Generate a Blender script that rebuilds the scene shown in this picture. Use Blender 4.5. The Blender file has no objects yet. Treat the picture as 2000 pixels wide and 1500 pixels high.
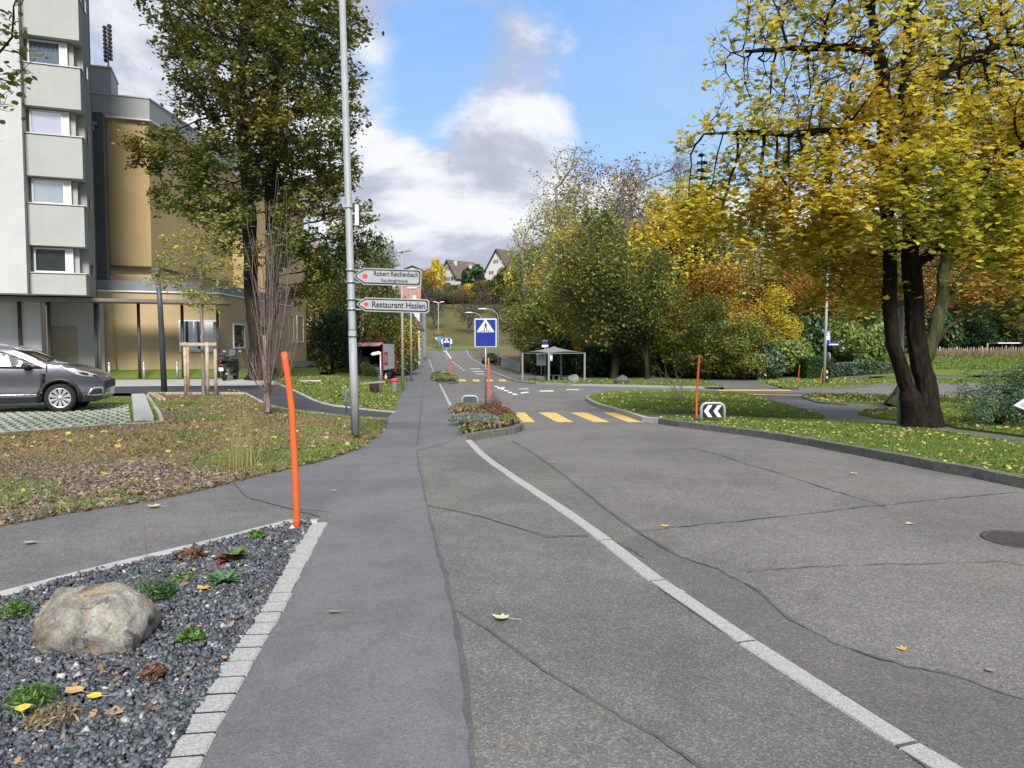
import bpy, bmesh, math, random
import numpy as np
from mathutils import Vector, Matrix, Euler

random.seed(7)
RNG = np.random.default_rng(7)
SC = bpy.context.scene
COL = SC.collection
R = math.radians
PI = math.pi

# ------------------------------------------------------------------ camera
EYE = 1.6
FPX = 1450.0                       # focal length in pixels of the 2000 px wide photograph
PITCH = math.atan(74 / FPX)        # horizon at row 676
cam = bpy.data.cameras.new("camera")
cam.sensor_width = 36.0
cam.lens = FPX / 2000 * 36.0
cam.clip_start = 0.05
cam.clip_end = 3000
camo = bpy.data.objects.new("camera", cam)
camo.location = (0, 0, EYE)
camo.rotation_euler = (PI / 2 - PITCH, 0, 0)
COL.objects.link(camo)
SC.camera = camo

# ------------------------------------------------------------------ light
SUN_EL, SUN_AZ = R(40), R(172)     # azimuth clockwise from +Y: the sun stands behind the camera, slightly to the right
sd = bpy.data.lights.new("sun", 'SUN')
sd.energy = 3.0
sd.angle = R(17)
sd.color = (1.0, 0.955, 0.89)
so = bpy.data.objects.new("sun", sd)
sv = Vector((math.sin(SUN_AZ) * math.cos(SUN_EL), math.cos(SUN_AZ) * math.cos(SUN_EL), math.sin(SUN_EL)))
so.rotation_euler = sv.to_track_quat('Z', 'Y').to_euler()
COL.objects.link(so)

SC.view_settings.view_transform = 'Standard'
SC.view_settings.look = 'None'
SC.view_settings.exposure = 1.08
SC.view_settings.gamma = 1.0
SC.view_settings.use_curve_mapping = False

world = bpy.data.worlds.new("World")
SC.world = world
world.use_nodes = True


class NT:
    """tiny helper for node trees"""
    def __init__(self, tree):
        self.t = tree
        self.n = tree.nodes
        self.l = tree.links

    def new(self, typ, **kw):
        nd = self.n.new(typ)
        for k, v in kw.items():
            setattr(nd, k, v)
        return nd

    def link(self, a, b):
        self.l.new(a, b)

    def val(self, sock, v):
        if hasattr(v, 'is_output'):
            self.link(v, sock)
        else:
            sock.default_value = v

    def math(self, op, a, b=None, c=None, clamp=False):
        m = self.new('ShaderNodeMath', operation=op)
        m.use_clamp = clamp
        self.val(m.inputs[0], a)
        if b is not None:
            self.val(m.inputs[1], b)
        if c is not None:
            self.val(m.inputs[2], c)
        return m.outputs[0]

    def vmath(self, op, a, b=None):
        m = self.new('ShaderNodeVectorMath', operation=op)
        self.val(m.inputs[0], a)
        if b is not None:
            self.val(m.inputs[1], b)
        return m.outputs['Value'] if op in ('DOT_PRODUCT', 'LENGTH', 'DISTANCE') else m.outputs[0]

    def mix(self, f, a, b, blend='MIX'):
        m = self.new('ShaderNodeMix', data_type='RGBA', blend_type=blend)
        self.val(m.inputs[0], f)
        self.val(m.inputs[6], a if hasattr(a, 'is_output') else (*a[:3], 1))
        self.val(m.inputs[7], b if hasattr(b, 'is_output') else (*b[:3], 1))
        return m.outputs[2]

    def noise(self, vec, scale, detail=4, rough=0.55, dist=0.0):
        m = self.new('ShaderNodeTexNoise')
        if vec is not None:
            self.link(vec, m.inputs['Vector'])
        m.inputs['Scale'].default_value = scale
        m.inputs['Detail'].default_value = detail
        m.inputs['Roughness'].default_value = rough
        m.inputs['Distortion'].default_value = dist
        return m.outputs['Fac']

    def ramp(self, f, stops, interp='LINEAR'):
        m = self.new('ShaderNodeValToRGB')
        self.link(f, m.inputs[0])
        cr = m.color_ramp
        cr.interpolation = interp
        while len(cr.elements) < len(stops):
            cr.elements.new(0.5)
        for e, (p, c) in zip(cr.elements, stops):
            e.position = p
            e.color = (*c[:3], 1) if hasattr(c, '__len__') else (c, c, c, 1)
        return m.outputs[0]

    def smooth(self, f, lo, hi, a=0.0, b=1.0):
        m = self.new('ShaderNodeMapRange', interpolation_type='SMOOTHSTEP')
        self.link(f, m.inputs[0])
        m.inputs[1].default_value = lo
        m.inputs[2].default_value = hi
        m.inputs[3].default_value = a
        m.inputs[4].default_value = b
        return m.outputs[0]


def ray(u, v):
    xc = (u - 1000) / FPX
    yc = (750 - v) / FPX
    cp, sp = math.cos(PITCH), math.sin(PITCH)
    return (xc, cp + yc * sp, -sp + yc * cp)


def build_sky():
    t = NT(world.node_tree)
    bg = t.n['Background']
    sky = t.new('ShaderNodeTexSky', sky_type='NISHITA')
    sky.sun_disc = False
    sky.sun_elevation = SUN_EL
    sky.sun_rotation = SUN_AZ
    sky.altitude = 400
    sky.air_density = 1.0
    sky.dust_density = 0.6
    sky.ozone_density = 1.6
    tc = t.new('ShaderNodeTexCoord')
    d = tc.outputs['Generated']
    sep = t.new('ShaderNodeSeparateXYZ')
    t.link(d, sep.inputs[0])
    zz = t.math('MAXIMUM', sep.outputs[2], 0.0)
    den = t.math('ADD', zz, 0.34)
    cx = t.math('DIVIDE', sep.outputs[0], den)
    cy = t.math('DIVIDE', sep.outputs[1], den)
    comb = t.new('ShaderNodeCombineXYZ')
    t.link(cx, comb.inputs[0])
    t.link(cy, comb.inputs[1])
    comb.inputs[2].default_value = 3.7
    p = comb.outputs[0]
    n0 = t.noise(p, 1.5, 12, 0.56, 0.35)
    n1 = t.math('MULTIPLY_ADD', t.math('SUBTRACT', n0, 0.5), 1.7, 0.5)
    n2 = t.noise(t.vmath('ADD', p, (7.3, 2.1, 0)), 3.2, 12, 0.6, 0.2)
    n3 = t.noise(t.vmath('ADD', p, (0.05, -0.11, 0)), 1.5, 12, 0.56, 0.35)

    def lobe(u, v, lo, hi):
        r = Vector(ray(u, v)).normalized()
        dt = t.vmath('DOT_PRODUCT', d, tuple(r))
        return t.smooth(dt, math.cos(hi), math.cos(lo))
    bank = t.smooth(sep.outputs[2], 0.15, 0.30, 1.0, 0.0)
    hole = t.math('MULTIPLY', lobe(1290, 120, 0.0, 0.50), t.math('SUBTRACT', 1.0, bank))
    puff = t.math('MAXIMUM', lobe(1035, 200, 0.0, 0.12), lobe(990, 275, 0.0, 0.11))
    left = lobe(520, 80, 0.05, 0.55)
    cov = n1
    for f_, w_ in ((hole, -0.40), (puff, 0.26), (left, 0.24), (bank, 0.20)):
        cov = t.math('ADD', cov, t.math('MULTIPLY', f_, w_))
    cover = t.smooth(cov, 0.40, 0.62)
    relief = t.math('MULTIPLY', t.math('SUBTRACT', n0, n3), 4.0)
    shade = t.math('ADD', t.math('MULTIPLY_ADD', n2, 0.9, 0.05), relief)
    shade = t.math('ADD', shade, t.math('MULTIPLY', t.math('SUBTRACT', cov, 0.62), -0.5))
    shade = t.math('ADD', shade, t.math('MULTIPLY', left, -0.06))
    shade = t.math('ADD', shade, t.math('MULTIPLY', bank, 0.13))
    ccol = t.ramp(t.smooth(shade, 0.08, 0.78), [(0.0, (2.4, 2.55, 3.1)), (0.35, (2.75, 2.95, 3.5)), (0.65, (3.6, 3.75, 4.15)), (1.0, (4.5, 4.6, 4.8))])
    blue = t.mix(0.65, sky.outputs[0], (1.15, 2.45, 4.9))
    haze = t.smooth(sep.outputs[2], 0.0, 0.45, 0.5, 0.03)
    blue = t.mix(haze, blue, (2.9, 3.7, 4.6))
    veil = t.smooth(t.noise(t.vmath('ADD', p, (3, 9, 1)), 0.5, 8, 0.65, 0.8), 0.42, 0.75, 0.0, 0.55)
    blue = t.mix(veil, blue, (3.0, 3.5, 4.2))
    full = t.mix(cover, blue, ccol)
    # below the horizon the world is a dull ground colour
    full = t.mix(t.smooth(sep.outputs[2], -0.03, 0.0), (0.7, 0.66, 0.6), full)
    t.link(full, bg.inputs['Color'])
    bg.inputs['Strength'].default_value = 0.1


build_sky()

# ------------------------------------------------------------------ terrain height
_Y1 = [-40, 9, 23, 58, 85, 110, 142, 152, 170, 200, 230, 262, 300, 450]
_Z1 = [0, 0, -.35, -1.2, -1.3, -.6, .85, 1.05, 4, 9.5, 15.0, 23, 27, 30]
_Y2 = [-40, 43, 60, 85, 110, 142, 152, 170, 200, 230, 262, 300, 450]
_Z2 = [0, 0, -1.3, -1.4, -.6, .85, 1.05, 4, 9.5, 15.0, 23, 27, 30]


def sst(x):
    x = np.clip(x, 0, 1)
    return x * x * (3 - 2 * x)


def Hv(x, y):
    x = np.asarray(x, float)
    y = np.asarray(y, float)
    a = np.interp(y, _Y1, _Z1)
    b = np.interp(y, _Y2, _Z2)
    xf = -2.4 - 0.1 * np.maximum(y - 13, 0)
    k = sst((xf - x - 0.3) / 4.2)
    z = a * (1 - k) + b * k
    z = z + 1.9 * sst((x - 17) / 14) * sst((y - 44) / 30) * (1 - sst((y - 120) / 60))
    return z


def H(x, y):
    return float(Hv(x, y))


_T = np.concatenate([np.arange(0.3, 30, 0.1), np.arange(30, 160, 0.4), np.arange(160, 600, 2)])


def G(u, v, off=0.0):
    """the point of the ground seen at a pixel of the photograph (a measuring aid)"""
    d = ray(u, v)
    ys = _T
    xs = ys * d[0] / d[1]
    f = EYE + ys * d[2] / d[1] - (Hv(xs, ys) + off)
    idx = np.nonzero(f <= 0)[0]
    if len(idx) == 0:
        i = len(ys) - 1
        return (xs[i], ys[i])
    i = idx[0]
    if i == 0:
        return (xs[0], ys[0])
    a, b = f[i - 1], f[i]
    w = a / (a - b)
    y = ys[i - 1] + w * (ys[i] - ys[i - 1])
    return (y * d[0] / d[1], y)


def P(u, v, Y):
    """point at depth Y seen at a pixel"""
    d = ray(u, v)
    s = Y / d[1]
    return Vector((d[0] * s, Y, EYE + d[2] * s))


def GP(u, v, off=0.0):
    x, y = G(u, v, off)
    return Vector((x, y, H(x, y) + off))


def PX(u, Y):
    return (u - 1000) / FPX * Y * (math.cos(PITCH) + 0.0)


# ------------------------------------------------------------------ objects
def props(o, label=None, cat=None, group=None, kind=None):
    if label:
        o['label'] = label
    if cat:
        o['category'] = cat
    if group:
        o['group'] = group
    if kind:
        o['kind'] = kind
    return o


def thing(name, label, cat, loc=(0, 0, 0), group=None, rz=0.0):
    o = bpy.data.objects.new(name, None)
    o.empty_display_size = 0.2
    COL.objects.link(o)
    o.location = loc
    o.rotation_euler = (0, 0, rz)
    return props(o, label, cat, group)


def structure(name, loc=(0, 0, 0)):
    o = bpy.data.objects.new(name, None)
    COL.objects.link(o)
    o.location = loc
    o['kind'] = 'structure'
    return o


def kids(o):
    return list(CH.get(o.name, []))


CH = {}


def link_obj(name, mesh, mats=None, parent=None):
    o = bpy.data.objects.new(name, mesh)
    COL.objects.link(o)
    if mats is not None:
        if not isinstance(mats, (list, tuple)):
            mats = [mats]
        if len(mesh.materials) == 0:
            for m in mats:
                mesh.materials.append(m)
    if parent is not None:
        o.parent = parent
        CH.setdefault(parent.name, []).append(o)
    return o


def copy_tree(o, loc=None, rz=None, label=None, scale=None, parent=None):
    c = o.copy()
    COL.objects.link(c)
    if parent is not None:
        c.parent = parent
        CH.setdefault(parent.name, []).append(c)
    if loc is not None:
        c.location = loc
    if rz is not None:
        c.rotation_euler = (0, 0, rz)
    if scale is not None:
        c.scale = scale if hasattr(scale, '__len__') else (scale,) * 3
    if label:
        c['label'] = label
    for k in kids(o):
        copy_tree(k, parent=c)
    return c


def origin_of(parent):
    v = Vector((0, 0, 0))
    while parent is not None:
        v += parent.location
        parent = parent.parent
    return v


class MB:
    """collects simple shapes into one mesh"""
    def __init__(self):
        self.v = []
        self.f = []
        self.m = []
        self.s = []
        self.mi = 0

    def add(self, vs, fs, smooth=False):
        o = len(self.v)
        self.v += [tuple(p) for p in vs]
        for f in fs:
            self.f.append([i + o for i in f])
            self.m.append(self.mi)
            self.s.append(smooth)
        return self

    def box(self, c, s, rot=None, bev=0.0):
        hx, hy, hz = s[0] / 2, s[1] / 2, s[2] / 2
        if bev > 0:
            b = min(bev, hx * .9, hy * .9, hz * .9)
            vs = []
            for sx in (-1, 1):
                for sy in (-1, 1):
                    for sz in (-1, 1):
                        vs += [(sx * hx, sy * (hy - b), sz * (hz - b)), (sx * (hx - b), sy * hy, sz * (hz - b)), (sx * (hx - b), sy * (hy - b), sz * hz)]
            bm = bmesh.new()
            bv = [bm.verts.new(p) for p in vs]
            bmesh.ops.convex_hull(bm, input=bv)
            bmesh.ops.dissolve_limit(bm, angle_limit=0.02, verts=bm.verts[:], edges=bm.edges[:])
            bm.verts.index_update()
            vs = [v.co.copy() for v in bm.verts]
            fs = [[v.index for v in f.verts] for f in bm.faces]
            bm.free()
        else:
            vs = [Vector((sx * hx, sy * hy, sz * hz)) for sx in (-1, 1) for sy in (-1, 1) for sz in (-1, 1)]
            fs = [(0, 1, 3, 2), (4, 6, 7, 5), (0, 4, 5, 1), (2, 3, 7, 6), (0, 2, 6, 4), (1, 5, 7, 3)]
        if rot is not None:
            if not isinstance(rot, Matrix):
                rot = Euler(rot).to_matrix()
            vs = [rot @ Vector(p) for p in vs]
        c = Vector(c)
        return self.add([Vector(p) + c for p in vs], fs)

    def bar(self, a, b, w, h, up=(0, 0, 1)):
        a, b = Vector(a), Vector(b)
        d = b - a
        L = d.length
        x = d.normalized()
        up = Vector(up)
        y = up.cross(x)
        if y.length < 1e-5:
            y = Vector((1, 0, 0)).cross(x)
        y.normalize()
        z = x.cross(y)
        M = Matrix((x, y, z)).transposed()
        return self.box((a + b) / 2, (L, w, h), M)

    def tube(self, pts, radii, n=10, caps=True, smooth=True):
        pts = [Vector(p) for p in pts]
        if not hasattr(radii, '__len__'):
            radii = [radii] * len(pts)
        vs = []
        fs = []
        prev = None
        for i, p in enumerate(pts):
            if i == 0:
                d = pts[1] - pts[0]
            elif i == len(pts) - 1:
                d = pts[-1] - pts[-2]
            else:
                d = (pts[i + 1] - pts[i]).normalized() + (pts[i] - pts[i - 1]).normalized()
            d.normalize()
            if prev is None:
                ref = Vector((0, 0, 1)) if abs(d.z) < 0.9 else Vector((1, 0, 0))
                x = d.cross(ref).normalized()
            else:
                x = (prev - d * prev.dot(d)).normalized()
            prev = x
            y = d.cross(x)
            for k in range(n):
                a = 2 * PI * k / n
                vs.append(p + (x * math.cos(a) + y * math.sin(a)) * radii[i])
        for i in range(len(pts) - 1):
            for k in range(n):
                k2 = (k + 1) % n
                fs.append((i * n + k, i * n + k2, (i + 1) * n + k2, (i + 1) * n + k))
        self.add(vs, fs, smooth)
        if caps:
            o = len(self.v) - len(vs)
            for ring, rev in ((0, True), (len(pts) - 1, False)):
                idx = [o + ring * n + k for k in range(n)]
                self.f.append(idx[::-1] if rev else idx)
                self.m.append(self.mi)
                self.s.append(False)
        return self

    def cyl(self, a, b, r0, r1=None, n=12):
        return self.tube([a, b], [r0, r0 if r1 is None else r1], n)

    def prism(self, poly, z0, z1):
        """vertical prism over a plan polygon (x, y)"""
        n = len(poly)
        vs = [(x, y, z0) for x, y in poly] + [(x, y, z1) for x, y in poly]
        fs = [tuple(range(n))[::-1], tuple(range(n, 2 * n))]
        fs += [(i, (i + 1) % n, n + (i + 1) % n, n + i) for i in range(n)]
        return self.add(vs, fs)

    def slab(self, poly3, t):
        """thick plate: polygon of 3D points extruded along t (a vector)"""
        t = Vector(t)
        n = len(poly3)
        vs = [Vector(p) for p in poly3] + [Vector(p) + t for p in poly3]
        fs = [tuple(range(n))[::-1], tuple(range(n, 2 * n))]
        fs += [(i, (i + 1) % n, n + (i + 1) % n, n + i) for i in range(n)]
        return self.add(vs, fs)

    def quad(self, a, b, c, d):
        return self.add([a, b, c, d], [(0, 1, 2, 3)])

    def lathe(self, prof, c=(0, 0, 0), n=16, axis='Z'):
        vs = []
        fs = []
        for r, h in prof:
            for k in range(n):
                a = 2 * PI * k / n
                if axis == 'Z':
                    vs.append((c[0] + r * math.cos(a), c[1] + r * math.sin(a), c[2] + h))
                elif axis == 'Y':
                    vs.append((c[0] + r * math.cos(a), c[1] + h, c[2] + r * math.sin(a)))
                else:
                    vs.append((c[0] + h, c[1] + r * math.cos(a), c[2] + r * math.sin(a)))
        for i in range(len(prof) - 1):
            for k in range(n):
                k2 = (k + 1) % n
                fs.append((i * n + k, i * n + k2, (i + 1) * n + k2, (i + 1) * n + k))
        return self.add(vs, fs, True)

    def build(self, name, mats, parent=None, local=False, fix=True):
        me = bpy.data.meshes.new(name)
        off = Vector((0, 0, 0)) if local else origin_of(parent)
        me.from_pydata([Vector(p) - off for p in self.v], [], self.f)
        o = link_obj(name, me, mats, parent)
        if any(self.m):
            me.polygons.foreach_set('material_index', self.m)
        me.polygons.foreach_set('use_smooth', self.s)
        if fix:
            bm = bmesh.new()
            bm.from_mesh(me)
            bmesh.ops.recalc_face_normals(bm, faces=bm.faces)
            bm.to_mesh(me)
            bm.free()
        return o


def mesh_np(name, V, F, smooth=False):
    """mesh from numpy arrays; F has a fixed number of corners"""
    me = bpy.data.meshes.new(name)
    V = np.ascontiguousarray(V, dtype=np.float32)
    F = np.ascontiguousarray(F, dtype=np.int32)
    m, k = F.shape
    me.vertices.add(len(V))
    me.vertices.foreach_set('co', V.ravel())
    me.loops.add(m * k)
    me.loops.foreach_set('vertex_index', F.ravel())
    me.polygons.add(m)
    me.polygons.foreach_set('loop_start', np.arange(0, m * k, k, dtype=np.int32))
    if smooth:
        me.polygons.foreach_set('use_smooth', np.ones(m, dtype=bool))
    me.update(calc_edges=True)
    return me


# ------------------------------------------------------------------ materials
_M = {}


def new_mat(name):
    m = bpy.data.materials.new(name)
    m.use_nodes = True
    t = NT(m.node_tree)
    return m, t, t.n['Principled BSDF']


def simple(name, col, rough=0.6, metal=0.0, var=0.06, scale=3.0, bump=0.0, bscale=60.0, spec=0.5, coat=0.0, dirt=0.0):
    """painted, plastic or mineral surface with slight mottling"""
    if name in _M:
        return _M[name]
    m, t, b = new_mat(name)
    tc = t.new('ShaderNodeTexCoord').outputs['Object']
    n = t.noise(tc, scale, 6, 0.6)
    lo = tuple(c * (1 - var * 2) for c in col)
    hi = tuple(min(1, c * (1 + var * 2)) for c in col)
    c = t.ramp(n, [(0.25, lo), (0.75, hi)])
    if dirt > 0:
        n2 = t.noise(tc, scale * 5, 5, 0.7)
        c = t.mix(t.smooth(n2, 0.52, 0.75, 0, dirt), c, tuple(x * 0.35 for x in col))
    t.link(c, b.inputs['Base Color'])
    rr = t.math('MULTIPLY_ADD', n, 0.25, rough - 0.12, clamp=True)
    t.link(rr, b.inputs['Roughness'])
    b.inputs['Metallic'].default_value = metal
    b.inputs['Specular IOR Level'].default_value = spec
    b.inputs['Coat Weight'].default_value = coat
    if bump > 0:
        bp = t.new('ShaderNodeBump')
        bp.inputs['Strength'].default_value = bump
        bp.inputs['Distance'].default_value = 0.01
        t.link(t.noise(tc, bscale, 5, 0.6), bp.inputs['Height'])
        t.link(bp.outputs[0], b.inputs['Normal'])
    _M[name] = m
    return m


def asphalt(name, base, stone, contrast=0.55, scale=110.0, stain=0.3, tint=(1, 1, 1), smooth=False):
    m, t, b = new_mat(name)
    tc = t.new('ShaderNodeTexCoord').outputs['Object']
    vo = t.new('ShaderNodeTexVoronoi')
    t.link(tc, vo.inputs['Vector'])
    vo.inputs['Scale'].default_value = scale
    rnd = t.new('ShaderNodeSeparateColor')
    t.link(vo.outputs['Color'], rnd.inputs[0])
    sp = t.smooth(rnd.outputs[0], 0.55, 0.97)
    dk = t.smooth(rnd.outputs[1], 0.70, 0.98)
    c = t.mix(t.math('MULTIPLY', sp, contrast), base, stone)
    c = t.mix(t.math('MULTIPLY', dk, contrast * 0.75), c, tuple(x * 0.3 for x in base))
    big = t.noise(tc, 0.55, 6, 0.62, 0.3)
    mid = t.noise(tc, 4.5, 6, 0.7, 0.2)
    f = t.math('ADD', t.math('MULTIPLY', big, 0.65), t.math('MULTIPLY', mid, 0.35))
    g = t.smooth(f, 0.33, 0.67, 1 - stain, 1 + stain * 0.75)
    c = t.mix(1.0, c, _grey(t, g), 'MULTIPLY')
    wm = t.noise(tc, 0.9, 5, 0.6, 0.5)
    c = t.mix(t.smooth(wm, 0.50, 0.72, 0, 0.4), c, t.mix(1.0, c, (1.10, 1.0, 0.86), 'MULTIPLY'))
    st = t.noise(t.vmath('ADD', tc, (11, 4, 0)), 2.1, 4, 0.75, 0.6)
    c = t.mix(t.smooth(st, 0.64, 0.78, 0, 0.45), c, t.mix(1.0, c, (0.55, 0.5, 0.45), 'MULTIPLY'))
    t.link(c, b.inputs['Base Color'])
    b.inputs['Roughness'].default_value = 0.86
    b.inputs['Specular IOR Level'].default_value = 0.35
    bp = t.new('ShaderNodeBump')
    bp.inputs['Strength'].default_value = 0.35
    bp.inputs['Distance'].default_value = 0.004
    t.link(vo.outputs['Distance'], bp.inputs['Height'])
    t.link(bp.outputs[0], b.inputs['Normal'])
    return m


def _grey(t, f):
    c = t.new('ShaderNodeCombineColor')
    for i in range(3):
        t.link(f, c.inputs[i])
    return c.outputs[0]


def foliage(name, stops, trans=0.35, clump=0.5, cscale=0.35, rough=0.6, bright=1.0):
    """leaf material: each leaf takes a colour of its own, drifting in clumps through the crown"""
    m, t, b = new_mat(name)
    t.n.remove(b)
    out = t.n['Material Output']
    g = t.new('ShaderNodeNewGeometry')
    tc = t.new('ShaderNodeTexCoord').outputs['Object']
    oi = t.new('ShaderNodeObjectInfo')
    vec = t.vmath('ADD', tc, t.vmath('SCALE', oi.outputs['Location']))
    n = t.noise(tc, cscale, 3, 0.6)
    f = t.math('ADD', t.math('MULTIPLY', g.outputs['Random Per Island'], 1 - clump), t.math('MULTIPLY', t.smooth(n, 0.3, 0.7), clump))
    c = t.ramp(f, stops)
    h = t.new('ShaderNodeHueSaturation')
    t.link(c, h.inputs['Color'])
    r2 = t.math('FRACT', t.math('MULTIPLY', g.outputs['Random Per Island'], 37.7))
    t.link(t.math('MULTIPLY_ADD', r2, 0.6 * bright, 0.7 * bright), h.inputs['Value'])
    d = t.new('ShaderNodeBsdfDiffuse')
    tr = t.new('ShaderNodeBsdfTranslucent')
    gl = t.new('ShaderNodeBsdfGlossy')
    gl.inputs['Roughness'].default_value = 0.45
    gl.inputs['Color'].default_value = (0.6, 0.65, 0.6, 1)
    t.link(h.outputs[0], d.inputs[0])
    t.link(h.outputs[0], tr.inputs[0])
    mx = t.new('ShaderNodeMixShader')
    mx.inputs[0].default_value = trans
    t.link(d.outputs[0], mx.inputs[1])
    t.link(tr.outputs[0], mx.inputs[2])
    mg = t.new('ShaderNodeMixShader')
    mg.inputs[0].default_value = 0.04
    t.link(mx.outputs[0], mg.inputs[1])
    t.link(gl.outputs[0], mg.inputs[2])
    t.link(mg.outputs[0], out.inputs['Surface'])
    return m


def islands(name, stops, rough=0.9, metal=0.0, var=0.0, bump=0.0, bscale=80):
    """pieces of one kind (gravel, litter): a colour per piece"""
    m, t, b = new_mat(name)
    g = t.new('ShaderNodeNewGeometry')
    c = t.ramp(g.outputs['Random Per Island'], stops)
    if var:
        tc = t.new('ShaderNodeTexCoord').outputs['Object']
        n = t.noise(tc, bscale * 0.5, 4, 0.7)
        c = t.mix(1.0, c, _grey(t, t.smooth(n, 0.3, 0.7, 1 - var, 1 + var)), 'MULTIPLY')
    t.link(c, b.inputs['Base Color'])
    b.inputs['Roughness'].default_value = rough
    return m


def bark(name, a, b_, scale=9.0, moss=None):
    m, t, b = new_mat(name)
    tc = t.new('ShaderNodeTexCoord').outputs['Object']
    mp = t.new('ShaderNodeMapping')
    t.link(tc, mp.inputs[0])
    mp.inputs['Scale'].default_value = (1, 1, 0.22)
    n = t.noise(mp.outputs[0], scale, 8, 0.65, 0.5)
    c = t.ramp(n, [(0.32, a), (0.68, b_)])
    if moss:
        n2 = t.noise(tc, 1.6, 6, 0.65)
        c = t.mix(t.smooth(n2, 0.5, 0.68, 0, 0.7), c, moss)
    t.link(c, b.inputs['Base Color'])
    b.inputs['Roughness'].default_value = 0.95
    b.inputs['Specular IOR Level'].default_value = 0.08
    n3 = t.noise(tc, 5.0, 5, 0.7)
    t.link(t.mix(t.smooth(n3, 0.60, 0.72, 0, 0.5), c, tuple(x * 2.2 for x in b_)), b.inputs['Base Color'])
    bp = t.new('ShaderNodeBump')
    bp.inputs['Strength'].default_value = 1.0
    bp.inputs['Distance'].default_value = 0.06
    t.link(n, bp.inputs['Height'])
    t.link(bp.outputs[0], b.inputs['Normal'])
    return m

# ================================================================== SURFACES
YL = sorted(set([round(v, 2) for v in list(np.arange(-6, 24, 1.0)) + list(np.arange(24, 60, 2.0)) + [58, 43, 60, 85, 110, 142, 152, 9, 23]
                 + list(np.arange(62, 152, 4.0)) + list(np.arange(152, 320, 6.0)) + [330, 380, 450]]))
XL = sorted(set([round(v, 2) for v in list(np.arange(-17, 0.1, 0.5))]
                + [-160, -120, -90, -70, -55, -45, -38, -32, -28, -24, -21, -19, 2, 4, 7, 10, 13, 15, 17, 19, 21, 23, 25, 27, 29, 31, 34, 38, 44, 52, 62, 75, 95, 120, 160]))


def wp(poly, off=0.0):
    """mixed list of pixels (u, v) and world points ('w', x, y) -> plan polygon"""
    out = []
    for p in poly:
        out.append((p[1], p[2]) if p[0] == 'w' else G(p[0], p[1], off))
    return out


def sheet(name, poly, off, mat, parent=None, kind='structure', skirt=0.0, world_pts=False):
    pts = poly if world_pts else wp(poly, off)
    bm = bmesh.new()
    vs = [bm.verts.new((x, y, 0)) for x, y in pts]
    bm.faces.new(vs)
    bmesh.ops.triangulate(bm, faces=bm.faces[:])
    xs = [p[0] for p in pts]
    ys = [p[1] for p in pts]
    for y in YL:
        if min(ys) < y < max(ys):
            bmesh.ops.bisect_plane(bm, geom=bm.verts[:] + bm.edges[:] + bm.faces[:], plane_co=(0, y, 0), plane_no=(0, 1, 0), dist=1e-5)
    for x in XL:
        if min(xs) < x < max(xs):
            bmesh.ops.bisect_plane(bm, geom=bm.verts[:] + bm.edges[:] + bm.faces[:], plane_co=(x, 0, 0), plane_no=(1, 0, 0), dist=1e-5)
    bmesh.ops.recalc_face_normals(bm, faces=bm.faces[:])
    if bm.faces and sum(f.normal.z for f in bm.faces) < 0:
        bmesh.ops.reverse_faces(bm, faces=bm.faces[:])
    if skirt > 0:
        be = [e for e in bm.edges if e.is_boundary]
        r = bmesh.ops.extrude_edge_only(bm, edges=be)
        low = [v for v in r['geom'] if isinstance(v, bmesh.types.BMVert)]
        lows = set(low)
        for v in bm.verts:
            v.co.z = H(v.co.x, v.co.y) + off - (skirt if v in lows else 0)
    else:
        for v in bm.verts:
            v.co.z = H(v.co.x, v.co.y) + off
    o = origin_of(parent)
    for v in bm.verts:
        v.co -= o
    me = bpy.data.meshes.new(name)
    bm.to_mesh(me)
    bm.free()
    ob = link_obj(name, me, mat, parent)
    if parent is None and kind:
        ob['kind'] = kind
    return ob


# --- materials of the setting
m_road = asphalt("road_asphalt", (0.126, 0.120, 0.114), (0.252, 0.231, 0.203), 0.62, 95, 0.2)
m_lane = asphalt("path_asphalt_smooth", (0.120, 0.121, 0.125), (0.21, 0.205, 0.20), 0.42, 130, 0.2)
m_drive = asphalt("path_asphalt_grey", (0.108, 0.107, 0.105), (0.235, 0.225, 0.205), 0.62, 120, 0.24)
m_coarse = asphalt("path_asphalt_coarse", (0.114, 0.110, 0.101), (0.245, 0.232, 0.205), 0.6, 105, 0.2)
m_dark = asphalt("path_asphalt_dark", (0.042, 0.043, 0.049), (0.112, 0.112, 0.119), 0.4, 130, 0.2)
m_patch = asphalt("road_patch", (0.099, 0.099, 0.099), (0.217, 0.182, 0.175), 0.55, 110, 0.18)
m_tar = asphalt("tar", (0.082, 0.081, 0.083), (0.15, 0.15, 0.15), 0.4, 120, 0.3)
m_crack = simple("crack", (0.070, 0.068, 0.065), 0.9, var=0.2, scale=8)
m_granite = simple("granite", (0.326, 0.323, 0.310), 0.85, var=0.2, scale=80, bump=0.6, bscale=120, dirt=0.6)
m_kerbold = simple("granite_old", (0.115, 0.115, 0.10), 0.9, var=0.25, scale=14, bump=0.4, bscale=120, dirt=0.6)
m_concrete = simple("concrete", (0.336, 0.336, 0.320), 0.85, var=0.1, scale=5, bump=0.2, dirt=0.25)
m_yellow = simple("yellow_paint", (0.589, 0.399, 0.109), 0.75, var=0.16, scale=9, bump=0.2, dirt=0.5)
m_white = simple("white_paint", (0.72, 0.72, 0.70), 0.75, var=0.12, scale=9, dirt=0.3)


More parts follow.
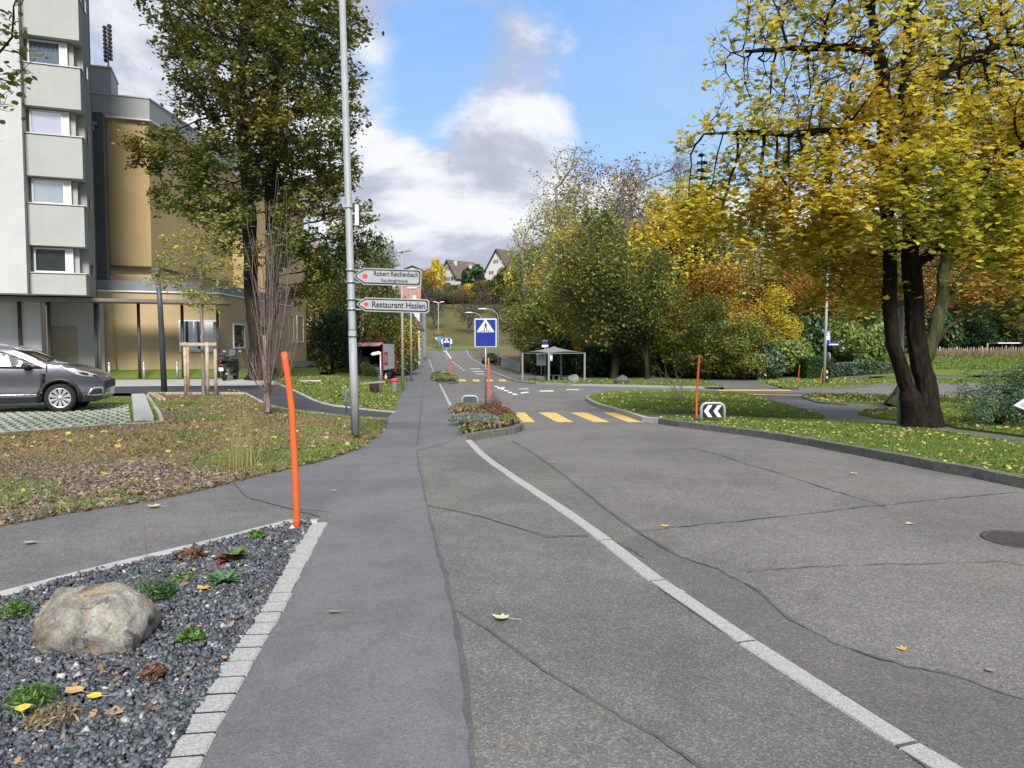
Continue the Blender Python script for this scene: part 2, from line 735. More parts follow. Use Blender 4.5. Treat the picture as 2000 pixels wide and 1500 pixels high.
def ground_mat(name, cols, scale=1.2):
    m, t, b = new_mat(name)
    tc = t.new('ShaderNodeTexCoord').outputs['Object']
    n = t.noise(tc, scale, 8, 0.68, 0.3)
    c = t.ramp(n, [(0.25 + 0.5 * i / (len(cols) - 1), k) for i, k in enumerate(cols)])
    n2 = t.noise(tc, scale * 22, 6, 0.75)
    c = t.mix(1.0, c, _grey(t, t.smooth(n2, 0.3, 0.72, 0.5, 1.45)), 'MULTIPLY')
    t.link(c, b.inputs['Base Color'])
    b.inputs['Roughness'].default_value = 1.0
    b.inputs['Specular IOR Level'].default_value = 0.1
    bp = t.new('ShaderNodeBump')
    bp.inputs['Strength'].default_value = 0.8
    bp.inputs['Distance'].default_value = 0.03
    t.link(n2, bp.inputs['Height'])
    t.link(bp.outputs[0], b.inputs['Normal'])
    return m


m_earth = ground_mat("earth", [(0.10, 0.085, 0.055), (0.15, 0.115, 0.07), (0.085, 0.09, 0.035)])
m_lawn = ground_mat("lawn_soil", [(0.09, 0.14, 0.03), (0.12, 0.16, 0.035), (0.15, 0.16, 0.045)])
m_litter = ground_mat("litter_soil", [(0.105, 0.080, 0.055), (0.15, 0.115, 0.07), (0.13, 0.125, 0.05)], 0.8)
m_meadow = ground_mat("meadow_grass", [(0.062, 0.062, 0.022), (0.087, 0.087, 0.031), (0.118, 0.102, 0.046), (0.068, 0.077, 0.025)], 0.16)
m_soil = ground_mat("bed_soil", [(0.05, 0.045, 0.04), (0.07, 0.06, 0.05)], 5)

# --- the base terrain, one sheet out to the horizon
gx = np.array([-900, -500, -300, -220] + XL + [220, 300, 500, 900], float)
gy = np.array([-60, -30, -15] + YL + [600, 900, 1500], float)
XX, YY = np.meshgrid(gx, gy)
ZZ = Hv(XX, YY) - 0.04
V = np.stack([XX.ravel(), YY.ravel(), ZZ.ravel()], 1)
nx, ny = len(gx), len(gy)
ii, jj = np.meshgrid(np.arange(nx - 1), np.arange(ny - 1))
a = (jj * nx + ii).ravel()
F = np.stack([a, a + 1, a + nx + 1, a + nx], 1)
g_obj = link_obj("ground", mesh_np("ground", V, F, True), m_earth)
g_obj['kind'] = 'structure'

# hill meadow
sheet("hill", [('w', -60, 150), ('w', 60, 150), ('w', 75, 262), ('w', -75, 262)], 0.0, m_meadow)

# --- road
KERB_PX = [(1905, 1560), (1820, 1490), (1650, 1372), (1487, 1272), (1398, 1215), (1310, 1155), (1250, 1107), (1188, 1060), (1110, 1003), (1048, 962),
           (1000, 931), (960, 903), (932, 880), (915, 860), (903, 836), (889, 808), (877, 787), (866, 765), (856, 745), (848, 727), (841, 711), (836, 699)]
KW = [(1.62, 1.6)] + [(2.35, 0.2)]
kerb_line = [(3.6, -2.0), (2.55, 0.6)] + [G(u, v, 0.05) for u, v in KERB_PX]
# drop the helper points that are not in front of the first pixel point
kerb_line = [p for p in kerb_line[:2] if p[1] < kerb_line[2][1] - 0.3] + kerb_line[2:]
road_poly = list(kerb_line) + [G(822, 690), (-17.5, 141.5), (-22, 143), (-24, 151.5), (12, 151.5), (4, 143), G(914, 684.5), G(915, 690), G(922, 700), G(945, 713),
                               G(990, 735), G(1010, 741), G(1200, 749), G(1400, 752), G(1740, 742), (70, 58), (70, -4), (3.6, -4)]
road = sheet("road", road_poly, 0.0, m_road, world_pts=True)

# --- footway (everything paved left of the kerb line)
lawn_edge = [(-150, 1062), (0, 1025), (70, 1012), (140, 998), (300, 975), (380, 958), (450, 940), (530, 922), (590, 908), (640, 896), (690, 879), (722, 862), (742, 842), (752, 818)]
foot_left_far = [(764, 797), (782, 770), (795, 745), (806, 728), (817, 714), (826, 703), (829, 697)]
lawn_edge_w = [(-14, 8.2)] + [G(u, v, 0.05) for u, v in lawn_edge]
fw = [(-14, -4), (3.45, -4)] + [(x - 0.01, y) for x, y in kerb_line] + [G(822, 693, .05)] + [G(u, v, 0.05) for u, v in foot_left_far[::-1]] + lawn_edge_w[::-1]
footway = sheet("footway", fw, 0.05, m_drive, world_pts=True)


def strip_poly(px, w, off):
    """closed plan polygon round a polyline, w metres wide (scalar or list)"""
    pts = [Vector((p[1], p[2])) if p[0] == 'w' else Vector(G(p[0], p[1], off)) for p in px]
    if not hasattr(w, '__len__'):
        w = [w] * len(pts)
    L, Rr = [], []
    for i, p in enumerate(pts):
        a_ = pts[max(i - 1, 0)]
        b_ = pts[min(i + 1, len(pts) - 1)]
        d = (b_ - a_).normalized()
        nrm = Vector((-d.y, d.x))
        L.append(p + nrm * w[i] / 2)
        Rr.append(p - nrm * w[i] / 2)
    return [tuple(q) for q in L] + [tuple(q) for q in Rr[::-1]]


def wobble(px, n=6, amp=2.0, seed=1):
    rr = random.Random(seed)
    out = []
    for (a_, b_) in zip(px[:-1], px[1:]):
        for k in range(n):
            t_ = k / n
            s_ = (a_[1] - 660) / 400
            out.append((a_[0] + (b_[0] - a_[0]) * t_ + rr.uniform(-amp, amp) * s_, a_[1] + (b_[1] - a_[1]) * t_ + rr.uniform(-amp, amp) * s_ * 0.6))
    out.append(px[-1])
    return out


# patches of other asphalt on the footway
lane_r = wobble([(813, 880), (822, 930), (832, 985), (850, 1060), (868, 1120), (884, 1190), (905, 1320), (926, 1500), (935, 1600)], 4, 3, 3)
lane = lane_r + [(330, 1640), (350, 1500), (430, 1340), (520, 1180), (592, 1060), (626, 1016), (648, 1000), (560, 992), (482, 972), (455, 942), (530, 923), (590, 909), (640, 897), (690, 880), (722, 863), (742, 843),
                 (752, 819), (764, 798), (782, 771), (795, 746), (806, 729), (817, 715), (826, 704), (836, 702), (846, 727), (855, 746), (865, 766), (876, 788), (888, 810), (900, 838), (880, 862), (845, 872)]
sheet("footway_lane", lane, 0.054, m_lane, footway)
beige = wobble([(815, 884), (845, 873), (880, 863), (903, 842), (913, 862), (930, 882), (958, 906), (998, 934), (1046, 965), (1108, 1006), (1150, 1040)], 2, 1, 5) + \
    wobble([(1148, 1047), (1070, 1049), (1010, 1030), (940, 1008), (845, 990), (834, 985), (824, 930)], 3, 2, 6)
sheet("coarse_patch", beige, 0.0545, m_coarse, footway)
tri = wobble([(888, 1192), (960, 1236), (1060, 1310), (1160, 1370), (1280, 1440), (1380, 1510), (1480, 1600)], 3, 2, 7) + [(940, 1620), (929, 1500), (908, 1320)]
sheet("coarse_triangle", tri, 0.0545, m_coarse, footway)
sheet("joint_band", strip_poly(wobble([(813, 880), (822, 930), (832, 985), (850, 1060), (868, 1120), (884, 1190), (905, 1320), (926, 1500), (935, 1600)], 5, 3, 3),
                               [(0.014 + 0.024 * min(1, i / 26)) * random.uniform(.5, 1.3) for i in range(41)], 0.05), 0.056, m_tar, footway, world_pts=True)
for px in ([(888, 1192), (960, 1236), (1060, 1310), (1160, 1370), (1280, 1440), (1380, 1510)], [(838, 988), (880, 996), (940, 1010), (1010, 1031), (1070, 1048), (1150, 1047)],
           [(455, 942), (482, 972), (560, 992), (626, 1010)]):
    sheet("tar_seam", strip_poly(wobble(px, 6, 1.6, int(px[0][0])), 0.018, 0.05), 0.057, m_tar, footway, world_pts=True)
# fine gap along the kerb, seams across the far footway
sheet("tar_seam", strip_poly([(815, 870), (822, 800), (829, 745)], 0.03, 0.05), 0.057, m_crack, footway, world_pts=True)
for v, u0, u1 in ((826, 748, 893), (800, 764, 884), (776, 777, 870), (757, 788, 861), (742, 797, 853)):
    sheet("cross_seam", strip_poly([(u0 + 3, v + 1), (u1 - 3, v)], 0.02, 0.05), 0.0572, m_crack, footway, world_pts=True)

# strip of newer asphalt on the road side of the kerb
side = [(1255, 1108), (1195, 1062), (1120, 1010), (1010, 935)] + [(940, 880), (960, 868), (1000, 858)] + \
    wobble([(1000, 862), (1040, 885), (1110, 935), (1170, 985), (1245, 1040)], 3, 1, 8)
sheet("road_patch", [(u + 6, v) for u, v in side], 0.004, m_coarse, road)
side2 = wobble([(1250, 1045), (1330, 1090), (1400, 1112), (1480, 1155), (1540, 1210), (1640, 1262), (1760, 1300), (1850, 1318), (2010, 1372), (2200, 1440)], 3, 3, 9) + \
    [(2200, 1700), (1835, 1490), (1660, 1372), (1495, 1270), (1406, 1213), (1318, 1153), (1258, 1106), (1200, 1062)]
sheet("road_patch", side2, 0.005, m_patch, road)
for px, w in (([(1000, 862), (1040, 885), (1110, 935), (1170, 985), (1245, 1040), (1330, 1090), (1400, 1112)], 0.045),
              ([(1400, 1112), (1480, 1155), (1540, 1210), (1640, 1262), (1760, 1300), (1850, 1318), (2010, 1372)], 0.03),
              ([(1240, 1040), (1320, 1030), (1430, 1020), (1580, 1004), (1700, 989), (1730, 987)], 0.028), ([(1730, 987), (1860, 973), (1990, 962)], 0.018),
              ([(1728, 988), (1630, 960), (1540, 930), (1460, 907), (1400, 888), (1350, 875)], 0.022),
              ([(1460, 1118), (1560, 1110), (1700, 1103), (1850, 1101), (1960, 1097), (2010, 1108)], 0.014),
              ([(1040, 960), (1115, 1008), (1195, 1055), (1260, 1092)], 0.02)):
    sheet("tar_seam", strip_poly(wobble(px, 7, 2.2, int(px[0][0] + px[0][1])), [w * random.uniform(.25, 1.0) for _ in range(7 * (len(px) - 1) + 1)], 0.0), 0.008, m_crack if w < 0.02 else m_tar, road, world_pts=True)

# --- road markings: yellow crossing stripes, white dashes
for u0, u1, u2, u3 in ((989, 1025, 1046, 1008), (1052, 1085, 1120, 1088), (1114, 1146, 1191, 1160), (1177, 1209, 1262, 1227)):
    q = [G(u0, 806), G(u1, 806), G(u2, 825), G(u3, 825)]
    sheet("crossing_stripe", q, 0.005, m_yellow, road, world_pts=True)
for c in (903, 930, 955, 981):
    sheet("crossing_stripe", [(c - 8, 741), (c + 5, 741), (c + 9, 745), (c - 5, 745)], 0.005, m_yellow, road)
for q in ([(1400, 761), (1540, 761), (1548, 763), (1405, 763)], [(1455, 769), (1568, 771), (1566, 773), (1462, 771)]):
    sheet("crossing_stripe", q, 0.005, m_yellow, road)
for u, v in ((969, 755), (975, 757.5), (981, 759.8), (988, 763), (996, 766.5), (1005, 770)):
    s = (v - 690) / 80
    sheet("road_dash", [(u - 5 * s, v - 1.3 * s), (u + 3 * s, v - 1.3 * s), (u + 6 * s, v + 1.1 * s), (u - 3 * s, v + 1.1 * s)], 0.005, m_white, road)
for q in ([(1016, 767), (1030, 765), (1034, 766.4), (1018, 768.6)], [(1054, 763), (1081, 762.6), (1082, 764.4), (1054, 764.6)], [(1014, 759), (1032, 759), (1033, 760), (1014, 760)],
          [(1106, 760.4), (1130, 760.4), (1131, 761.5), (1106, 761.5)], [(972, 758.5), (985, 755.5), (988, 756.6), (975, 759.6)]):
    sheet("road_line", q, 0.005, m_white, road)
for k in range(5):
    u, v = 884 + k * 5.2, 707 + k * 3.9
    sheet("road_dash", [(u - 1.2, v - 0.7), (u + 0.6, v - 0.7), (u + 2.8, v + 1.0), (u + 1.2, v + 1.0)], 0.006, m_white, road)
for k in range(3):
    sheet("road_line", [(918 + 6 * k, 720 + 5 * k), (938 + 6 * k, 720 + 5 * k), (939 + 6 * k, 720.8 + 5 * k), (918 + 6 * k, 720.8 + 5 * k)], 0.006, m_white, road)
sheet("road_line", strip_poly([(866, 684), (874, 690), (881, 700)], 0.2, 0), 0.006, m_white, road, world_pts=True)

# --- lawns and paths
LJ = [(-60, 30)]
lawnJ_px = lawn_edge[1:] + [(751, 818), (720, 816), (660, 811), (600, 804), (556, 798), (525, 791), (500, 779), (478, 767), (290, 767), (288, 776), (317, 826), (210, 829), (0, 846), (-150, 858)]
lawnJ = sheet("lawn", lawnJ_px, 0.07, m_litter, skirt=0.12)
lawnK_px = [(770, 803), (776, 784), (790, 757), (797, 741), (790, 737), (700, 738), (640, 735), (560, 728), (540, 745), (560, 756), (590, 770), (615, 782), (640, 790), (700, 797)]
lawnK = sheet("lawn", lawnK_px, 0.07, m_lawn, skirt=0.12)
side_path = sheet("path", [(752, 819), (720, 817), (660, 812), (600, 805), (556, 799), (525, 792), (500, 780), (476, 768), (215, 768), (205, 780), (0, 800), (-300, 830), (-300, 770), (0, 758), (216, 756),
                           (480, 754), (546, 752), (560, 757), (590, 771), (615, 783), (640, 791), (700, 798), (768, 805)], 0.058, m_dark)
sheet("pavement", [(-300, 770), (0, 757), (216, 755), (480, 753), (546, 751), (540, 745), (500, 739), (216, 741), (0, 743), (-300, 748)], 0.062, m_concrete)
lawnL = sheet("lawn", [(-100, 744), (216, 741), (500, 739), (540, 744), (570, 735), (600, 716), (600, 712), (500, 718), (216, 722), (-100, 726)], 0.075, m_lawn)

isB_px = [(1147, 777), (1158, 785), (1180, 793), (1205, 799), (1228, 806), (1300, 805), (1372, 805), (1440, 808), (1530, 813), (1610, 816), (1605, 811), (1570, 801), (1520, 787), (1470, 773), (1430, 766.5), (1330, 764), (1240, 764.5), (1180, 767), (1152, 771)]
isB = sheet("lawn", isB_px, 0.10, m_lawn, skirt=0.14)
vergeA_px = [(1290, 819), (1330, 825), (1400, 833), (1480, 843), (1550, 853), (1620, 865), (1700, 880), (1780, 894), (1850, 908), (1925, 921), (2000, 935), (2120, 958), (2300, 992), (2300, 905), (2120, 885), (2000, 868), (1930, 857), (1862, 846), (1760, 831), (1690, 826), (1640, 823), (1500, 819), (1400, 816), (1310, 814), (1288, 815.5)]
vergeA = sheet("lawn", vergeA_px, 0.10, m_lawn, skirt=0.14)
pathC = sheet("path", [(1236, 808), (1262, 818), (1288, 819), (1310, 813), (1400, 815), (1500, 818), (1640, 822), (1690, 825), (1760, 830), (1862, 845), (1930, 856), (2000, 867), (2120, 884), (2300, 904), (2300, 885), (2120, 866),
                       (2000, 852), (1930, 843), (1870, 836), (1850, 829), (1790, 826), (1700, 815), (1675, 808), (1690, 802), (1760, 798), (1760, 790), (1690, 790), (1640, 790), (1600, 786), (1575, 779), (1566, 774), (1462, 772), (1470, 774), (1520, 788),
                       (1570, 802), (1606, 812), (1610, 818), (1530, 814), (1440, 809), (1372, 806), (1300, 806)], 0.045, m_patch, skirt=0.06)
isE_px = [(1566, 773.5), (1580, 771.5), (1620, 769.5), (1750, 771), (1850, 774), (2000, 775), (2000, 800), (1850, 792), (1760, 789), (1690, 789), (1640, 788), (1600, 784), (1575, 778)]
isE = sheet("lawn", isE_px, 0.09, m_lawn, skirt=0.12)
isF_px = [(1676, 806), (1690, 801.5), (1760, 798), (1870, 797), (2100, 805), (2300, 820), (2300, 886), (2120, 864), (2000, 850), (1930, 841), (1870, 834), (1850, 828), (1790, 823), (1710, 814)]
isF = sheet("lawn", isF_px, 0.09, m_lawn, skirt=0.12)
lawnG_px = [(1000, 741), (1010, 743), (1050, 747.5), (1120, 750), (1200, 751.5), (1300, 753.5), (1412, 756), (1395, 749), (1370, 741), (1250, 741), (1140, 741), (1085, 741), (1030, 742), (1003, 739.5)]
lawnG = sheet("lawn", lawnG_px, 0.10, m_lawn, skirt=0.14)
sheet("path", [(1005, 739), (1030, 741.5), (1140, 741), (1250, 741), (1368, 741), (1414, 757), (1500, 757.5), (1520, 756), (1474, 741), (1900, 739.5), (1900, 736.5), (1250, 737.5), (1140, 737), (1060, 735), (1012, 730), (960, 712), (932, 700), (922, 690), (918, 685), (912, 684.7), (914, 692), (921, 701), (944, 714), (988, 736)], 0.11, m_patch, skirt=0.12)
lawnG2 = sheet("lawn", [(1060, 734.5), (1140, 736.5), (1250, 737), (1900, 736), (1900, 730), (1400, 731), (1140, 730), (1080, 728)], 0.12, m_lawn)
lawnH_px = [(1476, 742), (1530, 756.5), (1560, 757.5), (1625, 757), (1690, 753), (1740, 749), (1850, 747), (2050, 746), (2050, 739.5), (1850, 740), (1740, 740.5), (1600, 741)]
lawnH = sheet("lawn", lawnH_px, 0.10, m_lawn, skirt=0.14)
lawnI = sheet("lawn", [(1700, 735.5), (2400, 735.5), (2400, 690), (1990, 700), (1815, 706), (1700, 712)], 0.13, m_lawn)
sheet("lawn", [(800, 683.5), (860, 684), (920, 682.5), (990, 681), (1010, 677), (930, 676.5), (820, 677)], 0.05, m_lawn)
sheet("path", [(1740, 747.5), (2050, 745), (2050, 741), (1860, 741.5)], 0.03, m_patch)


# --- kerbs: every stone an object of its own where it can be told apart
def resample(pts, step):
    pts = [Vector((p[0], p[1])) for p in pts]
    out = [pts[0]]
    acc = 0.0
    for a_, b_ in zip(pts[:-1], pts[1:]):
        L = (b_ - a_).length
        while acc + L >= step and L > 1e-6:
            t_ = (step - acc) / L
            a_ = a_ + (b_ - a_) * t_
            out.append(a_)
            L = (b_ - a_).length
            acc = 0.0
        acc += L
    if acc > step * 0.3:
        out.append(pts[-1])
    return out


def stone_mesh(name, a_, b_, na, nb, w0, w1, off, depth, gap, sub=3, rr=random, rough=0.006):
    """one kerb stone between stations a and b; w0/w1 distances to the two sides"""
    d = (b_ - a_)
    L = d.length
    g0, g1 = gap / L / 2, 1 - gap / L / 2
    bm = bmesh.new()
    rings = []
    ch = 0.008
    for k in range(sub + 1):
        t_ = g0 + (g1 - g0) * k / sub
        p = a_ + d * t_
        n_ = (na * (1 - t_) + nb * t_).normalized()
        j = rr.uniform(-rough, rough)
        q0 = p + n_ * (w0 + j)
        q1 = p + n_ * (w1 + j)
        q0i = p + n_ * (w0 - math.copysign(ch, w0 - w1))
        q1i = p + n_ * (w1 + math.copysign(ch, w0 - w1))
        z = H(p.x, p.y)
        ring = [(q0.x, q0.y, z - depth), (q0.x, q0.y, z + off - ch), (q0i.x, q0i.y, z + off), (q1i.x, q1i.y, z + off), (q1.x, q1.y, z + off - ch), (q1.x, q1.y, z - depth)]
        rings.append([bm.verts.new(c) for c in ring])
    for r0, r1 in zip(rings[:-1], rings[1:]):
        for i in range(5):
            bm.faces.new((r0[i], r0[i + 1], r1[i + 1], r1[i]))
    bm.faces.new(rings[0])
    bm.faces.new(rings[-1][::-1])
    bmesh.ops.recalc_face_normals(bm, faces=bm.faces[:])
    me = bpy.data.meshes.new(name)
    bm.to_mesh(me)
    bm.free()
    return me


def kerb_run(pts, w0, w1, off, mat, length=1.0, gap=0.012, depth=0.1, root=None, part="kerb_stone", far=None, sub=3, seed=1):
    rr = random.Random(seed)
    st = resample(pts, length)
    if len(st) < 2:
        return root
    nr = []
    for i in range(len(st)):
        d = (st[min(i + 1, len(st) - 1)] - st[max(i - 1, 0)]).normalized()
        nr.append(Vector((-d.y, d.x)))
    if root is None:
        root = structure("kerb")
    stuff = []
    for i in range(len(st) - 1):
        me = stone_mesh(part, st[i], st[i + 1], nr[i], nr[i + 1], w0, w1, off + rr.uniform(-.002, .002), depth, gap, sub, rr)
        if far is not None and st[i].y > far:
            stuff.append(me)
        else:
            link_obj(part, me, mat, root)
    if stuff:
        bm = bmesh.new()
        for me in stuff:
            bm.from_mesh(me)
            bpy.data.meshes.remove(me)
        me = bpy.data.meshes.new("far_kerb_stones")
        bm.to_mesh(me)
        bm.free()
        o = link_obj("far_kerb_stones", me, mat, root)
        o['kind'] = 'stuff'
    return root


kw = [Vector(p) for p in kerb_line]
near_k = [p for p in kw if p.y < G(912, 858, .05)[1] + 0.01]
far_k = [p for p in kw if p.y >= G(912, 858, .05)[1] - 0.01]
kr = structure('kerb')
sheet('kerb_joint', strip_poly([('w', p.x, p.y) for p in near_k], .10, .05), .0556, m_crack, kr, world_pts=True)
kerb_run(near_k, 0.058, -0.058, 0.060, m_granite, 1.05, 0.024, root=kr, far=30)
kerb_run(far_k, 0.055, -0.055, 0.075, m_granite, 1.0, 0.01, root=kr, far=34)

# setts round the gravel bed
BED_R = [(300, 1560), (345, 1462), (400, 1352), (455, 1262), (500, 1195), (540, 1130), (575, 1075), (605, 1030), (618, 1017)]
sett_line = [G(u, v, .06) for u, v in [(318, 1560), (350, 1492), (405, 1390), (470, 1282), (522, 1200), (566, 1120), (598, 1060), (622, 1020)]]
sr = structure("sett_edging")
kerb_run([(-2.62, 0.9), (-1.75, 2.0)] + sett_line, 0.09, -0.08, 0.068, m_granite, 0.17, 0.03, depth=0.05, root=sr, part="sett", sub=1, seed=4)
BED_T = [(-300, 1235), (0, 1168), (110, 1136), (250, 1100), (400, 1064), (500, 1038), (560, 1022), (600, 1016), (622, 1020)]
kerb_run([G(u, v, .06) for u, v in BED_T], 0.045, -0.06, 0.082, m_concrete, 0.5, 0.006, depth=0.05, root=structure("bed_edging"), part="edging_stone", sub=2, seed=5)
sheet("joint_sand", strip_poly([("w", -1.75, 2.0)] + [("w", x, y) for x, y in sett_line], .15, .06), .0595, m_soil, sr, world_pts=True)
bed_poly = [G(u, v, .055) for u, v in [(622, 1022), (598, 1062), (566, 1122), (522, 1202), (470, 1284), (405, 1392), (350, 1494), (318, 1562)]] + [(-1.8, 2.0), (-2.62, 0.9), (-6, 0.9), (-8, 5.2)] + [G(u, v, .055) for u, v in BED_T[:-1]]
bed = sheet("gravel_bed", bed_poly, 0.056, m_soil, world_pts=True)

# kerbs of the right side
kerb_run([G(u, v, .1) for u, v in vergeA_px[:13]], 0.07, -0.07, 0.13, m_kerbold, 1.0, 0.012, part="kerb_stone", seed=6)
kerb_run([G(u, v, .1) for u, v in [(1180, 767), (1152, 771), (1147, 777), (1158, 785), (1180, 793), (1205, 799), (1228, 806), (1262, 817), (1290, 819)]], 0.06, -0.06, 0.13, m_granite, 1.0, 0.012, seed=7)
kerb_run([G(u, v, .1) for u, v in [(1430, 766.2), (1330, 763.7), (1240, 764.2), (1180, 766.8)]], 0.06, -0.06, 0.11, m_granite, 1.0, 0.012, seed=8)
kerb_run([G(u, v, .1) for u, v in [(912, 684), (914, 692), (921, 701), (944, 714), (988, 736.5), (1010, 743.5), (1050, 748), (1120, 750.5), (1200, 752), (1300, 754), (1412, 756.6)]], 0.08, -0.08, 0.13, m_granite, 1.0, 0.012, far=62, seed=9)
kerb_run([G(u, v, .1) for u, v in [(1530, 757), (1560, 758), (1625, 757.5), (1690, 753.5), (1740, 749.6)]], 0.07, -0.07, 0.13, m_kerbold, 1.0, 0.012, seed=10)
kerb_run([G(u, v, .1) for u, v in [(1566, 774), (1600, 785), (1640, 788.5), (1760, 789.6)]], 0.04, -0.04, 0.10, m_kerbold, 1.0, 0.012, seed=11)

# pale edging of the side path
for pl, sd_ in (([(753, 820), (720, 818), (660, 813), (600, 806), (556, 800), (525, 793), (500, 780), (477, 768), (420, 768), (290, 768), (288, 777)], 12),
                ([(770, 805), (700, 798), (640, 791), (615, 783), (590, 771), (560, 757), (545, 751), (535, 746)], 13),
                ([(-150, 860), (0, 847), (210, 830), (318, 827), (310, 806), (290, 776)], 14)):
    kerb_run([G(u, v, .07) for u, v in pl], 0.04, -0.04, 0.10, m_concrete, 0.6, 0.006, depth=0.05, root=structure("path_edging"), part="edging_stone", sub=1, seed=sd_)

# ================================================================== VEGETATION
def unit(a):
    return a / np.maximum(np.linalg.norm(a, axis=-1, keepdims=True), 1e-9)


def blob_points(blobs, n, rng, shell=0.0):
    """random points in a union of ellipsoids; blobs (x, y, z, rx, ry, rz, weight)"""
    B = np.array(blobs, float)
    w = B[:, 3] * B[:, 4] * B[:, 5] * B[:, 6]
    idx = rng.choice(len(B), n, p=w / w.sum())
    d = unit(rng.normal(size=(n, 3)))
    r = rng.random(n) ** (1 / 3)
    if shell:
        r = 1 - (1 - r) * (1 - shell)
    return B[idx, :3] + d * r[:, None] * B[idx, 3:6]


def colonize(attr, trunk_lines, step=0.35, infl=2.5, kill=0.6, iters=140, tropism=(0, 0, 0.05), rng=None, max_nodes=9000):
    """space colonisation: branches grow towards free attraction points"""
    rng = rng or np.random.default_rng(1)
    pos, par = [], []
    for line in trunk_lines:
        base = None
        if line[0] is not None and isinstance(line[0], int):
            base = line[0]
            line = line[1:]
        pts = [np.array(p, float) for p in line]
        prev = -1
        if base is not None:
            P0 = np.array(pos)
            prev = int(np.argmin(np.linalg.norm(P0 - pts[0], axis=1)))
            cur = P0[prev]
            segs = pts[1:]
        else:
            pos.append(pts[0])
            par.append(-1)
            prev = len(pos) - 1
            cur = pts[0]
            segs = pts[1:]
        for q in segs:
            L = np.linalg.norm(q - cur)
            k = max(1, int(round(L / step)))
            st = cur.copy()
            for i in range(1, k + 1):
                jit = rng.normal(size=3) * step * 0.05 * (1 if i < k else 0.5)
                pos.append(st + (q - st) * i / k + jit)
                par.append(prev)
                prev = len(pos) - 1
            cur = pos[-1]
    A = np.array(attr, float)
    Pn = np.array(pos)
    D = np.full(len(A), 1e9)
    N = np.zeros(len(A), int)
    for s in range(0, len(Pn), 200):
        dd = np.linalg.norm(A[:, None] - Pn[None, s:s + 200], axis=2)
        j = dd.argmin(1)
        m = dd[np.arange(len(A)), j]
        u = m < D
        D[u] = m[u]
        N[u] = j[u] + s
    alive = np.ones(len(A), bool)
    trop = np.array(tropism)
    nchild = {}
    cur_infl = infl
    for it in range(iters):
        act = alive & (D < cur_infl)
        if not act.any():
            cur_infl *= 1.5
            if cur_infl > infl * 8:
                break
            continue
        cur_infl = max(infl, cur_infl * 0.8)
        idx = np.nonzero(act)[0]
        nn = N[idx]
        dirs = unit(A[idx] - Pn[nn])
        u, inv = np.unique(nn, return_inverse=True)
        S = np.zeros((len(u), 3))
        np.add.at(S, inv, dirs)
        S = unit(S) + trop + rng.normal(size=S.shape) * 0.10
        newp = Pn[u] + unit(S) * step
        keep = np.array([nchild.get(int(k), 0) < 3 for k in u])
        # nodes that cannot grow any more lose their attractors
        if (~keep).any():
            dead = np.isin(N, u[~keep]) & act
            alive[dead] = False
        u, newp = u[keep], newp[keep]
        if len(u) == 0:
            continue
        for k in u:
            nchild[int(k)] = nchild.get(int(k), 0) + 1
        s0 = len(Pn)
        Pn = np.vstack([Pn, newp])
        par += [int(k) for k in u]
        ai = np.nonzero(alive)[0]
        for s in range(0, len(newp), 300):
            dd = np.linalg.norm(A[ai][:, None] - newp[None, s:s + 300], axis=2)
            j = dd.argmin(1)
            m = dd[np.arange(len(ai)), j]
            b = m < D[ai]
            D[ai[b]] = m[b]
            N[ai[b]] = j[b] + s + s0
        alive &= D > kill
        if len(Pn) > max_nodes:
            break
    return Pn, np.array(par)


def add_twigs(Pn, par, rng, n_per=2, length=0.35, depth=1, up=0.1, frac=1.0, seg=2):
    """fine twigs on the ends of the skeleton"""
    for _ in range(depth):
        child = np.zeros(len(Pn), int)
        np.add.at(child, par[par >= 0], 1)
        tips = np.nonzero(child <= 1)[0]
        tips = tips[tips > 5]
        # skip thick parts: only nodes near ends
        hgt = np.zeros(len(Pn), int)
        for i in range(len(Pn) - 1, 0, -1):
            if par[i] >= 0:
                hgt[par[i]] = max(hgt[par[i]], hgt[i] + 1)
        tips = tips[hgt[tips] <= 4]
        if frac < 1:
            tips = tips[rng.random(len(tips)) < frac]
        base = np.repeat(tips, n_per)
        d0 = unit(Pn[base] - Pn[np.maximum(par[base], 0)])
        d = unit(d0 + rng.normal(size=d0.shape) * 0.75 + np.array([0, 0, up]))
        prev = base
        p = Pn[base]
        for k in range(seg):
            p = p + d * (length * (0.6 + 0.8 * rng.random((len(p), 1)))) / seg
            d = unit(d + rng.normal(size=d.shape) * 0.3 + np.array([0, 0, up]))
            s0 = len(Pn)
            Pn = np.vstack([Pn, p])
            par = np.concatenate([par, prev])
            prev = np.arange(s0, s0 + len(p))
    return Pn, par


def radii_of(Pn, par, r_tip, r_base, power=2.4):
    n = len(Pn)
    acc = np.zeros(n)
    ch = np.zeros(n, int)
    for i in range(n - 1, -1, -1):
        if acc[i] == 0:
            acc[i] = 1.0
        p = par[i]
        if p >= 0:
            acc[p] += acc[i]
    root = acc[par < 0].max()
    e = math.log(r_base / r_tip) / math.log(max(root, 2))
    return r_tip * acc ** e


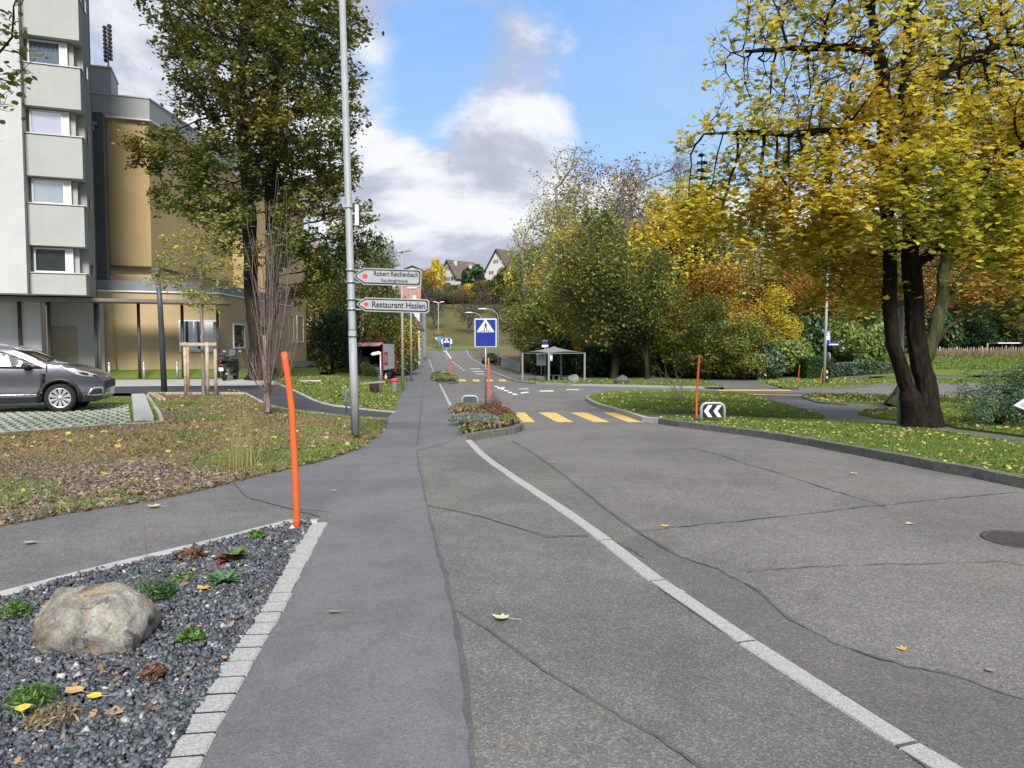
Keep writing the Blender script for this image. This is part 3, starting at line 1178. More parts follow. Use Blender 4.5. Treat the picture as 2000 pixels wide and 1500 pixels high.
def branch_mesh(name, Pn, par, rad, min_r=0.0, sides=(3, 5, 9), flare=0.0, base_z=None, lump=0.0, rng=None, butt=0.0):
    rng = rng or np.random.default_rng(3)
    n = len(Pn)
    rad = rad.copy()
    if flare and base_z is not None:
        h = Pn[:, 2] - base_z
        rad *= 1 + flare * np.exp(-np.maximum(h, 0) / 0.5)
    # main child of every node
    main = np.full(n, -1)
    best = np.zeros(n)
    for i in range(n):
        p = par[i]
        if p >= 0 and rad[i] > best[p]:
            best[p] = rad[i]
            main[p] = i
    dirn = np.zeros((n, 3))
    e = np.nonzero(par >= 0)[0]
    ed = unit(Pn[e] - Pn[par[e]])
    dirn[e] = ed
    hasm = np.nonzero(main >= 0)[0]
    nd = unit(Pn[main[hasm]] - Pn[hasm])
    dirn[hasm] = unit(dirn[hasm] + nd)
    k = rad[e] >= min_r
    e, ed = e[k], ed[k]
    p = par[e]
    ismain = main[p] == e
    r1 = rad[e]
    r0 = np.where(ismain, rad[p], np.minimum(rad[p], rad[e] * 1.25))
    f0 = np.where(ismain[:, None], dirn[p], ed)
    f1 = dirn[e]
    Vs, Fs = [], []
    voff = 0
    out = []
    for sd, sel in ((sides[0], r1 < 0.018), (sides[1], (r1 >= 0.018) & (r1 < 0.09)), (sides[2], r1 >= 0.09)):
        if not sel.any():
            continue
        m = sel.sum()
        ang = np.arange(sd) * 2 * PI / sd
        ref = np.array([0.93, 0.31, 0.17])

        def ring(c, d, r):
            x = unit(np.cross(d, ref))
            y = np.cross(d, x)
            rr = r[:, None] * np.ones(sd)[None]
            if lump:
                key = np.sin(c[:, :1] * 5.1 + c[:, 2:3] * 1.7 + ang[None] * 3) * 0.5 + np.sin(c[:, 1:2] * 7.7 + c[:, 2:3] * 2.9 + ang[None] * 5) * 0.5
                rr = rr * (1 + lump * key)
                if butt:
                    rr = rr * (1 + butt * np.exp(-np.maximum(c[:, 2:3], 0) / .3) * (np.sin(ang[None] * 5 + .7) + .3 * np.sin(ang[None] * 9)) + .045 * np.sin(ang[None] * 7 + c[:, 2:3] * .8))
            return c[:, None] + (x[:, None] * np.cos(ang)[None, :, None] + y[:, None] * np.sin(ang)[None, :, None]) * rr[:, :, None]
        A0 = ring(Pn[p[sel]], f0[sel], r0[sel])
        A1 = ring(Pn[e[sel]], f1[sel], r1[sel])
        V = np.concatenate([A0, A1], 1).reshape(-1, 3)
        b = (np.arange(m) * 2 * sd)[:, None] + voff
        kk = np.arange(sd)
        k2 = (kk + 1) % sd
        F = np.stack([b + kk, b + k2, b + sd + k2, b + sd + kk], 2).reshape(-1, 4)
        Vs.append(V)
        Fs.append(F)
        voff += len(V)
    return mesh_np(name, np.vstack(Vs), np.vstack(Fs), True)


# leaf outlines in the leaf's own plane (x across, y along), unit size
def _tmpl(pts, fold=0.12):
    return np.array([(x, y, fold * abs(x) * 1.0) for x, y in pts])


LEAF = {
    'diamond': _tmpl([(0, -.5), (.32, 0), (0, .5), (-.32, 0)]),
    'round': _tmpl([(0, -.5), (.34, -.22), (.36, .15), (0, .5), (-.36, .15), (-.34, -.22)]),
    'maple': _tmpl([(0, -.45), (.20, -.36), (.46, -.30), (.33, -.08), (.52, .16), (.22, .12), (.17, .30), (0, .56), (-.17, .30), (-.22, .12), (-.52, .16), (-.33, -.08), (-.46, -.30), (-.20, -.36)]),
    'oak': _tmpl([(0, -.5), (.12, -.3), (.26, -.22), (.18, -.05), (.34, .08), (.22, .2), (.22, .36), (0, .5), (-.22, .36), (-.22, .2), (-.34, .08), (-.18, -.05), (-.26, -.22), (-.12, -.3)]),
    'narrow': _tmpl([(0, -.5), (.14, 0), (0, .5), (-.14, 0)]),
    'blade': np.array([(-.06, 0, 0), (.06, 0, 0), (0, 1, 0)], float),
}


def leaf_mesh(name, C, size, rng, shape='diamond', flat=0.5, size_var=0.35, droop=0.0):
    """leaves centred on C; flat 0..1 = how level they lie"""
    n = len(C)
    T = LEAF[shape]
    k = len(T)
    nr = rng.normal(size=(n, 3))
    nr[:, 2] = np.abs(nr[:, 2]) + flat * 2.2
    nr = unit(nr)
    a = rng.normal(size=(n, 3))
    a[:, 2] -= droop
    y = unit(a - nr * (a * nr).sum(1, keepdims=True))
    x = np.cross(y, nr)
    s = size * (1 + size_var * rng.uniform(-1, 1, n))
    V = C[:, None] + (x[:, None] * T[None, :, :1] + y[:, None] * T[None, :, 1:2] + nr[:, None] * T[None, :, 2:3]) * s[:, None, None]
    F = np.arange(n * k).reshape(n, k)
    return mesh_np(name, V.reshape(-1, 3), F)


def leaf_centres(Pn, par, rad, rng, r_max, n, spread, zlo=-1e9, density=None):
    idx = np.nonzero((rad < r_max) & (par >= 0) & (Pn[:, 2] > zlo))[0]
    w = np.exp(rng.normal(size=len(idx)) * .85)
    if density is not None:
        w = w * density(Pn[idx])
    pick = rng.choice(idx, n, p=w / w.sum())
    t_ = rng.random((n, 1))
    c = Pn[pick] * t_ + Pn[par[pick]] * (1 - t_)
    return c + rng.normal(size=(n, 3)) * spread


# --- bark and foliage colours
b_dark = bark("bark_dark", (0.013, 0.010, 0.009), (0.044, 0.036, 0.029), 7, (0.040, 0.044, 0.016))
b_maple = bark("bark_maple", (0.006, 0.005, 0.004), (0.031, 0.024, 0.018), 11, (0.014, 0.014, 0.006))
b_grey = bark("bark_grey", (0.13, 0.115, 0.095), (0.30, 0.27, 0.23), 12)
b_twig = bark("bark_twig", (0.13, 0.10, 0.085), (0.27, 0.215, 0.185), 14)
b_stake = simple("stake_wood", (0.36, 0.275, 0.20), 0.85, var=0.18, scale=7, bump=0.3)

b_moss = bark("bark_mossy", (0.022, 0.024, 0.010), (0.075, 0.078, 0.035), 8, (0.05, 0.06, 0.02))
b_orch = bark("bark_orchard", (0.045, 0.038, 0.032), (0.10, 0.085, 0.072), 14)
f_oak = foliage("oak_leaves", [(0.0, (0.060, 0.101, 0.025)), (0.35, (0.101, 0.141, 0.029)), (0.62, (0.175, 0.181, 0.040)), (0.85, (0.282, 0.222, 0.047)), (1.0, (0.296, 0.161, 0.040))], 0.38, 0.55, 0.30)
f_maple = foliage("maple_leaves", [(0.0, (0.17, 0.25, 0.03)), (0.22, (0.35, 0.37, 0.045)), (0.5, (0.56, 0.47, 0.05)), (0.85, (0.64, 0.48, 0.05)), (1.0, (0.56, 0.34, 0.04))], 0.5, 0.5, 0.33, bright=1.05)
f_maple2 = foliage("maple_leaves_brown", [(0.0, (0.138, 0.179, 0.035)), (0.35, (0.331, 0.289, 0.048)), (0.7, (0.469, 0.331, 0.055)), (1.0, (0.414, 0.206, 0.048))], 0.45, 0.5, 0.33)
f_green = foliage("green_leaves", [(0.0, (0.070, 0.100, 0.022)), (0.45, (0.135, 0.165, 0.036)), (0.8, (0.235, 0.235, 0.048)), (1.0, (0.36, 0.28, 0.06))], 0.4, 0.6, 0.22)
f_dark = foliage("dark_green_leaves", [(0.0, (0.029, 0.065, 0.023)), (0.6, (0.049, 0.101, 0.032)), (1.0, (0.097, 0.138, 0.041))], 0.25, 0.5, 0.5)
f_olive = foliage("olive_leaves", [(0.0, (0.151, 0.212, 0.044)), (0.4, (0.283, 0.324, 0.065)), (0.7, (0.486, 0.415, 0.082)), (1.0, (0.607, 0.346, 0.071))], 0.42, 0.6, 0.20)
f_yellow = foliage("yellow_leaves", [(0.0, (0.290, 0.317, 0.040)), (0.4, (0.554, 0.475, 0.040)), (0.8, (0.739, 0.554, 0.040)), (1.0, (0.607, 0.343, 0.040))], 0.48, 0.5, 0.3)
f_orange = foliage("orange_leaves", [(0.0, (0.192, 0.180, 0.036)), (0.35, (0.384, 0.240, 0.042)), (0.7, (0.504, 0.240, 0.036)), (1.0, (0.408, 0.144, 0.036))], 0.45, 0.5, 0.25)
f_brown = foliage("brown_leaves", [(0.0, (0.144, 0.122, 0.043)), (0.5, (0.287, 0.187, 0.057)), (1.0, (0.402, 0.216, 0.064))], 0.4, 0.5, 0.3)
f_hedge = foliage("hedge_leaves", [(0.0, (0.029, 0.072, 0.021)), (0.6, (0.052, 0.117, 0.029)), (1.0, (0.104, 0.169, 0.046))], 0.25, 0.3, 0.8)
f_juniper = foliage("juniper_needles", [(0.0, (0.054, 0.102, 0.054)), (0.6, (0.102, 0.168, 0.090)), (1.0, (0.180, 0.240, 0.132))], 0.25, 0.4, 0.8)
f_young = foliage("young_tree_leaves", [(0.0, (0.185, 0.251, 0.060)), (0.5, (0.356, 0.383, 0.079)), (0.85, (0.582, 0.476, 0.066)), (1.0, (0.555, 0.317, 0.053))], 0.45, 0.5, 1.2)
f_shrub = foliage("shrub_leaves", [(0.0, (0.118, 0.187, 0.047)), (0.5, (0.218, 0.281, 0.070)), (1.0, (0.343, 0.328, 0.078))], 0.4, 0.5, 0.5)


def tree(name, label, cat, base, blobs, lines, r_base, n_attr, n_leaf, leaf, lmat, bmat, shape='diamond', step=0.35, infl=2.5, kill=0.6, twigs=(2, .35, 1), r_tip=0.006,
         r_leaf=0.03, spread=0.2, seed=1, group=None, flat=0.5, flare=0.5, density=None, min_r=0.0, droop=0.2, tropism=(0, 0, 0.05), lump=0.06, shell=0.25, max_nodes=9000, twig_frac=1.0, rfun=None):
    rng = np.random.default_rng(seed)
    A = blob_points(blobs, n_attr, rng, shell)
    A = A[A[:, 2] > base[2] + 0.4]
    Pn, par = colonize(A, lines, step, infl, kill, rng=rng, tropism=tropism, max_nodes=max_nodes)
    Pn, par = add_twigs(Pn, par, rng, twigs[0], twigs[1], twigs[2], frac=twig_frac)
    rad = radii_of(Pn, par, r_tip, r_base)
    if rfun:
        rad = rad * rfun(Pn)
    root = thing(name, label, cat, base, group)
    o = np.array(base)
    bm_ = branch_mesh("trunk", Pn - o, par, rad, min_r, (3, 5, 22), flare, 0.0, lump, butt=.16)
    link_obj("trunk", bm_, bmat, root)
    if n_leaf:
        C = leaf_centres(Pn, par, rad, rng, r_leaf, n_leaf, spread, base[2] + 0.5, density)
        lo = link_obj("crown", leaf_mesh("crown", C - o, leaf, rng, shape, flat, droop=droop), lmat, root)
    return root


def pxblobs(lst, Y, dy=None):
    """crown lobes measured in the photograph: (u, v, radius px[, depth offset])"""
    out = []
    for b in lst:
        u, v, r = b[:3]
        d = b[3] if len(b) > 3 else 0.0
        w = b[4] if len(b) > 4 else 1.0
        c = P(u, v, Y + d)
        rr = r / FPX * (Y + d)
        out.append((c.x, c.y, c.z, rr, rr * 1.0, rr * 0.9, w))
    return out


# ---------------------------------------------------------------- hero trees
# big oak beside the ochre house
OY = 34.0
ob = GP(512, 726)
ob = Vector((PX(512, OY), OY, H(PX(512, OY), OY)))
L1 = [tuple(ob), tuple(P(505, 690, OY)), tuple(P(495, 620, OY)), tuple(P(489, 520, OY)), tuple(P(487, 400, OY)), tuple(P(478, 280, OY - .3)), tuple(P(470, 150, OY - .5)), tuple(P(480, 0, OY)), tuple(P(500, -200, OY))]
L2 = [0, tuple(P(512, 690, OY)), tuple(P(530, 640, OY + .4)), tuple(P(532, 520, OY + .5)), tuple(P(530, 400, OY + .8)), tuple(P(528, 280, OY + 1)), tuple(P(545, 130, OY + 1)), tuple(P(560, -60, OY + 1)), tuple(P(560, -220, OY + 1))]
oak_blobs = pxblobs([(480, -170, 140, 0, .25), (600, -160, 120, 1, .25), (350, 10, 80, 0), (440, 30, 120, -2), (560, 20, 130, 2), (640, 50, 80, 0), (330, 90, 45, -1), (400, 130, 80, 1), (500, 130, 120, -2.5), (600, 150, 100, 1), (665, 140, 50, 0),
                     (380, 200, 60, 0), (470, 230, 90, 2), (570, 240, 100, -2), (660, 230, 60, 0), (700, 215, 28, 0), (300, 290, 50, 0, 1.2), (265, 318, 24, 0, 1.5), (360, 300, 60, 1), (440, 330, 80, -2), (560, 340, 90, 2), (650, 330, 60, 0),
                     (340, 385, 45, -1, 1.2), (410, 400, 60, 1), (600, 430, 80, -1), (670, 420, 60, 0), (440, 440, 60, -2.5), (560, 480, 60, -2), (640, 500, 60, 0), (700, 470, 48, 1), (735, 500, 28, 1), (590, 560, 40, 0)], OY)
tree("oak_tree", "tall dark green oak with forked trunk rising in front of the ochre building", "tree", tuple(ob), oak_blobs, [L1, L2], 0.42, 6500, 66000, 0.185, f_oak, b_dark, 'oak', 0.40, 3.0, 0.58,
     twigs=(3, .5, 1), r_tip=0.008, r_leaf=0.035, spread=0.14, seed=11, flat=0.4, density=lambda p: np.where(p[:, 2] < 11, 1.7, 1.0), flare=1.1, shell=0.1, max_nodes=12000)

# big yellow maple at the right
MY = 14.9
mb = GP(1800, 834, .1)
mb = Vector((PX(1798, MY), MY, H(PX(1798, MY), MY) + .08))
M1 = [tuple(P(1813, 834, MY)), tuple(P(1810, 790, MY)), tuple(P(1806, 741, MY)), tuple(P(1792, 673, MY)), tuple(P(1784, 600, MY)), tuple(P(1779, 480, MY)), tuple(P(1776, 340, MY)), tuple(P(1768, 200, MY)), tuple(P(1775, 60, MY)), tuple(P(1800, -80, MY)), tuple(P(1810, -260, MY))]
M2 = [tuple(P(1789, 833, MY - .05)), tuple(P(1780, 790, MY - .1)), tuple(P(1766, 741, MY - .2)), tuple(P(1745, 673, MY - .25)), tuple(P(1738, 600, MY - .3)), tuple(P(1737, 500, MY - .3)), tuple(P(1735, 400, MY - .2)), tuple(P(1728, 280, MY)), tuple(P(1725, 150, MY)), tuple(P(1700, 20, MY)), tuple(P(1690, -180, MY))]
M3 = [0, tuple(P(1776, 520, MY)), tuple(P(1815, 500, MY)), tuple(P(1860, 430, MY - .5)), tuple(P(1930, 330, MY - 1)), tuple(P(2050, 250, MY - 1.2))]
M4 = [0, tuple(P(1730, 300, MY)), tuple(P(1640, 255, MY - .3)), tuple(P(1540, 262, MY - .5)), tuple(P(1440, 258, MY - .5)), tuple(P(1375, 262, MY - .5))]
M5 = [0, tuple(P(1728, 110, MY)), tuple(P(1660, 92, MY)), tuple(P(1560, 95, MY)), tuple(P(1450, 100, MY))]
M6 = [0, tuple(P(1776, 180, MY)), tuple(P(1830, 150, MY)), tuple(P(1900, 110, MY + .5)), tuple(P(1990, 70, MY + .5))]
maple_blobs = pxblobs([(1480, 60, 70, 0, .8), (1420, 110, 50, 0, .8), (1560, 10, 100, 1, .8), (1700, -20, 120, -1), (1850, -10, 120, 1), (1950, 60, 100, 0), (1600, 120, 110, 0), (1500, 170, 60, .5), (1420, 170, 40, 0, .8),
                       (1720, 150, 120, -1.2), (1850, 180, 110, 1), (1960, 230, 90, -1), (1400, 250, 45, 0), (1350, 290, 38, 0), (1480, 260, 70, -.5), (1580, 270, 90, .8), (1680, 300, 100, -1), (1800, 330, 100, -1.4), (1920, 360, 90, -1),
                       (1420, 330, 50, .5), (1365, 390, 50, .6), (1335, 440, 32, .4), (1400, 430, 45, .2), (1500, 350, 80, -.4), (1600, 400, 90, -1), (1700, 410, 80, -1.4), (1820, 430, 60, -1.6), (1930, 460, 80, -1), (2050, 400, 100, 0), (2050, 200, 110, 0),
                       (1450, 440, 55, 0), (1540, 470, 60, 0), (1620, 500, 55, .6), (1600, 560, 35, .3), (1690, 560, 45, .2), (1990, 520, 60, -.5), (1690, -200, 110, 0), (1850, -200, 120, 0), (1980, -120, 90, 0)], MY)
_mc = P(1640, 120, MY)


def maple_density(p):
    # the high left side of the crown is nearly bare
    u = 1000 + FPX * p[:, 0] / p[:, 1]
    z = p[:, 2]
    w = np.where(z > 6.2, 0.16, np.where(z > 4.6, 0.55, 1.25))
    w = w * np.where(u > 1850, 1.3, 1.0)
    return w


tree("maple_tree", "large yellow autumn maple with twin trunk on the grass verge at the right", "tree", tuple(mb), maple_blobs, [M1, M2, M3, M4, M5, M6], 0.175, 6500, 31000, 0.118, f_maple, b_maple, 'maple', 0.22, 1.2, 0.30,
     twigs=(3, .34, 1), r_tip=0.0042, r_leaf=0.014, spread=0.11, seed=21, flat=0.9, flare=0.55, density=maple_density, shell=0.0, max_nodes=13000, lump=0.09, rfun=lambda p: np.where((1000 + FPX * p[:, 0] / p[:, 1] < 1764 + np.maximum(0, 1.6 - p[:, 2]) * 14) & (p[:, 2] < 4.2), .74, 1.0))

# second maple behind it
NY = 22.0
nb = Vector((PX(1757, NY), NY, H(PX(1757, NY), NY) + .08))
N1 = [tuple(nb), tuple(P(1768, 760, NY)), tuple(P(1812, 690, NY)), tuple(P(1838, 600, NY)), tuple(P(1850, 500, NY)), tuple(P(1856, 380, NY)), tuple(P(1830, 200, NY)), tuple(P(1840, 0, NY))]
N2 = [0, tuple(P(1834, 620, NY)), tuple(P(1850, 580, NY)), tuple(P(1900, 520, NY)), tuple(P(1980, 480, NY)), tuple(P(2080, 440, NY))]
N3 = [0, tuple(P(1815, 680, NY)), tuple(P(1850, 640, NY)), tuple(P(1920, 600, NY)), tuple(P(2020, 590, NY))]
n_blobs = pxblobs([(1900, 560, 60, 0), (1990, 560, 80, 0), (2080, 500, 100, 0), (1870, 480, 60, 0), (1950, 450, 100, 1), (1860, 330, 90, 0), (1980, 300, 110, 1), (1800, 200, 90, 0), (1900, 120, 110, 0), (2050, 150, 110, 0), (1700, 480, 70, 1), (1680, 600, 50, 0), (1990, 630, 40, 0), (1760, 330, 80, 2), (1650, 400, 60, 2)], NY)
tree("maple_tree", "spreading brown and yellow maple directly behind the twin-trunked maple", "tree", tuple(nb), n_blobs, [N1, N2, N3], 0.20, 3600, 9000, 0.15, f_maple2, b_moss, 'maple', 0.32, 1.8, 0.42,
     twigs=(3, .45, 1), r_tip=0.006, r_leaf=0.02, spread=0.14, seed=31, flat=0.8, flare=0.9, shell=0.0, max_nodes=7000)

# tree whose branch tips reach into the left edge
TY = 9.0
tb = Vector((-8.6, TY, 0.05))
t_blobs = [(-6.75, TY, 5.2, .9, 1.0, 1.1, 1), (-7.9, TY, 5.6, 1.2, 1.2, 1.5, 1), (-6.2, TY, 5.6, .6, .6, .5, 1), (-6.35, TY, 4.6, .45, .5, .4, .9), (-8.7, TY, 4.8, 1.2, 1.2, 1.2, 1)]
tree("young_cherry_tree", "leafy branch tips with yellowing leaves entering at the left edge before the grey tower", "tree", tuple(tb), t_blobs, [[tuple(tb), (-8.6, TY, 1.5), (-8.5, TY, 3.0), (-8.4, TY, 4.2)]], 0.09, 500, 2600, 0.085, f_oak, b_dark, 'round',
     0.2, 1.2, 0.28, twigs=(2, .25, 1), r_tip=0.004, r_leaf=0.012, spread=0.08, seed=41)

# staked young tree
SY = 23.0
sb = Vector((PX(396, SY), SY, .07))
s_bl = pxblobs([(390, 500, 62, 0), (345, 530, 45, 0), (440, 530, 45, 0), (400, 450, 36, 0), (350, 480, 38, 0), (300, 560, 26, 0), (455, 560, 26, 0), (395, 570, 50, 0), (430, 480, 32, 0)], SY)
tree("young_tree", "slim young tree with thin yellow-green crown tied to three wooden stakes", "tree", tuple(sb), s_bl, [[tuple(sb), tuple(P(396, 700, SY)), tuple(P(394, 610, SY)), tuple(P(391, 520, SY)), tuple(P(392, 440, SY))]], 0.05, 700, 2400, 0.085, f_young, b_grey, 'round',
     0.16, 1.3, 0.26, twigs=(2, .22, 1), r_tip=0.005, r_leaf=0.013, spread=0.07, seed=51, flare=0.2, tropism=(0, 0, 0.12))

# bare columnar tree: many steep stems
CY = 17.2
cb = Vector((PX(521, CY), CY, .07))


def bare_column(base, seed=5):
    rng = np.random.default_rng(seed)
    pos = [np.array([0, 0, 0.0])]
    par = [-1]
    for k in range(4):
        pos.append(np.array([0.01 * math.sin(k), 0, 0.11 * (k + 1)]))
        par.append(len(pos) - 2)

    def shoot(i0, az, lean, L, curve, seg=9, lvl=0):
        p = pos[i0].copy()
        prev = i0
        for s in range(seg):
            t_ = s / seg
            ln = lean * (1 - t_ * curve)
            d = np.array([math.cos(az) * math.sin(ln), math.sin(az) * math.sin(ln), math.cos(ln)])
            d = unit(d + rng.normal(size=3) * 0.05)
            p = p + d * L / seg
            pos.append(p.copy())
            par.append(prev)
            prev = len(pos) - 1
            if lvl < 2 and s > 1 and rng.random() < (0.62 if lvl == 0 else 0.35):
                shoot(prev, az + rng.uniform(-1.5, 1.5), rng.uniform(0.15, 0.5), L * rng.uniform(0.25, 0.5) * (1 - t_ * 0.4), 0.7, 5, lvl + 1)
    for k in range(19):
        az = rng.uniform(0, 2 * PI)
        shoot(rng.integers(2, 5), az, rng.uniform(0.08, 0.27), rng.uniform(2.4, 4.5), 1.0)
    for k in range(14):
        shoot(rng.integers(3, 5), rng.uniform(0, 2 * PI), rng.uniform(0.5, 1.0), rng.uniform(0.9, 1.9), 0.55)
    return np.array(pos), np.array(par)


Pn, par = bare_column(cb)
rad = radii_of(Pn, par, 0.0031, 0.058)
r_ = thing("bare_tree", "leafless column-shaped young tree with many upright twigs on the brown lawn", "tree", tuple(cb))
link_obj("trunk", branch_mesh("trunk", Pn, par, rad, flare=0.15, base_z=0), b_twig, r_)
mb_ = MB()
mb_.tube([P(519, 812, CY + .12), P(516, 655, CY + .1)], [0.045, 0.04], 8)
mb_.build("wooden_stake", b_stake, r_)


# ---------------------------------------------------------------- prototypes for the far trees
def proto(name, height, width, n_attr, n_leaf, leaf, r_base, seed, form='round', step=None, kill=None, infl=None, r_leaf=0.05, spread=0.3, shape='diamond', clear=0.18, twigs=(2, .6, 1), r_tip=0.012, fork=1):
    """a skeleton + leaves around the local origin; returned as meshes"""
    rng = np.random.default_rng(seed)
    h, w = height, width / 2
    blobs = []
    if form == 'round':
        for k in range(18):
            a_ = rng.uniform(0, 2 * PI)
            t_ = rng.random()
            zz = h * (clear + 0.1 + (0.9 - clear - 0.12) * t_)
            prof = math.sin(PI * min(0.97, (0.22 + 0.74 * t_))) ** 0.7
            rr = w * prof * rng.uniform(0.35, 0.75)
            br = w * rng.uniform(0.28, 0.46)
            blobs.append((math.cos(a_) * rr, math.sin(a_) * rr, zz, br, br, br * .85, 1))
    elif form == 'tall':
        for k in range(14):
            a_ = rng.uniform(0, 2 * PI)
            t_ = k / 13
            zz = h * (clear + (0.95 - clear) * t_)
            rr = w * rng.uniform(0.1, 0.55) * math.sin(PI * min(.95, .15 + .75 * t_))
            br = w * rng.uniform(0.4, 0.6)
            blobs.append((math.cos(a_) * rr, math.sin(a_) * rr, zz, br, br, br * 1.2, 1))
    elif form == 'vase':
        for k in range(14):
            a_ = rng.uniform(0, 2 * PI)
            t_ = rng.random() ** 0.7
            zz = h * (0.35 + 0.6 * t_)
            rr = w * (0.2 + 0.65 * t_) * rng.uniform(0.5, 1)
            br = w * rng.uniform(0.25, 0.4)
            blobs.append((math.cos(a_) * rr, math.sin(a_) * rr, zz, br, br, br, 1))
    A = blob_points(blobs, n_attr, rng, 0.15)
    step = step or h / 34
    lines = [[(0, 0, 0), (rng.normal() * .1, rng.normal() * .1, h * clear), (rng.normal() * h * .02, rng.normal() * h * .02, h * 0.45)]]
    if form == 'tall':
        lines[0].append((rng.normal() * h * .02, rng.normal() * h * .02, h * 0.85))
    if fork > 1:
        for k in range(fork - 1):
            a_ = rng.uniform(0, 2 * PI)
            lines.append([0, (0, 0, h * 0.12), (math.cos(a_) * w * .2, math.sin(a_) * w * .2, h * .3), (math.cos(a_) * w * .35, math.sin(a_) * w * .35, h * .5)])
    Pn, par = colonize(A, lines, step, infl or h / 7, kill or h / 28, rng=rng, max_nodes=3500)
    Pn, par = add_twigs(Pn, par, rng, *twigs)
    rad = radii_of(Pn, par, r_tip, r_base)
    tm = branch_mesh(name + "_trunk", Pn, par, rad, flare=0.4, base_z=0, sides=(3, 4, 7))
    lm = None
    if n_leaf:
        C = leaf_centres(Pn, par, rad, rng, r_leaf, n_leaf, spread, 0.5)
        lm = leaf_mesh(name + "_crown", C, leaf, rng, shape, 0.4)
    return tm, lm


PR = {
    'tall3': proto("tall3", 20, 10, 1500, 3800, 0.27, 0.3, 115, 'vase', spread=0.45, twigs=(3, .8, 1), fork=3),
    'round1': proto("round1", 17, 13, 1500, 9500, 0.34, 0.38, 101, 'round', spread=0.45, clear=.2),
    'round2': proto("round2", 15, 12, 1400, 8500, 0.32, 0.34, 102, 'round', spread=0.36, fork=2),
    'round3': proto("round3", 12, 10, 1100, 8000, 0.27, 0.26, 103, 'round', spread=0.32, clear=0.14),
    'tall1': proto("tall1", 21, 8, 1300, 6500, 0.30, 0.30, 104, 'tall', spread=0.33),
    'tall2': proto("tall2", 20, 9, 1400, 3400, 0.26, 0.28, 105, 'tall', spread=0.4, twigs=(3, .9, 1), fork=2),
    'bare': proto("bare", 20, 9, 1500, 700, 0.22, 0.26, 106, 'vase', spread=0.4, twigs=(3, .9, 2), fork=3, r_tip=0.014),
    'orchard': proto("orchard", 6.5, 7, 500, 350, 0.16, 0.17, 107, 'vase', spread=0.3, twigs=(2, .5, 1), fork=2, r_tip=0.014),
    'small': proto("small", 5.5, 5.5, 700, 6500, 0.17, 0.13, 108, 'round', spread=0.22, clear=0.16),
}


def far_tree(kind, u, Y, h, label, lmat, bmat=None, name="tree", cat="tree", group=None, width=1.0, rz=None, z=None, parts=True):
    x = PX(u, Y)
    z = H(x, Y) - 0.1 if z is None else z
    tm, lm = PR[kind]
    H0 = {'tall3': 20, 'round1': 17, 'round2': 15, 'round3': 12, 'tall1': 21, 'tall2': 20, 'bare': 20, 'orchard': 6.5, 'small': 5.5}[kind]
    s = h / H0
    r = thing(name, label, cat, (x, Y, z), group, rz if rz is not None else RNG.uniform(0, 6.28))
    r.scale = (s * width, s * width, s)
    for nm, me, mt in (("trunk", tm, bmat or b_dark), ("crown", lm, lmat)):
        if me is None:
            continue
        o = link_obj(nm, me, None, r)
        if not me.materials:
            me.materials.append(mt)
        o.material_slots[0].link = 'OBJECT'
        o.material_slots[0].material = mt
    return r


def hh(vtop, Y, u):
    """height above the ground of a crown top seen at row vtop"""
    return P(u, vtop, Y).z - H(PX(u, Y), Y)


# trees round the shelter
G1 = "trees behind the bus shelter"
far_tree('round1', 1152, 66, hh(400, 66, 1120), "broad green and olive tree with pale forked trunk right behind the bus shelter", f_olive, b_grey, group=G1, width=.95)
far_tree('round2', 1200, 62, hh(385, 62, 1200), "dark green tree with straight dark trunk right of the bus shelter", f_green, b_dark, group=G1, width=.92)
far_tree('tall2', 1105, 78, hh(300, 78, 1100), "tall thin-leaved tree with see-through top left of the darker trees", f_olive, b_grey, group=G1, width=1.1)
far_tree('tall3', 1050, 76, hh(390, 76, 1050), 'airy half-bare yellow-olive tree at the left edge of the shelter trees', f_olive, b_grey, group=G1, width=1.0)
far_tree('tall3', 1165, 80, hh(305, 80, 1160), "tall sparse tree with orange-brown top above the dark green tree", f_brown, b_grey, group=G1, width=1.0)
far_tree('round3', 1068, 74, hh(520, 74, 1070), "yellow-green tree at the left end of the shelter trees, over the footway", f_olive, b_dark, group=G1, width=.95)
far_tree('round3', 1040, 84, hh(540, 84, 1040), "low olive and orange tree overhanging the concrete bridge wall", f_olive, b_dark, group=G1, width=.95)
far_tree('bare', 1268, 82, hh(278, 82, 1270), "tall almost leafless poplar with upright grey limbs against the sky", f_olive, b_grey, group=G1, width=.9)
far_tree('bare', 1225, 86, hh(350, 86, 1225), "smaller nearly bare tree in the gap left of the tall bare poplar", f_brown, b_grey, group=G1, width=.8)
far_tree('round2', 1265, 60, hh(480, 60, 1265), "low dark green tree right of the straight dark trunk, before the wood", f_green, b_dark, group=G1, width=.8)

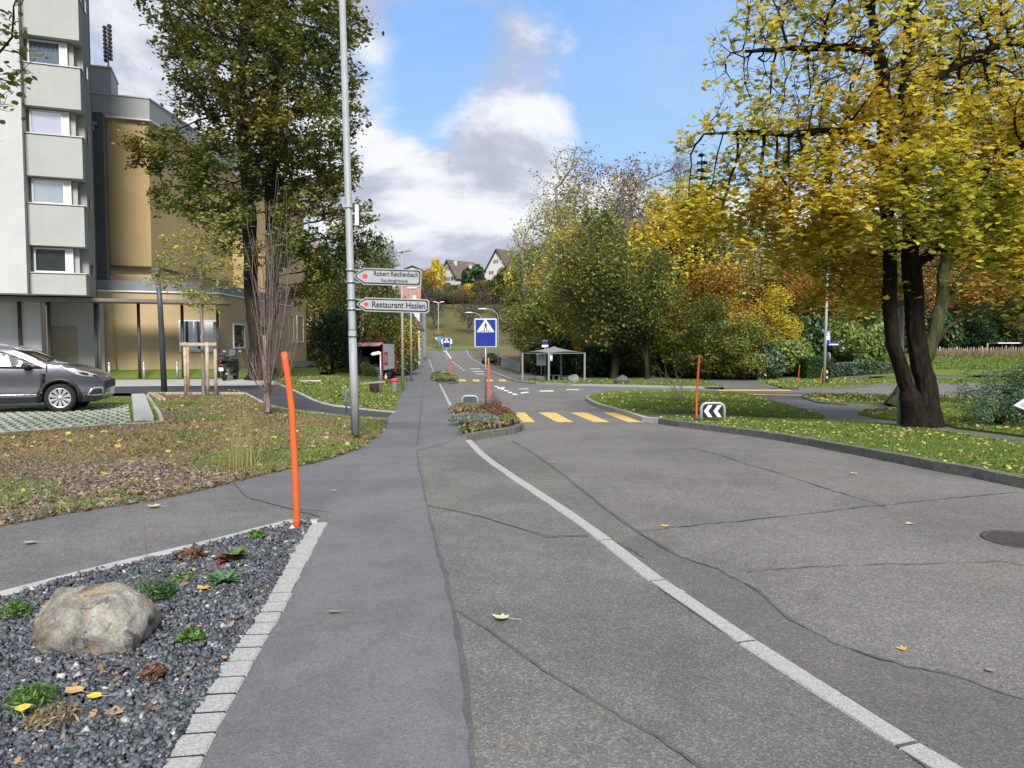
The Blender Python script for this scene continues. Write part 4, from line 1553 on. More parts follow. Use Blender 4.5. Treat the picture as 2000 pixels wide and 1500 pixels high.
# wood on the right
G2 = "trees of the wood on the right"
WOOD = [('round1', 1345, 72, 335, f_yellow, "golden yellow tree at the left end of the wood", 1.0),
        ('round3', 1400, 66, 520, f_orange, "orange-brown round tree low at the left of the wood", 1.2),
        ('round2', 1440, 76, 430, f_olive, "olive tree behind the orange-brown one", 1.1),
        ('round3', 1385, 60, 575, f_green, "mid green bushy tree before the orange-brown one", 1.1),
        ('tall1', 1500, 80, 400, f_green, "tall green tree in the middle of the wood", 1.3),
        ('round3', 1510, 62, 560, f_yellow, "bright yellow small maple in the middle of the wood", 1.0),
        ('round2', 1570, 72, 470, f_orange, "rust-coloured tree left of the tall lamp post", 1.1),
        ('round1', 1620, 84, 420, f_olive, "wide olive tree far back behind the tall lamp post", 1.1),
        ('round3', 1660, 64, 560, f_dark, "dark green tree just right of the tall lamp post", 1.1),
        ('round2', 1720, 78, 450, f_brown, "brown-leaved tree seen left of the maple trunks", 1.1),
        ('round1', 1800, 86, 420, f_brown, "brown tree far behind the twin trunks", 1.1),
        ('round2', 1860, 80, 470, f_orange, "rusty tree behind the picket fence, nearest the trunks", 1.2),
        ('tall1', 1930, 84, 380, f_dark, "dark tree behind the middle of the picket fence", 1.5),
        ('round2', 1990, 82, 480, f_orange, "reddish-brown tree behind the right end of the picket fence", 1.3),
        ('round1', 2060, 80, 420, f_brown, "brown tree at the far right edge of the wood", 1.2),
        ('round3', 1900, 76, 590, f_dark, "low dark conifer-like tree behind the picket fence", 1.4),
        ('round3', 1975, 75, 585, f_dark, "second low dark tree by the garden canopy", 1.4),
        ('round3', 1455, 58, 610, f_olive, "low yellow-green tree at the wood's edge above the pale bush", 1.2)]
for k_, u_, Y_, v_, m_, lb_, w_ in WOOD:
    far_tree(k_, u_, Y_, hh(v_, Y_, u_), lb_, m_, b_dark, group=G2, width=w_)
BK = ['behind the golden yellow tree', 'behind the orange-brown round tree', 'behind the tall green tree', 'behind the tall lamp post', 'left of the twin maple trunks', 'right of the twin maple trunks', 'above the garden canopy', 'behind the third boulder', 'behind the dark trunk by the shelter', 'behind the bus shelter']
for j_, (u_, Y_, v_) in enumerate([(1330, 96, 430), (1420, 98, 440), (1530, 100, 430), (1650, 100, 400), (1760, 102, 380), (1880, 100, 360), (2010, 98, 370), (1240, 100, 470), (1160, 100, 460), (1080, 104, 480)]):
    far_tree(['round1', 'tall1', 'round2'][j_ % 3], u_, Y_, hh(v_, Y_, u_), 'dim half-hidden tree in the back row ' + BK[j_], [f_green, f_brown, f_olive][j_ % 3], b_dark, group="back row of the wood", width=1.4)


# spruce behind
def spruce(base, h, rng, w=0.17, n=26, per=300):
    C = []
    S = []
    pos = [np.array([0, 0, z_]) for z_ in np.linspace(0, h, 20)]
    par = list(range(-1, 19))
    for k in range(n):
        t_ = k / (n - 1)
        z_ = h * (0.12 + 0.86 * t_)
        L = h * w * (1 - t_) ** 0.85 + 0.12
        nb_ = 7 if t_ < .8 else 5
        for b_ in range(nb_):
            az = rng.uniform(0, 2 * PI)
            ln = L * rng.uniform(0.7, 1.15)
            prev = int(np.argmin([abs(p_[2] - z_) for p_ in pos[:20]]))
            for s_ in range(1, 5):
                q = s_ / 4
                p_ = np.array([math.cos(az) * ln * q, math.sin(az) * ln * q, z_ - ln * 0.28 * q + ln * 0.14 * q * q])
                pos.append(p_)
                par.append(prev)
                prev = len(pos) - 1
                m_ = int(per / n * 1.2 * (1.2 - q * .5)) + 2
                C.append(p_ + rng.normal(size=(m_, 3)) * np.array([.14, .14, .07]) * (0.5 + ln * .55) - np.array([0, 0, .12]))
    Pn, par = np.array(pos), np.array(par)
    rad = radii_of(Pn, par, 0.012, h * 0.013)
    return branch_mesh("trunk", Pn, par, rad), leaf_mesh("crown", np.vstack(C), 0.34, rng, 'narrow', 0.9, droop=.5)


sp_t, sp_l = spruce(None, 20, np.random.default_rng(9))
PR['spruce'] = (sp_t, sp_l)
x_, Y_ = PX(1366, 92), 92
r_ = thing("spruce_tree", "dark narrow spruce rising above the golden tree", "tree", (x_, Y_, H(x_, Y_)))
h_ = hh(292, 92, 1366)
r_.scale = (h_ / 20 * 1.1, h_ / 20 * 1.1, h_ / 20)
link_obj("trunk", sp_t, b_dark, r_)
link_obj("crown", sp_l, f_dark, r_)

# trees on the left, behind the pole
G3 = "trees beyond the car park on the left"
far_tree('small', 648, 44, hh(596, 44, 655), "round dark green small tree beside the car park", f_dark, b_dark, group=G3, width=.92)
far_tree('round3', 640, 64, hh(505, 64, 640), "yellow-green tree behind the dark green round one", f_olive, b_dark, group=G3, width=.9)
far_tree('round3', 610, 74, hh(480, 74, 612), "orange-tinged tree beside the end of the ochre building", f_orange, b_dark, group=G3, width=.9)
far_tree('round2', 700, 60, hh(395, 60, 700), "tall dark tree with ragged top right of the grey signpost", f_green, b_dark, group=G3, width=.55)
far_tree('round3', 742, 70, hh(468, 70, 742), "dark ragged tree beside the farmhouse roof", f_green, b_dark, group=G3, width=.6)
far_tree('small', 768, 74, hh(604, 74, 765), "small tree with bright yellow leaves in front of the farmhouse", f_yellow, b_dark, group=G3, width=1.05)
far_tree('small', 722, 76, hh(640, 76, 735), "second yellow and green bush-like tree left of the bright yellow one", f_shrub, b_dark, group=G3, width=1.1)
far_tree('small', 820, 240, 9.0, "yellow tree beside the farther rooftops on the hill", f_yellow, b_dark, group="trees along the hill crest", width=1.3)


# ---------------------------------------------------------------- bushes and hedges
def bush_mesh(seed, n, leaf, shape='diamond', dims=(1, 1, 1), lumps=9, rngscale=1.0, inner=0.55, stems=10):
    rng = np.random.default_rng(seed)
    bl = []
    for k in range(lumps):
        a_ = rng.uniform(0, 2 * PI)
        rr = rng.uniform(0.1, 0.6)
        hgt = rng.uniform(0.25, 0.72)
        br = rng.uniform(0.28, 0.42)
        bl.append((math.cos(a_) * rr, math.sin(a_) * rr, hgt, br, br, br * .9, 1))
    C = blob_points(bl, n, rng, inner)
    C = C[C[:, 2] > 0.02]
    return leaf_mesh("foliage_%d" % seed, C * np.array(dims), leaf, rng, shape, 0.3)


def stem_mesh(seed, n=12, h=0.8):
    rng = np.random.default_rng(seed)
    m = MB()
    for k in range(n):
        a_ = rng.uniform(0, 2 * PI)
        r0 = rng.uniform(0, .12)
        r1 = rng.uniform(.2, .7)
        p0 = Vector((math.cos(a_) * r0, math.sin(a_) * r0, -0.05))
        p2 = Vector((math.cos(a_) * r1, math.sin(a_) * r1, rng.uniform(.5, .95) * h))
        p1 = (p0 + p2) / 2 + Vector((0, 0, 0.1))
        m.tube([p0, p1, p2], [0.015, 0.011, 0.004], 4, caps=False)
    me = bpy.data.meshes.new("stems")
    me.from_pydata([tuple(v) for v in m.v], [], m.f)
    return me


BU = [bush_mesh(201 + i, 5200, 0.085, dims=(1, 1, 1)) for i in range(3)]
BUF = [bush_mesh(231 + i, 4200, 0.13, lumps=12) for i in range(2)]
ST = stem_mesh(5)


def bush(u, Y, w, h, label, lmat, group=None, k=0, far=True, name="shrub", cat="shrub", d=None):
    x = PX(u, Y)
    r = thing(name, label, cat, (x, Y, H(x, Y)), group, RNG.uniform(0, 6.28))
    r.scale = (w / 2, (d or w) / 2, h)
    me = (BUF if far else BU)[k % (2 if far else 3)]
    for nm, mm, mt in (("stem", ST, b_dark), ("foliage", me, lmat)):
        o = link_obj(nm, mm, None, r)
        if not mm.materials:
            mm.materials.append(mt)
        o.material_slots[0].link = 'OBJECT'
        o.material_slots[0].material = mt
    return r


GB = "shrubs along the foot of the wood"
bu_ = [(1056, 72, 3, 3.0, f_dark, "dark shrub beside the end of the bridge wall"), (1076, 75, 5, 4.2, f_green, "green shrub behind the left shelter posts"), (1100, 72, 6, 3.8, f_dark, "dark green shrub behind the shelter bench"),
       (1155, 70, 5, 4.5, f_yellow, "shrub with orange-yellow top between the two shelter trunks"), (1165, 66, 5, 2.9, f_dark, "dark hedge-like shrub under the forked tree"), (1230, 66, 6, 3.6, f_green, "green shrub right of the straight dark trunk"),
       (1290, 66, 6, 4.4, f_green, "shrub behind the third boulder"), (1345, 64, 6, 4.6, f_olive, "olive shrub behind the slim park lamp"), (1400, 62, 6, 5.2, f_shrub, "tall light green shrub right of the slim park lamp"),
       (1440, 60, 5, 3.6, f_olive, "pale bush left of the blue-green one"), (1495, 58, 3.6, 3.0, f_juniper, "blue-green leafy shrub at the end of the path"), (1545, 60, 5, 3.2, f_shrub, "shrub left of the clipped hedge"),
       (1590, 64, 6, 4.5, f_dark, "dark shrub behind the clipped hedge"), (1640, 62, 5, 4.2, f_shrub, "shrub behind the blue street sign"), (1700, 60, 4.6, 3.6, f_shrub, "light green shrub left of the maple trunks"), (1680, 70, 6, 5, f_green, "green shrub behind the light one"),
       (1600, 72, 7, 5, f_green, "shaded shrub deep behind the tall lamp post"), (1500, 70, 7, 5.5, f_green, "shaded shrub deep behind the blue-green one"), (1420, 72, 7, 6, f_dark, "dark shrub deep in the wood at its left"), (1330, 74, 7, 5.5, f_dark, "dark shrub deep behind the slim park lamp"),
       (1250, 76, 7, 5, f_dark, "dark shrub deep behind the third boulder"), (1760, 74, 7, 5, f_green, "green shrub seen between the maple trunks"), (1840, 76, 6, 4.6, f_dark, "dark shrub behind the left end of the picket fence"), (1920, 77, 8, 4.6, f_dark, "dark shrub behind the middle of the picket fence"),
       (2000, 76, 8, 4.2, f_green, "green shrub behind the garden canopy"), (1085, 80, 7, 5, f_green, "green shrub deep behind the information board"), (958, 99, 3, 1.6, f_dark, "dark shrub beside the far end of the bridge wall"), (1034, 82, 3, 2.6, f_brown, "brownish shrub over the bridge wall")]
for i_, (u_, Y_, w_, h_, m_, lb_) in enumerate(bu_):
    bush(u_, Y_, w_, h_, lb_, m_, GB, i_)

# left-hand bushes
GL = "shrubs in front of the farmhouse"
for i_, (u_, Y_, w_, h_, m_, lb_) in enumerate([(729, 58.5, .9, 1.2, f_dark, "dark green shrub left of the truck's open back"), (714, 50, 1.0, 1.1, f_green, "green shrub between signpost and truck"), (780, 72, 2.4, 1.7, f_dark, "dark shrub under the bright yellow tree"),
                                                (790, 72, 3.0, 2.4, f_green, "shrub by the farmhouse wall"), (715, 66, 3.5, 4.4, f_brown, "reddish-brown shrub above the truck"), (620, 62, 4, 3, f_green, "green bush behind the parked cars"), (680, 66, 5, 3.6, f_green, "green bush right of the parked cars")]):
    bush(u_, Y_, w_, h_, lb_, m_, GL, i_)

# hill crest shrubs
cr_ = [(852, 246, 7, 512, f_yellow), (836, 240, 8, 530, f_orange), (866, 232, 8, 568, f_shrub), (884, 236, 8, 556, f_green), (900, 232, 8, 566, f_orange), (915, 236, 8, 556, f_yellow), (935, 236, 8, 555, f_green), (952, 238, 8, 548, f_orange), (965, 236, 9, 552, f_green),
       (985, 236, 12, 530, f_green), (1010, 234, 12, 505, f_olive), (1035, 230, 12, 490, f_green), (920, 229, 12, 575, f_brown), (880, 229, 12, 576, f_green), (955, 229, 12, 572, f_brown), (985, 226, 12, 560, f_green), (848, 229, 12, 572, f_green), (815, 236, 12, 545, f_green)]
nm_ = ["tall yellow shrub left of the gabled house", "orange shrub left of the yellow one on the crest", "bright green round shrub below the gabled house", "green shrub below the gabled house's eave", "orange-red low shrub below the house side",
       "small yellow shrub below the clipped dome tree", "green shrub right under the clipped dome tree", "orange shrub between the two white houses", "green shrub below the second white house", "large green shrub before the second white house",
       "olive shrub at the right end of the crest", "green shrub where the crest meets the shelter trees", "brown scrub below the clipped dome tree", "brown scrub below the gabled house", "brown scrub under the orange shrub",
       "green scrub at the meadow's upper right corner", "green scrub at the meadow's upper left corner", "green shrub behind the farmhouse roof"]
for i_, ((u_, Y_, w_, h_, m_), lb_) in enumerate(zip(cr_, nm_)):
    bush(u_, Y_, w_, hh(h_, Y_, u_) * 1.12, lb_, m_, "shrubs along the hill crest", i_)
r_ = bush(929, 243, 12, hh(523, 243, 929) * 1.1, "dark green clipped dome-shaped tree beside the gabled house", f_dark, None, 1, name="clipped_tree", cat="tree")
bush(914, 256, 10, hh(518, 256, 914) * 1.1, "yellow-green tree behind the clipped dome tree", f_olive, None, 0, name="garden_tree", cat="tree")

# orchard trees on the meadow
GO = "bare fruit trees on the hill meadow"
for u_, Y_, h_, lb_ in ((846, 178, 9.5, "leafless fruit tree behind the twin-armed lamp"), (915, 172, 9.5, "leafless fruit tree left of the blue crossing sign on the meadow"), (938, 205, 9, "leafless fruit tree higher up the meadow"),
                        (975, 180, 9, "leafless fruit tree right of the blue crossing sign"), (885, 214, 7, "small leafless fruit tree near the top of the meadow"), (830, 200, 9, "leafless fruit tree beside the farmhouse eave")):
    far_tree('orchard', u_, Y_, h_, lb_, f_brown, b_orch, name="fruit_tree", group=GO, width=1.0)


# clipped hedge and juniper mat
def box_hedge(name, label, u0, u1, Y, h, dep, mat, leaf=0.09, n=9000, seed=3, rnd=0.0, z0=None):
    rng = np.random.default_rng(seed)
    xa, xb = PX(u0, Y), PX(u1, Y)
    W = xb - xa
    base = Vector(((xa + xb) / 2, Y, H((xa + xb) / 2, Y)))
    areas = np.array([W * h, W * dep, dep * h * 2])
    f = rng.choice(3, n, p=areas / areas.sum())
    C = np.zeros((n, 3))
    a_, b_ = rng.random(n), rng.random(n)
    s0 = f == 0
    C[s0] = np.stack([(a_[s0] - .5) * W, np.full(s0.sum(), -dep / 2), b_[s0] * h], 1)
    s0 = f == 1
    C[s0] = np.stack([(a_[s0] - .5) * W, (b_[s0] - .5) * dep, np.full(s0.sum(), h)], 1)
    s0 = f == 2
    C[s0] = np.stack([np.where(rng.random(s0.sum()) < .5, -W / 2, W / 2), (a_[s0] - .5) * dep, b_[s0] * h], 1)
    if rnd:
        tt = (C[:, 0] / (W / 2))
        C[:, 2] *= 1 - rnd * np.abs(tt) ** 2.5 + 0.10 * np.sin(C[:, 0] * 2.1) + 0.06 * np.sin(C[:, 0] * 4.7)
        C[:, 1] *= 1 - rnd * .6 * np.abs(tt) ** 3
    C += rng.normal(size=C.shape) * 0.05
    root = thing(name, label, "hedge", tuple(base))
    link_obj("foliage", leaf_mesh("foliage", C, leaf, rng, 'diamond', .3), mat, root)
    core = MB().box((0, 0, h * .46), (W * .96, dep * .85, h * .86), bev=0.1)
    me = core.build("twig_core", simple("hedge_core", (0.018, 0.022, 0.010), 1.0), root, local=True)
    return root


hY = 57.0
box_hedge("clipped_hedge", "dark green clipped box hedge beside the tall lamp post", 1569, 1618, hY, 1.55 * 1, 1.6, f_hedge, seed=3)
box_hedge("juniper_hedge", "low spreading blue-green juniper mat right of the clipped hedge", 1618, 1742, hY - .5, 1.0, 2.2, f_juniper, 0.12, 9000, 4, rnd=0.5)


# feathery conifer bush at the right edge
def feather_bush(label, blobs, n_spr, seed, mat, base):
    rng = np.random.default_rng(seed)
    o = np.array(base)
    C0 = blob_points(blobs, n_spr, rng, 0.45) - o
    C0 = C0[C0[:, 2] > 0.02]
    cen = C0.mean(0) * np.array([1, 1, 0.4])
    d = unit(C0 - cen + rng.normal(size=C0.shape) * 0.5 + np.array([0, 0, .25]))
    pts = []
    for s_ in np.linspace(-0.16, 0.16, 11):
        pts.append(C0 + d * s_ + np.array([0, 0, -1]) * (s_ + .16) ** 2 * 1.2)
    C = np.vstack(pts) + rng.normal(size=(len(C0) * 11, 3)) * 0.022
    root = thing("conifer_bush", label, "shrub", tuple(base))
    link_obj("foliage", leaf_mesh("foliage", C, 0.075, rng, 'narrow', 0.4), mat, root)
    m = MB()
    for k in range(16):
        q = Vector(C0[rng.integers(0, len(C0))] * 0.9)
        m.tube([(rng.normal() * .1, rng.normal() * .1, -0.05), q * .5 + Vector((0, 0, .05)), q], [0.02, 0.013, 0.004], 4)
    m.build("stem", b_dark, root, local=True)
    return root


QY = 15.5
qb = (PX(1950, QY), QY, H(PX(1950, QY), QY) + .08)
feather_bush("wide feathery blue-green conifer bush at the right edge beyond the maple trunk", pxblobs([(1900, 780, 32, 0), (1880, 755, 22, 0), (1960, 785, 48, .3), (1950, 745, 35, .8), (2040, 760, 70, .5), (1915, 805, 26, -.3), (2000, 800, 40, -.4), (1900, 722, 16, .6), (2120, 760, 80, .5)], QY), 3600, 8, f_juniper, qb)

# ================================================================== BUILDINGS
def plaster(name, col, var=0.05, stain=0.3, rough=0.92):
    m, t, b = new_mat(name)
    tc = t.new('ShaderNodeTexCoord').outputs['Object']
    n = t.noise(tc, 0.6, 7, 0.65, 0.3)
    c = t.ramp(n, [(0.3, tuple(x * (1 - var * 1.6) for x in col)), (0.7, tuple(x * (1 + var) for x in col))])
    mp = t.new('ShaderNodeMapping')
    t.link(tc, mp.inputs[0])
    mp.inputs['Scale'].default_value = (2.2, 2.2, 0.12)
    s = t.noise(mp.outputs[0], 1.6, 6, 0.7)
    c = t.mix(t.smooth(s, 0.50, 0.78, 0, min(1, stain * 1.7)), c, tuple(x * 0.6 for x in col))
    t.link(c, b.inputs['Base Color'])
    b.inputs['Roughness'].default_value = rough
    b.inputs['Specular IOR Level'].default_value = 0.2
    bp = t.new('ShaderNodeBump')
    bp.inputs['Strength'].default_value = 0.25
    bp.inputs['Distance'].default_value = 0.01
    t.link(t.noise(tc, 45, 4, 0.7), bp.inputs['Height'])
    t.link(bp.outputs[0], b.inputs['Normal'])
    return m


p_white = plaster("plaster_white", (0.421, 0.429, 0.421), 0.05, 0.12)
p_recess_shade = plaster("plaster_recess_shade", (0.343, 0.353, 0.336), 0.04, 0.14)  # wall plaster toned down, shade of the recessed bay put into its colour
p_side_shade = plaster("plaster_side_shade", (0.270, 0.279, 0.270), 0.05, 0.2)  # darker copy of the wall plaster: shade of the receding face painted in
p_grey = plaster("plaster_grey", (0.340, 0.357, 0.353), 0.05, 0.15)
p_dark = simple("metal_cladding_dark", (0.075, 0.080, 0.085), 0.6, var=0.06, scale=1.0)
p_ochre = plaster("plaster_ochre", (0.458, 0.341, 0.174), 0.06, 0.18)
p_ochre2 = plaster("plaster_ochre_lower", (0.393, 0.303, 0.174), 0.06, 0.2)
m_frame = simple("window_frame_white", (0.629, 0.629, 0.612), 0.45, var=0.03)
m_sill = simple("sill_metal", (0.42, 0.42, 0.40), 0.5, var=0.05)
m_steel = simple("painted_steel_dark", (0.055, 0.05, 0.045), 0.55, var=0.1)
m_galv = simple("galvanised_steel", (0.320, 0.336, 0.344), 0.45, 0.55, var=0.10, scale=12)
m_greypaint = simple("grey_pole_paint", (0.245, 0.266, 0.274), 0.55, 0.0, var=0.07, scale=6, dirt=0.3)
m_curtain = simple("curtain", (0.085, 0.11, 0.14), 0.9, var=0.25, scale=14)
m_slate = simple("slate_blue_paint", (0.045, 0.055, 0.075), 0.5, var=0.06)


def glass_mat(name, tint, rough=0.05):
    m, t, b = new_mat(name)
    b.inputs['Base Color'].default_value = (*tint, 1)
    b.inputs['Roughness'].default_value = rough
    b.inputs['Metallic'].default_value = 0.0
    b.inputs['Specular IOR Level'].default_value = 1.0
    b.inputs['IOR'].default_value = 1.9
    b.inputs['Coat Weight'].default_value = 1.0
    b.inputs['Coat IOR'].default_value = 2.1
    b.inputs['Coat Roughness'].default_value = 0.02
    return m


g_dark = glass_mat("window_glass", (0.02, 0.025, 0.03))
g_blue = glass_mat("window_glass_bright", (0.10, 0.115, 0.13))

TC = Vector((PX(172, 32), 32, 0))
TA = math.atan2(0.35, 0.937)
EX = Vector((math.cos(TA), math.sin(TA), 0))
EYV = Vector((-math.sin(TA), math.cos(TA), 0))


def s_of(u, t_):
    """distance along the facade where the line at depth t is seen at column u"""
    k = (u - 1000) / FPX * math.cos(PITCH)
    a_ = TC + EYV * t_
    return (k * a_.y - a_.x) / (EX.x - k * EX.y)


def TW(s, t_, z=0):
    p = TC + EX * s + EYV * t_
    return Vector((p.x, p.y, z))


# --- white tower
tw = thing("apartment_tower", "tall pale plaster apartment tower with stacked corner windows at the left edge", "apartment tower", tuple(TC))
tw.rotation_euler = (0, 0, TA)
FL = [4.67 + 2.88 * k for k in range(-0, 7)]
Z0 = 3.78
m = MB().box((-7.05, 5.0, (Z0 + 24) / 2), (9.9, 10.7, 24 - Z0))
m.build("wall", p_white, tw, local=True)
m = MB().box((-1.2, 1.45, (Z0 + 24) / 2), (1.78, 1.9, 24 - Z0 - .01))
m.build("bay_core", p_recess_shade, tw, local=True)
for k, zs in enumerate(FL):
    lo = Z0 if k == 0 else zs - 1.73
    bd = MB().box((-1.045, .41, (lo + zs) / 2), (2.09, .82, zs - lo), bev=0.01)
    bo = bd.build("parapet", p_recess_shade, tw, local=True)
    cp = MB().box((-1.03, .40, zs + 0.02), (2.17, .9, 0.04))
    cp.build("parapet_cap", m_sill, bo, local=True)
    if k < 6:
        wf = MB()
        x0, x1, zb, zt = -1.98, -0.52, zs + 0.06, zs + 1.11
        y = 0.38
        xg = x1 - 0.30
        for (a0, a1, b0, b1) in ((x0, x1, zb, zb + .07), (x0, x1, zt - .07, zt), (x0, x0 + .07, zb + .072, zt - .072), (xg, xg + .07, zb + .072, zt - .072), (x1 - .06, x1, zb + .072, zt - .072)):
            wf.box(((a0 + a1) / 2, y, (b0 + b1) / 2), (a1 - a0, .08, b1 - b0))
        wf.box(((xg + .072 + x1 - .062) / 2, y + .01, (zb + zt) / 2), (x1 - xg - .136, .05, zt - zb - .146))
        wo = wf.build("window", m_frame, tw, local=True)
        gm = [simple('pane_dark_green', (.012, .02, .014), .25), glass_mat('pane_blue_reflection', (.17, .215, .25)), glass_mat('pane_lilac_reflection', (.33, .34, .41)), m_curtain, g_blue, g_dark][k]  # blue and lilac panes have the sky's reflection put into their colour
        gp = MB()
        if k == 3:
            n_ = 22
            vs = []
            for i in range(n_ + 1):
                xx = x0 + .07 + (xg - x0 - .07) * i / n_
                vs += [(xx, y + .05 + .02 * math.sin(i * 1.9), zb + .07), (xx, y + .05 + .02 * math.sin(i * 1.9), zt - .07)]
            gp.add(vs, [(2 * i, 2 * i + 2, 2 * i + 3, 2 * i + 1) for i in range(n_)], True)
            gp.build("curtain", m_curtain, wo, local=True, fix=False)
        else:
            gp.box(((x0 + .07 + xg) / 2, y + .01, (zb + zt) / 2), (xg - x0 - .07, .012, zt - zb - .14))
            gp.build("pane", gm, wo, local=True)
        # side window slits on the receding face
        sw = MB().box((0.0, 1.5, zs + 0.3), (0.06, .34, .5))
        sw.build("side_window", g_dark, tw, local=True)
MB().box((-0.16, 1.66, (Z0 + 24) / 2), (0.30, 1.68, 24 - Z0)).build("side_wall", p_side_shade, tw, local=True)
MB().box((-0.05, 2.56, (Z0 + 24) / 2), (0.12, 0.10, 24 - Z0)).build("edge_trim", m_steel, tw, local=True)
m = MB().box((-6.4, 3.0, Z0 / 2 - .1), (8.3, 1.0, Z0 - .2 + .1))
m.build("ground_floor_wall", p_white, tw, local=True)
MB().box((-1.1, 4.3, Z0 / 2 - .1), (2.3, 0.6, Z0)).build("recess_wall", p_recess_shade, tw, local=True)
MB().box((-1.62, 3.96, 1.30), (1.0, 0.05, 2.4)).build("door", simple("door_ochre", (0.24, 0.21, 0.13), 0.6), tw, local=True)
yp = MB().add([(-5.2, 2.494, 1.35), (-3.9, 2.494, 1.35), (-4.4, 2.494, 2.0), (-5.4, 2.494, 2.6)], [(0, 1, 2, 3)])
yp.build("yellow_marking", simple("yellow_wall_paint", (0.5, 0.42, 0.16), 0.8), tw, local=True)

# --- ochre building behind
ob_ = thing("apartment_building", "long ochre apartment building with grey roof band behind the oak", "building", tuple(TW(2, 6.5)))
u0 = TW(-3.4, 6.5)
cnr = TW(s_of(300, 6.5), 6.5)
ye = abs(cnr.x) * FPX / 403
plan = [(u0.x, u0.y), (cnr.x, cnr.y), (cnr.x, ye), (cnr.x - 12, ye), (u0.x - 4, u0.y + 12)]
MB().prism(plan, 4.0, 13.1).build("upper_wall", p_ochre, ob_)
pl2 = [(u0.x, u0.y - .16), (cnr.x + .16, cnr.y - .16), (cnr.x + .16, ye + .16), (cnr.x - 12, ye + .16), (u0.x - 4, u0.y + 12)]
MB().prism(pl2, 13.16, 14.2).build("roof_band", p_grey, ob_)
pl3 = [(u0.x, u0.y - .2), (cnr.x + .2, cnr.y - .2), (cnr.x + .2, ye + .2), (cnr.x - 12, ye + .2), (u0.x - 4, u0.y + 12)]
MB().prism(pl3, 13.10, 13.158).build("roof_edge", m_frame, ob_)
MB().prism(pl3, 14.2, 14.26).build("coping", m_sill, ob_)
# lower storey
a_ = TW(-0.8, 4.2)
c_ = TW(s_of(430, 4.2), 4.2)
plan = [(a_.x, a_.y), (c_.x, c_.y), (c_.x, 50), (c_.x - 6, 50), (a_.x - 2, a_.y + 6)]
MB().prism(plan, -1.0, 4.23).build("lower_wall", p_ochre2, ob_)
pl4 = [(a_.x, a_.y - .08), (c_.x + .08, c_.y - .08), (c_.x + .08, 50.05), (c_.x - 6, 50.05), (a_.x - 2, a_.y + 6)]
MB().prism(pl4, 4.23, 4.30).build("terrace_edge", m_frame, ob_)
rl = MB()
for p0, p1 in ((a_, c_), (c_, Vector((c_.x, 50, 0)))):
    d = p1 - p0
    rl.slab([(p0.x, p0.y, 4.30), (p1.x, p1.y, 4.30), (p1.x, p1.y, 4.78), (p0.x, p0.y, 4.78)], (-.03, .05, 0))
rl.build("terrace_parapet", simple("parapet_metal", (0.16, 0.185, 0.20), 0.4, var=0.05), ob_)
rr_ = MB()
for p0, p1 in ((a_, c_), (c_, Vector((c_.x, 50, 0)))):
    rr_.tube([(p0.x, p0.y, 5.02), (p1.x, p1.y, 5.02)], 0.025, 6)
    n_ = int((p1 - p0).length / 1.2)
    for i in range(n_ + 1):
        q = p0 + (p1 - p0) * i / n_
        rr_.tube([(q.x, q.y, 4.70), (q.x, q.y, 5.02)], 0.015, 5)
rr_.build("terrace_rail", m_galv, ob_)
# set-back storey strip with dark ledge
MB().prism([(u0.x, u0.y - .3), (cnr.x + .3, cnr.y - .3), (cnr.x + .3, 50), (cnr.x, 50), (u0.x, u0.y)], 5.62, 5.70).build("ledge", m_steel, ob_)
# block at the far end
xq = PX(597, 58)
MB().prism([(c_.x - 5, 50.02), (xq, 50.02), (xq, 58.2), (c_.x - 5, 58.2)], -1.6, 8.6).build("end_block", p_ochre, ob_)


def wall_window(parent, origin, ex, x0, x1, z0, z1, mull=(), panel=None, gm=None, dep=0.14, sill=True):
    """window set on a wall; origin/ex in world space, facing right-hand normal"""
    ex = Vector(ex).normalized()
    nrm = Vector((ex.y, -ex.x, 0))
    M = Matrix((ex, nrm, Vector((0, 0, 1)))).transposed()
    def B(mb_, cx, cz, w, h, o, t_):
        mb_.box(Vector(origin) + ex * cx + nrm * o + Vector((0, 0, cz)), (w, t_, h), M)
    f = MB()
    cx, cz, w, h = (x0 + x1) / 2, (z0 + z1) / 2, x1 - x0, z1 - z0
    B(f, cx, z0 + .03, w, .06, .03, .07)
    B(f, cx, z1 - .03, w, .06, .03, .07)
    for x in [x0 + .03, x1 - .03] + [x0 + w * q for q in mull]:
        B(f, x, cz, .06, h - .124, .03, .07)
    fo = f.build("window", m_frame, parent)
    g = MB()
    B(g, cx, cz, w - .1, h - .1, .012, .02)
    g.build("pane", gm or g_dark, fo)
    if panel:
        p = MB()
        B(p, x0 + w * (panel[0] + panel[1]) / 2, cz, w * (panel[1] - panel[0]), h - .14, .045, .03)
        p.build("panel", m_frame, fo)
    if sill:
        s = MB()
        B(s, cx, z0 - .04, w + .16, .05, .06, .14)
        s.build("sill", m_sill, fo)
    return fo


